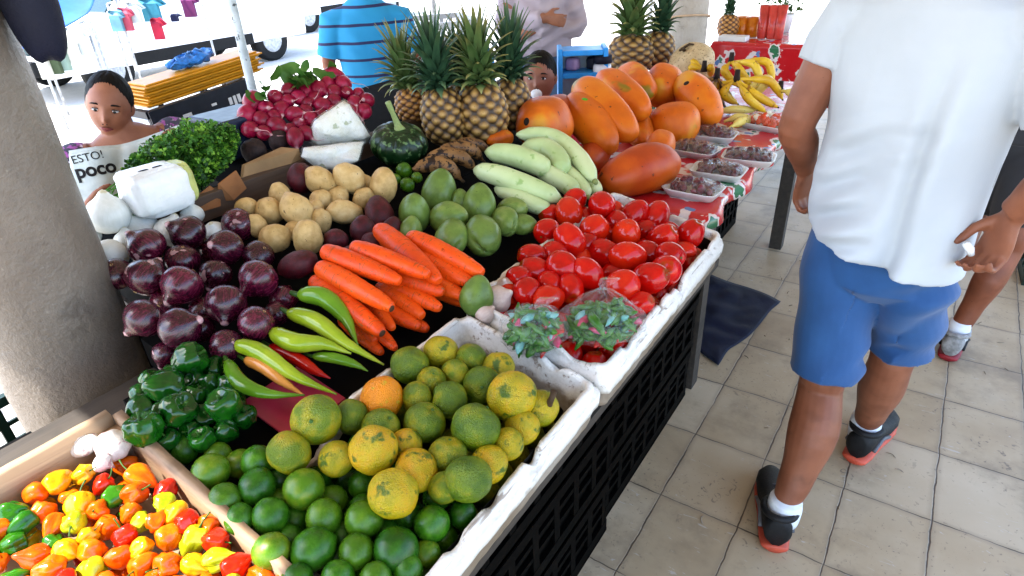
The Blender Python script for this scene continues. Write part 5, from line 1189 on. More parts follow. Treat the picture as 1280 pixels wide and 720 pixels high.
k = 0; zz = z0
while zz + .26 < z1: 
    o = obj('dark_crate', crate_mesh(yl * .9, .38, .26, 6, 3), MSLATE, None, False, loc=(cb.x - .18, cb.y + yd.y * .46, zz + .001)); tag(o, 'dark slate crate %s in the stack carrying the labelled crate' % ('lowest', 'second', 'third')[k], 'crate', 'dark crates behind the stall'); zz += .2615; k += 1
if z1 - zz > .02: o = obj('wooden_block', box(-.17, .17, -yl * .4, yl * .4, 0, z1 - zz - .002), MDARKWOOD, None, False, loc=(cb.x - .18, cb.y + yd.y * .46, zz + .002)); tag(o, 'dark timber block between the stacked slate crates', 'block')
# blue plastic bag on the yellow trays
q = YA.lerp(YB, .5) + V((-.08, 0, .03)); o = wobj('plastic_bag', blob(lambda u, v: q + V((.05 * math.sin(v) * math.cos(u), .11 * math.sin(v) * math.sin(u), .020 * math.cos(v) + .03 * math.sin(v) * math.sin(u) * .5)) + V((nz((u, v, 0), 1.5, 1), nz((math.cos(u) * 2, v, 0), 2, 2), nz((math.cos(u) * 2, math.sin(u) * 2, v * 2), 1.2, 3))) * .022, 40, 20), plain('blue_bag', (.05, .22, .55), .3, .5, 40), base=q); tag(o, 'crumpled blue plastic bag lying on the yellow trays', 'bag')
# thin pole
px, py = 2.62 * math.sin(math.radians(-55.9)), 2.62 * math.cos(math.radians(-55.9))
po = empty('metal_pole', (px, py, -.12)); tag(po, 'thin pale mottled pole rising between the radishes and the yellow trays', 'pole')
wobj('tube', tube([(px, py, -.12), (px, py, 2.40)], .0165, 14), skin_mat('mottled_pole_paint', [(0, (.42, .46, .48)), (1, (.62, .66, .68))], 25, .5, .2, spots=[((.12, .13, .14), 30, .62, .05)]), po)
wobj('base_plate', box(px - .06, px + .06, py - .06, py + .06, -.119, -.105), MSTEEL, po, smooth=False)
# pale crate stack behind the pineapples
cc = ptd(556, 70, 4.1); me_ = mesh('pale_crate', crate_mesh(.46, .34, .30, 6, 4), MGREYP, False)
for k in range(4):
    o = obj('pale_crate', me_, None, loc=(cc.x, cc.y, -.12 + .301 * k + .001), rot=(0, 0, math.radians(-36 + (2, -1, 1, 0)[k] + 90))); tag(o, 'pale grey ventilated crate %s, behind the pineapples' % ('at the bottom of the stack', 'second from the bottom', 'second from the top', 'on top of the stack')[k], 'crate', 'pale crates behind the pineapples')
o = wobj('plastic_container', loft([(ptd(611, 104, 3.5) + V((0, 0, h)), V((.03 * s_, .022 * s_, 0)), V((-.022 * s_, .03 * s_, 0))) for h, s_ in ((-.25, .9), (-.24, 1), (.10, 1), (.14, .8), (.155, .4), (.18, .38))], 18), MBLUEP, base=ptd(611, 104, 3.5)); tag(o, 'tall light blue plastic container beside the pale crates', 'container')
stn = obj('wooden_stool', join(box(-.16, .16, -.16, .16, -.03, 0), *[box(x - .02, x + .02, y - .02, y + .02, -(V(o.location).z - .25 + .12) - 0, -.0301) for x in (-.13, .13) for y in (-.13, .13)]), MDARKWOOD, None, False, loc=V(o.location) - V((0, 0, .251))); tag(stn, 'dark stool under the light blue container', 'stool')

# light blue rack and jar at the back of the papaya table
rk = ptd(727, 112, 2.98); yaw = math.radians(32); e = empty('plastic_rack', (rk.x, rk.y, TZ + .006), (0, 0, yaw)); tag(e, 'light blue plastic rack with two open shelves behind the papayas', 'rack')
Hh = ptd(722, 58, 2.98).z - TZ; Wd = .215
for x in (-Wd / 2, Wd / 2 - .02): obj('side_panel', box(x, x + .02, -.07, .07, 0, Hh), MBLUEP, e, False, bevel=.004)
for z in (.002, Hh * .52, Hh - .03): obj('shelf', box(-Wd / 2 + .0205, Wd / 2 - .0205, -.068, .068, z, z + .022), MBLUEP, e, False, bevel=.003)
obj('back_panel', box(-Wd / 2 + .0205, Wd / 2 - .0205, .058, .064, .025, Hh - .031), plain('pale_panel', (.55, .62, .66), .4), e, False)
for (x, z, s_, m, l) in ((-.04, Hh * .52 + .05, .03, plain('lilac_packet', (.42, .30, .42), .4), 'lilac packet on the upper shelf of the light blue rack'), (.05, Hh * .52 + .052, .028, MSLATE, 'dark packet on the upper shelf of the light blue rack'), (.02, .06, .034, MSLATE, 'dark rounded packet on the lower shelf of the light blue rack')):
    p = e.matrix_basis @ V((x, 0, z)); o = wobj('packet', pillow(p, V((s_, 0, 0)), V((0, .025, 0)), V((0, 0, .027)), .5, .06, 4, (24, 14)), m, base=p); tag(o, l, 'packet')
jp = ptd(752, 108, 2.95); jp.z = TZ + .007; jh = ptd(752, 70, 2.95).z - TZ
e = empty('plastic_jar', jp); tag(e, 'clear jar of pink sweets with a dark lid beside the blue rack', 'jar')
obj('jar_body', loft([((0, 0, h), V((r_, 0, 0)), V((0, r_, 0))) for h, r_ in ((0, .036), (.004, .04), (jh * .8, .04), (jh * .86, .034))], 24), plain('cloudy_jar', (.70, .68, .70), .2), e)
obj('contents', loft([((0, 0, h), V((.0408, 0, 0)), V((0, .0408, 0))) for h in (jh * .2, jh * .7)], 24), skin_mat('pink_sweets', [(0, (.55, .12, .25)), (1, (.78, .6, .66))], 40, .4, .1), e)
obj('lid', loft([((0, 0, h), V((.042, 0, 0)), V((0, .042, 0))) for h in (jh * .86, jh)], 24), MNAVY, e)

# things on the far oilcloth table
P = aty(908, 51, T2Y + .16); P.z = T2Z + .005
pineapple(P, 12, 27, ML_DK, 'far pineapple on the second oilcloth table', (0, 0, 1), MPINEO, 30, .09, 17, 1.0, 'pineapples on the far table')
def glass(x, y, m, label, h=.15, r=.035, Yo=.2):
    P = aty(x, y, T2Y + Yo); P.z = T2Z + .006
    o = obj('tumbler', loft([((0, 0, a), V((b, 0, 0)), V((0, b, 0))) for a, b in ((0, r * .75), (.004, r * .8), (h, r), (h, r * .93), (.012, r * .72))], 24), m, None, loc=P); tag(o, label, 'tumbler', 'tumblers on the far table'); return o
MRG = plain('red_glass', (.55, .09, .07), .12, .2)
for x, y, t in ((951, 52, 'red tumbler nearest the orange jars on the far table'), (962, 54, 'red tumbler in the middle of the far table group'), (972, 50, 'red tumbler rearmost beside the potted plant')): glass(x, y, MRG, t, .19, .034)
MOR = skin_mat('orange_drink', [(0, (.55, .14, .012)), (1, (.70, .30, .03))], 30, .2, .2)
for x, y, t in ((925, 51, 'jar of orange drink beside the far pineapple'), (938, 52, 'jar of orange drink between its neighbours on the far table')): 
    o = glass(x, y, MOR, t, .115, .045, .25); o.name = 'drink_jar'; o['category'] = 'jar'; o['group'] = 'orange jars on the far table'
o = wobj('white_box', box(*(lambda p: (p.x - .09, p.x + .08, p.y - .06, p.y + .03, T2Z + .006, T2Z + .035))(aty(918, 54, T2Y + .07))), MWHITEP, base=aty(918, 54, T2Y + .07), smooth=False, bevel=.004); tag(o, 'low white box in front of the far pineapple', 'box')
P = aty(975, 45, T2Y + .5); P.z = T2Z + .006; e = empty('potted_plant', P); tag(e, 'leafy green plant in a white pot on the far table', 'plant')
obj('pot', loft([((0, 0, a), V((b, 0, 0)), V((0, b, 0))) for a, b in ((0, .05), (.1, .07), (.11, .07), (.10, .06))], 20), MWHITEP, e)
r = random.Random(3); vs, fs = [], []
for k in range(160):
    c = V((r.gauss(0, .06), r.gauss(0, .06), .12 + abs(r.gauss(.09, .06)))); E_ = Euler((r.uniform(-1, 1), r.uniform(-1, 1), r.uniform(0, 6))).to_matrix(); s0 = len(vs); R = r.uniform(.018, .034)
    vs += [c, c + E_ @ V((R * .5, R * .4, .004)), c + E_ @ V((R * 1.3, 0, 0)), c + E_ @ V((R * .5, -R * .4, .004))]; fs.append((s0, s0 + 1, s0 + 2, s0 + 3))
obj('leaves', (vs, fs), MLEAF, e)['kind'] = 'stuff'; obj('stem', tube([(0, 0, .09), (0, 0, .2)], .006, 6), MSTEM, e)
# green crates on the floor
m = mesh('green_crate', crate_mesh(.5, .36, .26, 7, 3), MGREENP, False)
P = at(1275, 352, 0); o = obj('green_crate', m, None, loc=(P.x + .17, P.y + .22, .001), rot=(0, 0, .05)); tag(o, 'dark green plastic crate on the floor beyond the hand of the man', 'crate')
P = at(20, 560, .2); o = obj('green_crate', m, None, loc=(-1.86, .16, -.119), rot=(0, 0, .12)); tag(o, 'dark green plastic crate on the street behind the near column', 'crate')
o = obj('green_crate', m, None, loc=(-1.86, .165, .1425), rot=(0, 0, .10)); tag(o, 'dark green crate stacked on another behind the near column', 'crate')

# ------------------------------------------------------------------ street: parked white cars, hanging clothes, blue tarp
MCARP = plain('white_car_paint', (.78, .78, .78), .25, .02); MGLASS = plain('tinted_glass', (.03, .075, .085), .2, .1, Specular_IOR_Level=.2); MTYRE = plain('tyre_rubber', (.012, .012, .013), .8, .2)
def car(x, y, yaw, label, van=False):
    e = empty('parked_car', (x, y, -.12), (0, 0, yaw)); tag(e, label, 'car', 'white cars parked across the street')
    L, W = 4.2, 1.7; prof = [(-2.1, .35), (-2.08, .62), (-1.95, .80), (-1.1, .92), (-.55, 1.38), (.9, 1.44), (1.75, 1.0), (2.05, .92), (2.1, .6), (2.08, .35)]
    if van: prof = [(-2.1, .35), (-2.1, .7), (-1.75, 1.0), (-1.2, 1.75), (1.9, 1.82), (2.1, 1.6), (2.1, .35)]
    vs, fs = [], []; n = len(prof)
    for k, sx in enumerate((-1, -.86, .86, 1)):
        for (py_, pz) in prof: vs.append(V((W / 2 * sx, py_ * (1 if abs(sx) < .9 else .97), pz - (0 if abs(sx) < .9 else .05 + .10 * max(0, pz - .9)))) - V((math.copysign(.10 * max(0, pz - .92) / .5, sx), 0, 0)))
    for k in range(3):
        for i in range(n): a = (i + 1) % n; fs.append((k * n + i, k * n + a, (k + 1) * n + a, (k + 1) * n + i))
    fs += [tuple(range(n)), tuple(range(4 * n - 1, 3 * n - 1, -1))]
    obj('body', (vs, fs), MCARP, e, False, bevel=.04)
    for s_ in (-1, 1): obj('underside_shade', box(s_ * .842 - .012, s_ * .842 + .012, -.95, .95, .30, .46), MTYRE, e, False, bevel=.006)  # dark strips added low on the sides, stand in for shade under the car
    zt = 1.30 if not van else 1.62
    for s_ in (-1, 1):
        for a, b in ((-.55, .15), (.22, .95)):
            xo = s_ * (W / 2 - .035); obj('side_window', ([V((xo, a - (.2 if a < 0 else 0), .93)), V((xo, b, .93)), V((xo - s_ * .09, b - (.05 if b > .5 else 0), zt)), V((xo - s_ * .09, a + .05, zt))] + [V((xo + s_ * .018, a - (.2 if a < 0 else 0), .93)), V((xo + s_ * .018, b, .93)), V((xo - s_ * .072, b - (.05 if b > .5 else 0), zt)), V((xo - s_ * .072, a + .05, zt))], [(0, 1, 2, 3), (4, 7, 6, 5), (0, 4, 5, 1), (1, 5, 6, 2), (2, 6, 7, 3), (3, 7, 4, 0)]), MGLASS, e, False)
        for yy in (-1.3, 1.3):
            xw = s_ * (W / 2 - .10); t_ = loft([((xw + dx, yy, .31), V((0, r_, 0)), V((0, 0, r_))) for dx, r_ in ((-.09, .27), (-.08, .31), (.08, .31), (.09, .27))], 28); wo = obj('wheel', t_, MTYRE, e)
            obj('rim', loft([((xw + s_ * .085, yy, .31), V((0, .19, 0)), V((0, 0, .19))), ((xw + s_ * .098, yy, .31), V((0, .17, 0)), V((0, 0, .17)))], 24), MSTEEL, wo)
        obj('headlight', ellipsoid((s_ * .62, -2.06, .66), .15, .05, .08, 14, 8), MGLASS, e)
    ws = [(-1.05, .95), (-.60, 1.34)] if not van else [(-1.70, 1.07), (-1.25, 1.66)]
    (ya, za), (yb, zb) = ws; d = V((0, -(zb - za), yb - ya)).normalized() * .012
    q = [V((sx * w_, y_, z_)) + dd for dd in (d * .2, d * 2.2) for (y_, z_, w_) in ((ya, za, .70), (yb, zb, .62)) for sx in (-1, 1)]
    obj('windscreen', (q, [(0, 1, 3, 2), (4, 6, 7, 5), (0, 4, 5, 1), (2, 3, 7, 6), (0, 2, 6, 4), (1, 5, 7, 3)]), MGLASS, e, False)
    obj('bumper', box(-.8, .8, -2.16, -2.09, .36, .54), MTYRE, e, False, bevel=.02)
car(-9.9, 5.4, .04, 'white parked car behind the seated woman and the yellow trays', False)
car(-12.2, 10.6, .05, 'white parked car further along the street, above the radishes')
def garment(P, w_, h_, m, label, cat='clothes', name='hanging_garment', grp='clothes hung at the street stall'):
    X = RGT.copy(); X.z = 0; X.normalize(); D_ = X.cross(V((0, 0, 1)))
    out = [(-.22, 0), (-.5, -.10), (-.62, -.34), (-.44, -.40), (-.36, -.26), (-.36, -1), (.36, -1), (.36, -.26), (.44, -.40), (.62, -.34), (.5, -.10), (.22, 0), (.0, -.07)]
    n = len(out); vs = []
    for s_ in (-1, 1):
        for a, b in out: vs.append(P + X * a * w_ + V((0, 0, b * h_)) + D_ * (.025 * s_ + .05 * math.sin(a * 9 + P.x)))
    fs = [tuple(range(n - 1, -1, -1)), tuple(range(n, 2 * n))] + [(i, (i + 1) % n, n + (i + 1) % n, n + i) for i in range(n)]
    o = wobj(name, (vs, fs), m, base=P, smooth=False); tag(o, label, cat, grp); return o
cl = {k: plain(k + '_cloth', c_, .8, .2, 6) for k, c_ in dict(pale_blue=(.16, .30, .36), rose=(.45, .10, .14), pale_grey=(.45, .48, .48), teal=(.05, .22, .28), crimson=(.38, .02, .06), plum=(.14, .02, .10), navy=(.015, .02, .07), olive=(.10, .13, .07), grey_green=(.25, .32, .27), cream=(.62, .60, .52)).items()}
for (x, y, D_, w_, h_, c_, t) in ((143, 12, 9.5, .26, .33, 'pale_blue', 'pale blue garment hung first on the line above the white car'), (154, 9, 9.5, .26, .36, 'rose', 'rose red garment hung beside the pale blue one'), (166, 2, 9.5, .26, .32, 'pale_grey', 'pale grey garment hung third on the line'), (186, -4, 9.6, .40, .38, 'teal', 'wide teal garment hung over the crimson one'), (195, 22, 9.5, .22, .34, 'crimson', 'crimson garment hung lowest on the line'), (234, -7, 9.7, .28, .36, 'plum', 'plum garment hung furthest along the line'), (219, 17, 9.6, .16, .12, 'navy', 'small navy garment hung below the plum one'),
        (62, 52, 8.2, .20, .42, 'olive', 'olive garment hung under the blue tarp edge'), (71, 44, 8.2, .20, .46, 'grey_green', 'grey-green garment hung in the middle under the blue tarp'), (84, 38, 8.2, .26, .42, 'cream', 'cream garment hung beside the grey-green one'), (97, 30, 8.2, .24, .40, 'pale_grey', 'pale grey garment hung last under the blue tarp'), (50, 58, 8.2, .20, .42, 'cream', 'cream garment nearest the near column')): garment(ptd(x, y, D_), w_ * .72, h_ * .72, cl[c_], t)
def rail(pts, label):
    e = empty('clothes_rail', (pts[0].x, pts[0].y, -.12)); tag(e, label, 'clothes rail'); wobj('rail', tube(pts, .012, 8), MSTEEL, e)
    for p in (pts[0], pts[-1]): wobj('post', tube([p, V((p.x, p.y, -.119))], .014, 8), MSTEEL, e)
rail([ptd(134, 5, 9.55), ptd(190, -12, 9.6), ptd(246, -18, 9.75)], 'thin metal rail carrying the coloured clothes over the street')
rail([ptd(44, 56, 8.25), ptd(75, 40, 8.25), ptd(106, 26, 8.25)], 'thin metal rail of clothes under the blue tarp')
q = [ptd(20, 62, 7.9), ptd(112, 22, 8.4), ptd(125, -60, 9.5), ptd(15, -40, 9.0)]; n = 20; vs, fs = [], []
for j in range(n + 1):
    for i in range(n + 1):
        s_, t_ = i / n, j / n; p = (q[0] * (1 - s_) + q[1] * s_) * (1 - t_) + (q[3] * (1 - s_) + q[2] * s_) * t_; vs.append(p + V((0, 0, .12 * nz(p, 1.6, 3) - .1 * math.sin(PI * t_))))
for j in range(n):
    for i in range(n): a = j * (n + 1) + i; fs.append((a, a + 1, a + n + 2, a + n + 1))
e = empty('tarp_shelter', (q[0].x, q[0].y, -.12)); tag(e, 'blue tarp shelter over the clothes stall beside the near column', 'tarp'); ts = wobj('tarp_sheet', (vs, fs), plain('blue_tarp_sheet', (.04, .14, .42), .5, .3, 3), e); sd = ts.modifiers.new('t', 'SOLIDIFY'); sd.thickness = .006
for p in q: wobj('pole', tube([p + V((0, 0, .03)), V((p.x, p.y, -.119))], .015, 8), MSTEEL, e)
# ================================================================== people
def skin_tone(name, a, b): return skin_mat(name, [(0, a), (1, b)], 14, .5, .1, [(tuple(x * .72 for x in a), 11, .56, .25), (tuple(x * .45 for x in a), 160, .72, .04)], bscale=220, bstr=.08, bdist=.002, rvar=.1)
MSK_M = skin_tone('tan_skin', (.24, .10, .055), (.32, .145, .085)); MSK_W = skin_tone('brown_skin', (.30, .14, .085), (.38, .19, .12)); MSK_K = skin_tone('child_skin', (.27, .12, .075), (.34, .16, .10)); MSK_D = skin_tone('deep_tan_skin', (.22, .085, .045), (.30, .12, .065))  # the last one is a slightly deeper tan, for two of the people
MHAIR = plain('black_hair', (.006, .005, .005), .6, .4, 60, 150, .4, Specular_IOR_Level=.15); MEYE = plain('eye_white', (.55, .52, .50), .2, .05); MIRIS = plain('dark_iris', (.012, .007, .005), .12, .2); MLIP = plain('lips', (.26, .075, .065), .42, .15)
def hand(wr, d, n, t, s=1.0, curl=(28, 48, 38), spread=1.0, thumb=.5):
    """wrist, direction along the palm, palm normal, thumb side"""
    d, n, t = V(d).normalized(), V(n).normalized(), V(t).normalized(); wr = V(wr); out = []
    out.append(loft([(wr - d * .02 * s, t * .024 * s, n * .018 * s), (wr + d * .015 * s, t * .028 * s, n * .017 * s), (wr + d * .05 * s, t * .038 * s, n * .016 * s), (wr + d * .085 * s, t * .040 * s, n * .013 * s), (wr + d * .096 * s, t * .034 * s, n * .008 * s)], 16))
    for k, (off, ln) in enumerate(((.030, .92), (.010, 1.0), (-.011, .94), (-.030, .76))):
        p = wr + d * .078 * s + t * off * s; dirv = (d + t * off * 2.2 * spread).normalized(); ax = n.cross(d).normalized(); pts = [p - dirv * .02 * s, p + dirv * .010 * s]; ang = 0
        for seg, c_ in zip((.042, .027, .022), curl):
            ang += math.radians(c_ * (1 + .12 * (k - 1.5))); dv = dirv * math.cos(ang) + n * math.sin(ang); pts.append(pts[-1] + dv * seg * ln * s)
        out.append(tube(pts, [.0095 * s, .0098 * s, .0090 * s, .0082 * s, .0055 * s], 10))
    p = wr + d * .022 * s + t * .022 * s; d1 = (d * .62 + t * .62 + n * .35 * thumb * 2).normalized(); d2 = (d * .85 + t * .15 + n * .55 * thumb * 2).normalized()
    out.append(tube([p - d1 * .012 * s, p + d1 * .02 * s, p + d1 * .046 * s, p + d1 * .046 * s + d2 * .03 * s, p + d1 * .046 * s + d2 * .05 * s], [.013 * s, .0135 * s, .0112 * s, .0100 * s, .006 * s], 10)); return out
def head_mesh(c, R, F, s=1.0, feat=1.0, jaw=.26, wid=1.0):
    U = R.cross(F).normalized()
    def f(u, v):
        x, y, z = math.sin(v) * math.cos(u), math.sin(v) * math.sin(u), math.cos(v)
        k = 1 - jaw * max(0, -z) ** 1.6; X = .077 * wid * x * k * (1 + .04 * (z > 0)); Y = .094 * y * (1 - .10 * max(0, -z) * (y > 0)) + .004 * (y > 0); Z = .116 * z - .004
        if y > 0:
            g = lambda a, b, w1, w2: math.exp(-((X - a) / w1) ** 2 - ((Z - b) / w2) ** 2)
            Y += feat * (.021 * g(0, -.030, .011, .015) + .012 * g(0, -.010, .008, .022) - .010 * (g(.031, .004, .016, .013) + g(-.031, .004, .016, .013)) + .004 * (g(.03, .026, .02, .008) + g(-.03, .026, .02, .008)) + .007 * g(0, -.062, .022, .012) + .010 * g(0, -.095, .022, .016) - .003 * g(0, -.076, .02, .006) + .004 * (g(.042, -.03, .02, .02) + g(-.042, -.03, .02, .02)))
        return c + (R * X + F * Y + U * Z) * s
    ears = [xf(ellipsoid((0, 0, 0), .012, .020, .030, 14, 10), Matrix.Translation(c + (R * .076 * wid * sg - F * .008 - U * .008) * s) @ Matrix((R, F, U)).transposed().to_4x4() @ Matrix.Scale(s, 4)) for sg in (-1, 1)]
    return join(blob(f, 64, 48), *ears)
def hair_cap(c, R, F, s, yr, wid=1.0):
    U = R.cross(F).normalized(); o_ = c + (U * .018 - F * .012) * s
    return blob(lambda u, v: o_ + (R * .084 * wid * math.sin(v) * math.cos(u) + F * yr * math.sin(v) * math.sin(u) + U * .108 * math.cos(v)) * s * (1 + .012 * math.sin(u * 40 + 3 * math.sin(v * 5)) * math.sin(v) + .02 * nz((math.cos(u), math.sin(u), v), 4)), 96, 40)
def face_parts(parent, c, R, F, s=1.0, gaze=(0, -.3), shut=.6):
    U = R.cross(F).normalized(); B = Matrix((R, F, U)).transposed().to_4x4(); T = lambda x, y, z: Matrix.Translation(c + (R * x + F * y + U * z) * s) @ B @ Matrix.Scale(s, 4)
    for sg in (-1, 1):
        e = wobj('eye', xf(ellipsoid((0, 0, 0), .0135, .010, .0085 * shut, 18, 12), T(.031 * sg, .0795, .003)), MEYE, parent); pb = V(parent.location)
        wobj('iris', xf(ellipsoid((0, 0, 0), .0062, .005, .0062 * shut * 1.15, 14, 8), T(.031 * sg + .004 * gaze[0], .0868, .003 + .004 * gaze[1])), MIRIS, e, base=pb)
        wobj('eyelid', xf(tube([(-.016, -.002, .000), (-.007, .010, .0072 * shut + .001), (.007, .010, .0072 * shut + .001), (.016, -.002, .0)], [.001, .0018, .0018, .001], 6), T(.031 * sg, .0795, .003)), MIRIS, parent)
        wobj('eyebrow', xf(tube([(-.018 * sg, .004, -.001), (-.004 * sg, .008, .004), (.010 * sg, .004, .003), (.020 * sg, -.006, -.002)], [.0024, .0034, .0028, .001], 8), T(.031 * sg, .084, .024)), MHAIR, parent)
        wobj('nostril', xf(ellipsoid((0, 0, 0), .0032, .003, .0022, 8, 6), T(.0065 * sg, .1085, -.043)), MIRIS, parent)
    wobj('lips', xf(join(tube([(-.023, -.008, 0), (-.010, .004, .004), (0, .005, .0025), (.010, .004, .004), (.023, -.008, 0)], [.001, .0042, .0042, .0042, .001], 8), tube([(-.021, -.007, -.002), (0, .005, -.006), (.021, -.007, -.002)], [.001, .005, .001], 8)), T(0, .0925, -.066)), MLIP, parent)
def limb(pts, rads, n=16, seg=16): return tube(curve_pts(pts, seg), lerps(rads, seg), n)
def folds(m, fn):
    out = []
    for v in m[0]:
        q = fn(v); out.append(v + q)
    return out, m[1]
def shoe(parent, heel, toe, s, mu, ms_, mstripe=None, lift=0.0):
    heel, toe = V(heel), V(toe); d = (toe - heel); L = d.length; d.normalize(); side = V((d.y, -d.x, 0)).normalized(); up = side.cross(d).normalized(); up = up if up.z > 0 else -up
    sec = [(-.025, .024, .080), (-.005, .035, .096), (.12, .040, .096), (.28, .040, .094), (.40, .041, .074), (.58, .046, .058), (.75, .047, .050), (.90, .038, .042), (.99, .020, .032), (1.02, .008, .022)]
    o = wobj('shoe', loft([(heel + d * L * t + up * (.022 * s + h * s / 2), side * w_ * s, up * h * s / 2) for t, w_, h in sec], 22), mu, parent); pb = V(parent.location)
    sl = wobj('sole', loft([(heel + d * L * t + up * .0125 * s, side * (w_ + .001) * s, up * .0125 * s) for t, w_, h in [(-.042, .020, 0), (-.025, .031, 0)] + sec[1:-1] + [(1.02, .012, 0)]], 22), ms_, o, base=pb)
    cl_ = [heel + d * L * (.15 + .165 * math.cos(t)) + side * .041 * s * math.sin(t) + up * (.116 - .006 * math.cos(t)) * s for t in [2 * PI * k / 24 for k in range(25)]]
    wobj('collar', tube(cl_, .0095 * s, 8), mu, o, base=pb)
    if mstripe:
        for sg in (-1, 1): wobj('side_stripe', tube(curve_pts([heel + d * L * .1 + side * sg * .041 * s + up * .05 * s, heel + d * L * .3 + side * sg * .0425 * s + up * .065 * s, heel + d * L * .5 + side * sg * .047 * s + up * .045 * s], 8), .006 * s, 6), mstripe, o, base=pb)
        for q in (.45, .53, .61): wobj('lace', tube([heel + d * L * q - side * .018 * s + up * (.112 - q * .07) * s, heel + d * L * q + up * (.122 - q * .07) * s, heel + d * L * q + side * .018 * s + up * (.112 - q * .07) * s], .003 * s, 6), mstripe, o, base=pb)
    return o
def cloth_mat(name, a, b, scale=5, weave=420, rough=.8):
    s = N(name); v, _ = s.coords('Object', False); c = s.ramp(s.noise(v, scale, 4), [(.3, a), (.7, b)]); s.principled(c, rough, s.noise(v, weave, 2), .25, .0012, Sheen_Weight=.15); return s.m

# ------------------------------------------------------------------ the man walking away
a = math.radians(17); F = V((math.sin(a), math.cos(a), 0)); R = V((math.cos(a), -math.sin(a), 0)); Z = V((0, 0, 1))
cx = V((-.040, 1.575, 0))
def ring(z, w_, d_, dx=0, dy=0, tilt_=0): return (cx + V((dx, dy, z)), R * w_ + Z * tilt_, F * d_)
base = V((-.03, 1.58, 0))
shL, elL, wrL = V((-.210, 1.62, 1.315)), V((-.268, 1.575, 1.085)), V((-.250, 1.70, .945)); shR, elR, wrR = V((.145, 1.515, 1.315)), V((.222, 1.455, 1.085)), V((.168, 1.475, .985))
hipL, knL, anL = V((-.108, 1.60, .80)), V((-.086, 1.535, .445)), V((-.092, 1.375, .085)); hipR, knR, anR = V((.045, 1.59, .80)), V((.055, 1.70, .47)), V((.045, 1.835, .09))
tubes = [loft([ring(.78, .12, .09), ring(.9, .122, .088), ring(1.05, .13, .095), ring(1.2, .165, .11), ring(1.30, .17, .10), ring(1.37, .12, .075), ring(1.42, .055, .055)], 28), limb([cx + V((0, .01, 1.36)), cx + V((.0, .02, 1.47))], [.058, .052]), head_mesh(cx + V((.005, .04, 1.555)), R, F),
    limb([shL + R * .04, shL, shL.lerp(elL, .5), elL, elL.lerp(wrL, .35), wrL], [.05, .056, .049, .040, .042, .027]), limb([shR - R * .04, shR, shR.lerp(elR, .5), elR, elR.lerp(wrR, .35), wrR], [.05, .056, .049, .040, .042, .028]),
    limb([hipL + Z * .04, hipL.lerp(knL, .5), knL + Z * .03, knL - Z * .03, V((-.074, 1.468, .325)), V((-.082, 1.415, .20)), anL + Z * .03, anL - Z * .03], [.075, .073, .059, .055, .063, .045, .033, .036], 20, 28), limb([hipR + Z * .04, hipR.lerp(knR, .5), knR + Z * .03, knR - Z * .03, V((.052, 1.748, .33)), V((.049, 1.795, .20)), anR + Z * .03, anR - Z * .03], [.075, .075, .058, .054, .060, .044, .034, .036], 20, 28),
    limb([anL + V((0, -.03, -.02)), anL + V((-.05, .10, -.045))], [.035, .03]), limb([anR + V((0, -.03, -.02)), anR + V((.04, .10, -.045))], [.035, .03])]
tubes += hand(wrL, V((.02, .35, -1)), V((.75, -.55, -.1)), V((.35, .75, .25)), .96, (34, 52, 40))
tubes += hand(wrR, V((-.12, -.02, -1)), V((-.50, -.85, 0)), V((-.62, .75, .05)), .96, (38, 60, 46), .9, .95)
man = wobj('person', remesh(join(*tubes), .0046, 3), MSK_M, base=base); tag(man, 'person in a white T-shirt and blue shorts walking away along the aisle', 'person')
wobj('hair', (lambda c: blob(lambda u, v: c + R * .082 * math.sin(v) * math.cos(u) + F * .098 * math.sin(v) * math.sin(u) + Z * .105 * math.cos(v), 32, 24))(cx + V((.005, .04, 1.585)) - F * .014), MHAIR, man)
# T-shirt: hangs loosely, hem slanting down to the right
ts = [loft([ring(.832, .174, .142, .004, 0, -.036), ring(.855, .174, .142, .003, 0, -.033), ring(.95, .172, .136, .001, 0, -.018), ring(1.06, .176, .124, 0, 0, -.008), ring(1.18, .184, .124), ring(1.28, .192, .115), ring(1.345, .165, .095), ring(1.385, .10, .075), ring(1.40, .066, .064)], 40)]
def sleeve(sh, el, t, r0, r1, into): d = (el - sh); return tube([sh + into, sh, sh + d * t * .5, sh + d * t * .98, sh + d * t], [r0 * .9, r0, r0 * .98, r1, r1], 26)
ts += [sleeve(shL, elL, .44, .064, .063, R * .07), sleeve(shR, elR, .66, .066, .068, -R * .07)]
def tee_folds(v):
    x = (v - cx).dot(R); y = (v - cx).dot(F); back = 1 if y < 0 else .4; d = -F if y < 0 else F; arm = abs(x) > .20 and v.z > 1.05
    h = .0
    q = math.sin((x * 1.0 + (v.z - 1.0) * -.55) * 34 + 2.5 * nz((x, v.z, 0), 5, 2)) * .013 * (1.3 - v.z) * 2.2 if v.z < 1.3 else 0       # long folds drawn up to the shoulder
    fade = max(0, min(1, (1.30 - v.z) / .18)); w1 = (.016 * math.exp(-((x - .10 - .03 * (v.z - 1)) / .020) ** 2) - .018 * math.exp(-((x - .062 - .03 * (v.z - 1)) / .016) ** 2)) * fade
    w2 = .014 * math.sin((v.z * 1.0 - x * .45) * 85 + 3 * nz((x * 2, v.z, 1), 4, 5)) * max(0, nz((x * 1.3, v.z, 2), 5, 6) + .1) * 1.6 * max(0, min(1, (1.18 - v.z) / .12))
    w3 = .024 * nz((x + v.z * .5, y, v.z * .6), 7, 9)
    if arm: q *= .2; w1 = 0; w2 *= .5; w3 *= .5
    return d * (q + w1 + w2) * back + d * w3 * .7 + Z * (.004 * nz((x * 4, y * 4, 0), 4, 1) if v.z < .86 else 0)
MTEE = cloth_mat('white_cotton', (.41, .44, .47), (.47, .50, .53), 4, 500, .85)
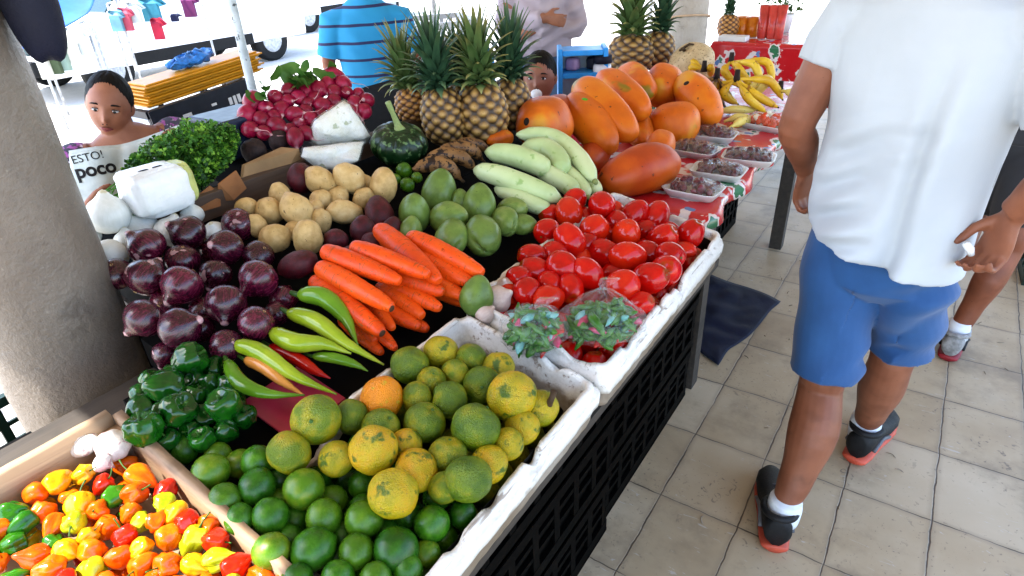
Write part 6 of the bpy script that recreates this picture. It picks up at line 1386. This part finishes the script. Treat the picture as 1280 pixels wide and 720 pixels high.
tee = wobj('t_shirt', folds(remesh(join(*ts), .0058, 5), tee_folds), MTEE, man)
# shorts
sh = [loft([ring(.96, .135, .10), ring(.90, .145, .105), ring(.82, .140, .105, 0, .005), ring(.74, .142, .106, 0, .015), ring(.70, .10, .07, 0, .02)], 36),
    limb([hipL + V((.0, .0, .06)), hipL - Z * .05, hipL.lerp(knL, .5), V((-.088, 1.535, .50)), V((-.088, 1.528, .468))], [.088, .092, .090, .084, .084], 28, 20), limb([hipR + V((0, 0, .06)), hipR - Z * .05, hipR.lerp(knR, .5) + V((.006, 0, 0)), V((.062, 1.675, .545)), V((.062, 1.682, .512))], [.088, .090, .086, .080, .081], 28, 20)]
def short_folds(v):
    x = (v - cx).dot(R); y = (v - cx).dot(F); c_ = cx + V((-.07 if x < 0 else .09, 0, v.z)); d = V((v.x - c_.x, v.y - c_.y, 0)); d = d.normalized() if d.length > 1e-4 else -F
    k = .011 * math.sin((v.z * .9 + x * .7 * (1 if x < 0 else -1)) * 60 + 3 * nz((x, v.z, 0), 6, 2)) * max(0, nz((x, v.z, 4), 5, 3) + .15) * 1.8 + .010 * nz((x, y, v.z), 9, 4) + .003 * math.sin(x * 120) * (v.z > .86)
    return d * k
wobj('shorts', folds(remesh(join(*sh), .0050, 3), short_folds), cloth_mat('blue_denim', (.004, .050, .165), (.010, .074, .22), 9, 380, .8), man)
MSHOE = plain('black_mesh_shoe', (.012, .012, .014), .6, .4, 60, 300, .3); MSOLE = plain('orange_red_sole', (.52, .12, .07), .5, .15); MGREYS = plain('grey_stripe', (.16, .16, .17), .5); MSOCK = plain('white_sock', (.70, .72, .76), .9, .06, 40, 400, .4)
for (an, hl, te) in ((anL, (-.088, 1.318, .002), (-.165, 1.578, .002)), (anR, (.040, 1.780, .002), (.108, 2.045, .002))):
    shoe(man, hl, te, 1.0, MSHOE, MSOLE, MGREYS); dl = (V(te) - V(hl)).normalized(); wobj('sock', tube(curve_pts([an + Z * .062 - dl * .004, an + Z * .04 - dl * .004, an - Z * .015 - dl * .002], 8), [.0405, .042, .042, .043, .044, .045, .045, .044, .043], 22), MSOCK, man)
q = wrR + V((-.052, -.03, -.075)); o = wobj('paper_scrap', tube([q + V((-.008, -.004, .012)), q + V((.002, .0, .0)), q + V((.008, .004, -.014))], [.007, .0085, .006], 10), MWHITEP, base=q); tag(o, 'small crumpled white scrap held in the hand of the walking person', 'paper')

# ------------------------------------------------------------------ the person walking ahead, mostly hidden
an1 = V((.262, 2.59, .10)); kn1 = V((.325, 2.66, .47)); hp1 = V((.33, 2.78, .84)); an2 = V((.150, 2.60, .09)); kn2 = V((.20, 2.80, .47)); hp2 = V((.19, 2.80, .84)); c = V((.26, 2.79, 0)); R2 = V((1, 0, 0)); F2 = V((0, 1, 0))
rg = lambda z, w_, d_: (c + Z * z, R2 * w_, F2 * d_)
b2 = [loft([rg(.8, .14, .10), rg(.95, .14, .1), rg(1.15, .15, .1), rg(1.28, .15, .09), rg(1.35, .09, .07), rg(1.38, .05, .05)], 24), limb([c + Z * 1.34, c + Z * 1.45], [.055, .05]), head_mesh(c + V((0, .02, 1.52)), R2, F2)]
for sg in (-1, 1): s0 = c + V((.175 * sg, 0, 1.27)); e0 = s0 + V((.03 * sg, -.02, -.25)); w0 = e0 + V((-.01 * sg, .1, -.21)); b2 += [limb([s0 - R2 * .04 * sg, s0, e0, w0], [.05, .048, .038, .026])] + hand(w0, (0, .2, -1), (-sg, 0, 0), (0, 1, .2), .95)
for hp, kn, an in ((hp1, kn1, an1), (hp2, kn2, an2)): b2.append(limb([hp, hp.lerp(kn, .5), kn + Z * .03, kn - Z * .03, kn.lerp(an, .38) - F2 * .018, kn.lerp(an, .72), an, an - Z * .03], [.085, .07, .052, .048, .052, .038, .032, .034], 18, 26)); b2.append(limb([an + V((0, -.02, -.04)), an + V((.02, .1, -.06))], [.032, .028]))
p2_ = wobj('person', remesh(join(*b2), .008, 3), MSK_D, base=V((.24, 2.7, 0))); tag(p2_, 'person in dark clothes walking ahead, mostly hidden by the white T-shirt', 'person')
MDKC = cloth_mat('black_cotton', (.010, .010, .012), (.02, .02, .024))
wobj('shirt', remesh(join(loft([rg(.80, .165, .125), rg(1.0, .16, .12), rg(1.2, .17, .115), rg(1.3, .155, .10), rg(1.36, .08, .07)], 30), *[tube([c + V((.13 * sg, 0, 1.28)), c + V((.18 * sg, 0, 1.26)), c + V((.20 * sg, -.01, 1.12))], [.06, .062, .06], 20) for sg in (-1, 1)]), .009, 4), MDKC, p2_)
wobj('shorts', remesh(join(loft([rg(.93, .15, .11), rg(.8, .165, .12), rg(.72, .12, .09)], 30), limb([hp1, hp1.lerp(kn1, .5), hp1.lerp(kn1, .86)], [.10, .095, .085], 22), limb([hp2, hp2.lerp(kn2, .5), hp2.lerp(kn2, .86)], [.10, .095, .085], 22)), .009, 4), MDKC, p2_)
wobj('hair', ellipsoid(c + V((0, .005, 1.55)), .084, .10, .105, 24, 18), MHAIR, p2_)
MGSH = plain('grey_white_shoe', (.34, .33, .32), .6, .35, 50); MRSO = plain('dark_red_sole', (.30, .03, .04), .5, .2)
shoe(p2_, (.255, 2.535, .002), (.285, 2.785, .002), .92, MGSH, MRSO, MSHOE); shoe(p2_, (.145, 2.55, .002), (.155, 2.81, .002), .92, MSHOE, MRSO, MGREYS)
wobj('sock', tube([an1 + Z * .05, an1 - Z * .02], [.036, .04], 18), MSOCK, p2_)

# ------------------------------------------------------------------ man in the striped shirt, from behind
c = ptd(468, 95, 3.9); c.z = 0; fw = V((c.x, c.y, 0)).normalized(); F3 = fw; R3 = V((fw.y, -fw.x, 0)); zo = -.12
rg = lambda z, w_, d_, dx=0: (c + R3 * dx + Z * (z + zo), R3 * w_, F3 * d_)
b3 = [loft([rg(.9, .15, .11), rg(1.1, .16, .12), rg(1.3, .18, .12), rg(1.45, .17, .10), rg(1.52, .10, .07), rg(1.56, .055, .055)], 24), limb([c + Z * (1.52 + zo), c + Z * (1.62 + zo)], [.058, .054]), head_mesh(c + F3 * .03 + Z * (1.70 + zo), R3, F3)]
arms3 = []
for sg in (-1, 1):
    s0 = c + R3 * .205 * sg + Z * (1.42 + zo); e0 = s0 + R3 * .07 * sg + F3 * .0 - Z * .27; w0 = e0 + R3 * (-.03 * sg) + F3 * .2 - Z * .12; arms3.append((s0, e0)); b3 += [limb([s0 - R3 * .05 * sg, s0, s0.lerp(e0, .5), e0, w0], [.055, .056, .05, .042, .028])] + hand(w0, F3 - Z * .4, (-R3 * sg), Z, .98)
    hp = c + R3 * .085 * sg + Z * (.88 + zo); kn = hp + F3 * .02 - Z * .42; an = kn - F3 * .02 - Z * .38; b3 += [limb([hp, hp.lerp(kn, .5), kn, kn.lerp(an, .4), an], [.10, .085, .06, .058, .042]), limb([an - Z * .03 - F3 * .03, an - Z * .05 + F3 * .14], [.04, .035])]
p3 = wobj('person', remesh(join(*b3), .009, 3), MSK_D, base=V((c.x, c.y, zo))); tag(p3, 'person in a blue striped polo shirt standing with their back turned', 'person')
p3.scale = (.88, .88, .88)
wobj('hair', ellipsoid(c + F3 * .015 + Z * (1.73 + zo), .086, .10, .105, 24, 18), MHAIR, p3)
def stripe_mat():
    s = N('striped_polo'); v, _ = s.coords('Object', False); x = s.n('ShaderNodeSeparateXYZ'); s.l(v, x.inputs[0])
    g = s.math('DIVIDE', s.math('ADD', x.outputs[2], s.math('MULTIPLY', s.noise(v, 4, 2), .015)), .100); d = s.math('MULTIPLY', s.math('PINGPONG', g, .5), .100)
    c_ = s.mix(s.noise(v, 6, 3), (.008, .22, .46), (.014, .28, .53)); c_ = s.mix(s.math('SUBTRACT', 1.0, s.step(d, .0075, .0095)), c_, (.012, .016, .075)); s.principled(c_, .8, s.noise(v, 350, 2), .2, .0012); return s.m
sh3 = [loft([rg(.93, .185, .145), rg(1.05, .195, .15), rg(1.2, .205, .15), rg(1.35, .215, .14), rg(1.45, .19, .115), rg(1.52, .11, .08), rg(1.55, .066, .066)], 36)] + [tube([s0 - R3 * .06 * sg, s0, s0.lerp(e0, .72), s0.lerp(e0, .8)], [.078, .082, .078, .076], 24) for sg, (s0, e0) in zip((-1, 1), arms3)]
def polo_folds(v):
    x = (v - c).dot(R3); d = -F3 if (v - c).dot(F3) < 0 else F3
    return d * (.010 * nz((x, v.z, 0), 9, 1) + .005 * math.sin((v.z + x * .6) * 55 + 3 * nz((x, v.z, 0), 5)) * max(0, nz((x, v.z, 3), 5, 2) + .1))
wobj('polo_shirt', folds(remesh(join(*sh3), .009, 4), polo_folds), stripe_mat(), p3)
MJEAN = cloth_mat('blue_jeans', (.03, .07, .14), (.06, .11, .20), 8)
jb = [loft([rg(.99, .168, .125), rg(.9, .178, .135), rg(.8, .17, .12)], 30)]
for sg in (-1, 1): hp = c + R3 * .085 * sg + Z * (.86 + zo); kn = hp + F3 * .02 - Z * .40; an = kn - F3 * .02 - Z * .40; jb.append(limb([hp, hp.lerp(kn, .5), kn, an], [.105, .098, .078, .068], 22))
wobj('jeans', remesh(join(*jb), .010, 4), MJEAN, p3); wobj('belt', loft([rg(.955, .178, .135), rg(.958, .181, .138), rg(.992, .181, .138), rg(.995, .176, .134)], 36), MBLACKP, p3)
for sg in (-1, 1): an = c + R3 * .085 * sg + Z * .0; shoe(p3, an - F3 * .10 + Z * (zo + .002), an + F3 * .17 + Z * (zo + .002), 1.0, MSHOE, MBLACKP)

# ------------------------------------------------------------------ woman in the lavender blouse
c = ptd(676, 40, 3.9); c.z = 0; F4 = -V((c.x, c.y, 0)).normalized(); R4 = V((F4.y, -F4.x, 0)); zo = 0
rg = lambda z, w_, d_, f=0, dx=0: (c + F4 * f + R4 * dx + Z * z, R4 * w_, F4 * d_)
b4 = [loft([rg(.82, .16, .13), rg(.95, .16, .14), rg(1.1, .15, .13), rg(1.22, .15, .11), rg(1.3, .10, .08), rg(1.34, .05, .05)], 24), limb([c + Z * 1.31, c + Z * 1.42], [.052, .048]), head_mesh(c + F4 * .03 + Z * 1.49, R4, F4, .97)]
am = []
for sg in (-1, 1):
    s0 = c + R4 * .165 * sg + Z * 1.24; e0 = c + R4 * .205 * sg + F4 * .06 + Z * 1.03; w0 = c - R4 * .02 * sg + F4 * (.20 + .02 * sg) + Z * (1.07 + .03 * sg); am.append((s0, e0, w0)); b4 += [limb([s0 - R4 * .04 * sg, s0, s0.lerp(e0, .5), e0, e0.lerp(w0, .4), w0], [.05, .052, .047, .042, .04, .028])] + hand(w0, -R4 * sg + F4 * .05 - Z * .2, -F4, Z, .9)
    hp = c + R4 * .08 * sg + Z * .82; an = c + R4 * .08 * sg + Z * .09; b4 += [limb([hp, hp.lerp(an, .5), an], [.10, .065, .04]), limb([an - F4 * .03 - Z * .03, an + F4 * .13 - Z * .06], [.04, .03])]
p4 = wobj('person', remesh(join(*b4), .009, 3), MSK_W, base=V((c.x, c.y, 0))); tag(p4, 'person in a lavender blouse and jeans standing behind the child, arms folded', 'person')
MLAV = cloth_mat('lavender_cotton', (.30, .24, .28), (.40, .33, .36), 5)
def lav_folds(v):
    x = (v - c).dot(R4); d = F4 if (v - c).dot(F4) > 0 else -F4; return d * (.009 * math.sin((v.z - abs(x) * .5) * 75 + 2 * nz((x, v.z, 0), 5)) + .012 * nz((x, v.z, 0), 8, 3))
bl = [loft([rg(.885, .17, .155, .01), rg(.93, .178, .17, .02), rg(1.02, .172, .165, .02), rg(1.12, .160, .145, .01), rg(1.22, .160, .12), rg(1.29, .11, .09), rg(1.325, .062, .06)], 34)] + [limb([s0 - R4 * .05 * sg, s0, s0.lerp(e0, .5), e0, e0.lerp(w0, .5), e0.lerp(w0, .97)], [.06, .062, .058, .056, .050, .044], 20) for sg, (s0, e0, w0) in zip((-1, 1), am)]
wobj('blouse', folds(remesh(join(*bl), .009, 4), lav_folds), MLAV, p4); wobj('hair', ellipsoid(c + F4 * .012 + Z * 1.52, .082, .098, .105, 24, 18), MHAIR, p4); face_parts(p4, c + F4 * .03 + Z * 1.49, R4, F4, .97)
jb = [loft([rg(.92, .155, .135), rg(.84, .165, .14), rg(.76, .14, .11)], 30)] + [limb([c + R4 * .08 * sg + Z * .8, c + R4 * .082 * sg + Z * .45, c + R4 * .08 * sg + Z * .06], [.105, .08, .066], 22) for sg in (-1, 1)]
wobj('jeans', remesh(join(*jb), .010, 4), MJEAN, p4)
for sg in (-1, 1): an = c + R4 * .08 * sg; shoe(p4, an - F4 * .08 + Z * .002, an + F4 * .16 + Z * .002, .92, MSHOE, MBLACKP)

# ------------------------------------------------------------------ child behind the papayas
hc = ptd(675, 96, 2.80); F5 = (CAM - hc); F5.z = 0; F5.normalize(); F5 = (F5 - RGT * .18 + V((0, 0, .05))).normalized(); R5 = V((F5.y, -F5.x, 0)).normalized(); c = V((hc.x, hc.y, 0)) - V((F5.x, F5.y, 0)) * .03; s5 = .84
Fh, Rh = V((F5.x, F5.y, 0)).normalized(), R5; k5 = hc.z / 1.02
rg = lambda z, w_, d_: (c + Z * z * k5, Rh * w_, Fh * d_)
b5 = [loft([rg(.46, .09, .075), rg(.6, .095, .08), rg(.75, .10, .075), rg(.82, .075, .055), rg(.86, .035, .035)], 22), limb([c + Z * .84 * k5, c + Z * .95 * k5], [.036, .036]), head_mesh(hc, R5, F5, s5, .8, .10)]
for sg in (-1, 1):
    s0 = c + Rh * .105 * sg + Z * .78 * k5; e0 = s0 + Rh * .03 * sg - Z * .14 * k5; w0 = e0 + Fh * .05 - Z * .12 * k5; b5 += [limb([s0 - Rh * .03 * sg, s0, e0, w0], [.034, .032, .026, .019])] + hand(w0, Fh * .2 - Z, -Rh * sg, Fh, .62)
    hp = c + Rh * .05 * sg + Z * .47 * k5; an = c + Rh * .05 * sg + Z * .05; b5 += [limb([hp, hp.lerp(an, .5), an], [.06, .042, .028]), limb([an - Fh * .02 - Z * .01, an + Fh * .09 - Z * .025], [.028, .022])]
p5 = wobj('person', remesh(join(*b5), .0045, 2), MSK_K, base=V((c.x, c.y, 0))); tag(p5, 'small child with a white pacifier peering over the papayas', 'person')
face_parts(p5, hc, R5, F5, s5, (0, 0), .85); U5 = R5.cross(F5)
wobj('hair', join(hair_cap(hc, R5, F5, s5, .100), limb([hc - F5 * .05 + R5 * .055 + U5 * .02, hc + R5 * .085 - F5 * .03, hc + R5 * .085 - U5 * .07 - F5 * .02, hc + R5 * .075 - U5 * .11 - F5 * .02], [.02, .026, .022, .006], 12)), MHAIR, p5)
wobj('shirt', remesh(join(loft([rg(.43, .10, .09), rg(.6, .105, .09), rg(.75, .112, .085), rg(.82, .09, .062), rg(.85, .045, .042)], 26), *[tube([c + Rh * .06 * sg + Z * .78 * k5, c + Rh * .11 * sg + Z * .77 * k5, c + Rh * .125 * sg + Z * .68 * k5], [.04, .042, .04], 16) for sg in (-1, 1)]), .008, 3), cloth_mat('child_white_cotton', (.60, .60, .62), (.7, .7, .71)), p5)
wobj('trousers', remesh(join(loft([rg(.50, .085, .075), rg(.42, .09, .08), rg(.38, .07, .06)], 24), *[limb([c + Rh * .05 * sg + Z * .42 * k5, c + Rh * .05 * sg + Z * .05], [.062, .045], 16) for sg in (-1, 1)]), .009, 3), MJEAN, p5)
m_ = hc + F5 * .108 * s5 - U5 * .066 * s5
pc = wobj('pacifier', xf(join(ellipsoid((0, 0, 0), .024, .007, .020, 18, 10), tube([(0, .004, 0), (0, .016, 0)], [.010, .009], 10), ellipsoid((0, .020, -.006), .013, .004, .018, 14, 8)), Matrix.Translation(m_) @ Matrix((R5, F5, U5)).transposed().to_4x4()), MWHITEP, base=m_); tag(pc, 'white pacifier in the mouth of the child', 'pacifier')

# ------------------------------------------------------------------ woman reading a newspaper behind the herbs
hc = ptd(137, 131, 2.75); F6 = (CAM - hc).normalized(); F6 = (F6 - RGT * .20 - UPV * .30).normalized(); R6 = (F6.cross(UPV + RGT * .03)).normalized(); U6 = R6.cross(F6).normalized()
shl, shr = ptd(86, 196, 2.76), ptd(222, 158, 2.82); mid = (shl + shr) / 2; Rb = (shr - shl); hw = Rb.length / 2; Rb.normalize(); Rb = -Rb  # the body's right is to the picture's left
Ub = (hc - mid).normalized(); Ub = (Ub * .3 + Z).normalized(); Fb = Ub.cross(Rb).normalized(); Fb = Fb if Fb.dot(CAM - mid) > 0 else -Fb
hip = V((mid.x - .06, mid.y + .0, .40))
b6 = [loft([(hip, Rb * .17, Fb * .13), (hip.lerp(mid, .45), Rb * .155, Fb * .12), (hip.lerp(mid, .78), Rb * .165, Fb * .115), (hip.lerp(mid, .93), Rb * (hw * .92), Fb * .085), (mid + Ub * .02, Rb * (hw * .62), Fb * .06), (mid + Ub * .055, Rb * .055, Fb * .052)], 28), limb([mid - Ub * .02, mid.lerp(hc, .45), hc - U6 * .05 - F6 * .02], [.055, .048, .05]), head_mesh(hc, R6, F6, .93, .9, .14, .95)]
Fg = V((Fb.x, Fb.y, 0)).normalized()
pp = lambda x, y, D_: ptd(x, y, D_)
hands6 = {1: pp(92, 262, 2.20), -1: pp(246, 172, 2.28)}
for sg in (1, -1):
    s0 = mid + Rb * hw * .92 * sg - Ub * .02; w0 = hands6[sg] + V((0, 0, -.05)); e0 = s0.lerp(w0, .45) + Rb * .05 * sg - Z * .13; b6 += [limb([s0 - Rb * .05 * sg, s0, s0.lerp(e0, .5), e0, e0.lerp(w0, .5), w0], [.05, .05, .045, .038, .036, .026])] + hand(w0, Fg * .3 + Z * .6 - Rb * .3 * sg, -Rb * sg, Z * .4 + Fg, .9, (30, 40, 30))
    hp = hip + Rb * .09 * sg; kn = hp + Fg * .36 + Rb * .03 * sg + Z * .02; an = kn - Z * (kn.z - .0) + Fg * .02; b6 += [limb([hp - Fg * .04, hp.lerp(kn, .5), kn, kn.lerp(an, .4), an], [.10, .085, .058, .052, .036]), limb([an - Fg * .03 - Z * .05, an + Fg * .14 - Z * .09], [.038, .03])]
p6 = wobj('person', remesh(join(*b6), .0048, 2), MSK_W, base=V((hip.x, hip.y, -.12))); tag(p6, 'person with tied-back dark hair sitting and reading a newspaper behind the herbs', 'person')
face_parts(p6, hc, R6, F6, .93, (.1, -.5), .75)
wobj('hair', join(ellipsoid((0, 0, 0), 1, 1, 1, 36, 26)) if False else hair_cap(hc, R6, F6, .93, .090, .96), MHAIR, p6)
wobj('hair_bun', ellipsoid(hc - F6 * .12 - U6 * .02, .04, .04, .04, 18, 12), MHAIR, p6)
s = N('floral_blouse'); v_, _ = s.coords('Object', False); c_ = s.mix(s.step(s.noise(v_, 30, 3), .5, .54), (.035, .03, .055), (.30, .07, .28)); c_ = s.mix(s.step(s.noise(v_, 38, 2), .62, .66), c_, (.60, .50, .58)); s.principled(c_, .8)
bl = [loft([(hip, Rb * .18, Fb * .145), (hip.lerp(mid, .45), Rb * .168, Fb * .135), (hip.lerp(mid, .74), Rb * .18, Fb * .13), (hip.lerp(mid, .88), Rb * (hw * .99), Fb * .10), (hip.lerp(mid, .93), Rb * (hw * .97), Fb * .09)], 30)]
for sg in (1, -1): s0 = mid + Rb * hw * .92 * sg - Ub * .02; w0 = hands6[sg] + V((0, 0, -.05)); e0 = s0.lerp(w0, .45) + Rb * .05 * sg - Z * .13; bl.append(limb([s0 - Rb * .05 * sg - Ub * .01, s0, s0.lerp(e0, .45)], [.05, .062, .058], 18))
wobj('blouse', remesh(join(*bl), .007, 3), s.m, p6)
tr_ = [loft([(hip + Z * .05, Rb * .17, Fb * .13), (hip - Z * .06, Rb * .175, Fg * .14)], 26)]
for sg in (1, -1): hp = hip + Rb * .09 * sg; kn = hp + Fg * .36 + Rb * .03 * sg + Z * .02; tr_.append(limb([hp - Fg * .04, hp.lerp(kn, .5), kn + Fg * .01, kn - Z * .2, kn - Z * (kn.z - .05)], [.112, .10, .075, .07, .06], 20))
wobj('trousers', remesh(join(*tr_), .010, 3), MJEAN, p6)
for sg in (1, -1): kn = hip + Rb * .12 * sg + Fg * .38; shoe(p6, V((kn.x, kn.y, -.118)) - Fg * .08, V((kn.x, kn.y, -.118)) + Fg * .15, .9, MSHOE, MBLACKP)
# red plastic chair under her
ce = empty('plastic_chair', (hip.x, hip.y, -.12), (0, 0, math.atan2(Fg.y, Fg.x))); tag(ce, 'red plastic chair on which the newspaper reader sits', 'chair'); sz = hip.z - .115 + .12
obj('seat', box(-.2, .22, -.22, .22, sz - .03, sz), MREDP, ce, False, bevel=.012); obj('backrest', loft([((-.235, 0, z), V((.012, 0, 0)), V((0, w_, 0))) for z, w_ in ((sz + .05, .17), (sz + .2, .21), (sz + .34, .20), (sz + .40, .13))], 20), MREDP, ce)
for x in (-.19, .20):
    for y in (-.20, .20): obj('leg', tube([(x, y, sz - .03), (x * 1.1, y * 1.1, .001)], [.022, .016], 10), MREDP, ce)
for y in (-.235, .235): obj('armrest', tube(curve_pts([(-.22, y, sz + .2), (0, y, sz + .22), (.17, y, sz + .19), (.19, y, sz)], 10), .018, 10), MREDP, ce)

# newspaper
MNEWS = skin_mat('newsprint', [(0, (.50, .56, .56)), (1, (.62, .67, .66))], 20, .75, .1, bscale=60, bstr=.15, bdist=.004)
top = [(86, 192, 2.24), (118, 187, 2.22), (150, 184, 2.25), (172, 178, 2.27), (205, 166, 2.29), (232, 156, 2.30), (250, 148, 2.32)]; bot = [(98, 300, 2.12), (128, 296, 2.10), (156, 286, 2.13), (180, 278, 2.17), (212, 262, 2.20), (238, 250, 2.22), (256, 244, 2.24)]
Tp, Bp = curve_pts([ptd(*q) for q in top], 36), curve_pts([ptd(*q) for q in bot], 36); vs, fs = [], []; nj = 20
for j in range(nj + 1):
    for i in range(37):
        p = Tp[i].lerp(Bp[i], j / nj); d_ = (CAM - p).normalized(); vs.append(p + d_ * (.012 * nz((i * .06, j * .10, 0), 2, 3) + .012 * math.exp(-((i - 12) / 2.0) ** 2) * -1))
for j in range(nj):
    for i in range(36): a_ = j * 37 + i; fs.append((a_, a_ + 1, a_ + 38, a_ + 37))
ctr = ptd(150, 225, 2.2); nw = wobj('newspaper', (vs, fs), MNEWS, base=ctr); tag(nw, 'open newspaper with black headline letters held up behind the herbs', 'newspaper'); sd = nw.modifiers.new('t', 'SOLIDIFY'); sd.thickness = .0012
fold_b = wobj('back_page', ([v - (CAM - v).normalized() * .02 + UPV * .008 for v in vs], fs), MNEWS, nw); sd = fold_b.modifiers.new('t', 'SOLIDIFY'); sd.thickness = .0012
MINK = plain('black_ink', (.012, .012, .016), .7, .1)
def headline(txt, x0, y0, x1, y1, D0, D1, bold, name='headline'):
    cu = bpy.data.curves.new('txt', 'FONT'); cu.body = txt; cu.size = 1; cu.offset = bold; cu.extrude = .0; ob = bpy.data.objects.new('tmp', cu); COL.objects.link(ob); dg = bpy.context.evaluated_depsgraph_get(); me = bpy.data.meshes.new_from_object(ob.evaluated_get(dg)); bpy.data.objects.remove(ob)
    co_ = [v.co.copy() for v in me.vertices]; w_ = max(v.x for v in co_) - min(v.x for v in co_); xm = min(v.x for v in co_)
    A, B = ptd(x0, y0, D0), ptd(x1, y1, D1); X = B - A; k = X.length / w_; X.normalize(); n_ = (CAM - A).normalized(); n_ = (n_ - X * n_.dot(X)).normalized(); Y = n_.cross(X)
    tree = None
    pts_ = []
    for v in co_:
        p = A + X * (v.x - xm) * k + Y * v.y * k * 1.05; dr = (p - CAM).normalized(); inv = nw.matrix_world.inverted(); ok, loc, nn, _ = nw.ray_cast(inv @ CAM, dr); pts_.append((nw.matrix_world @ loc - dr * .0016) if ok else p)
    fs_ = [tuple(p.vertices) for p in me.polygons]; n0_ = len(pts_); wobj(name, (pts_, fs_), MINK, nw, smooth=False)
bpy.context.view_layer.update()
headline('ESTO!', 92, 205, 130, 197, 2.235, 2.235, .0)
headline('poco', 97, 223, 147, 214, 2.21, 2.215, .03)
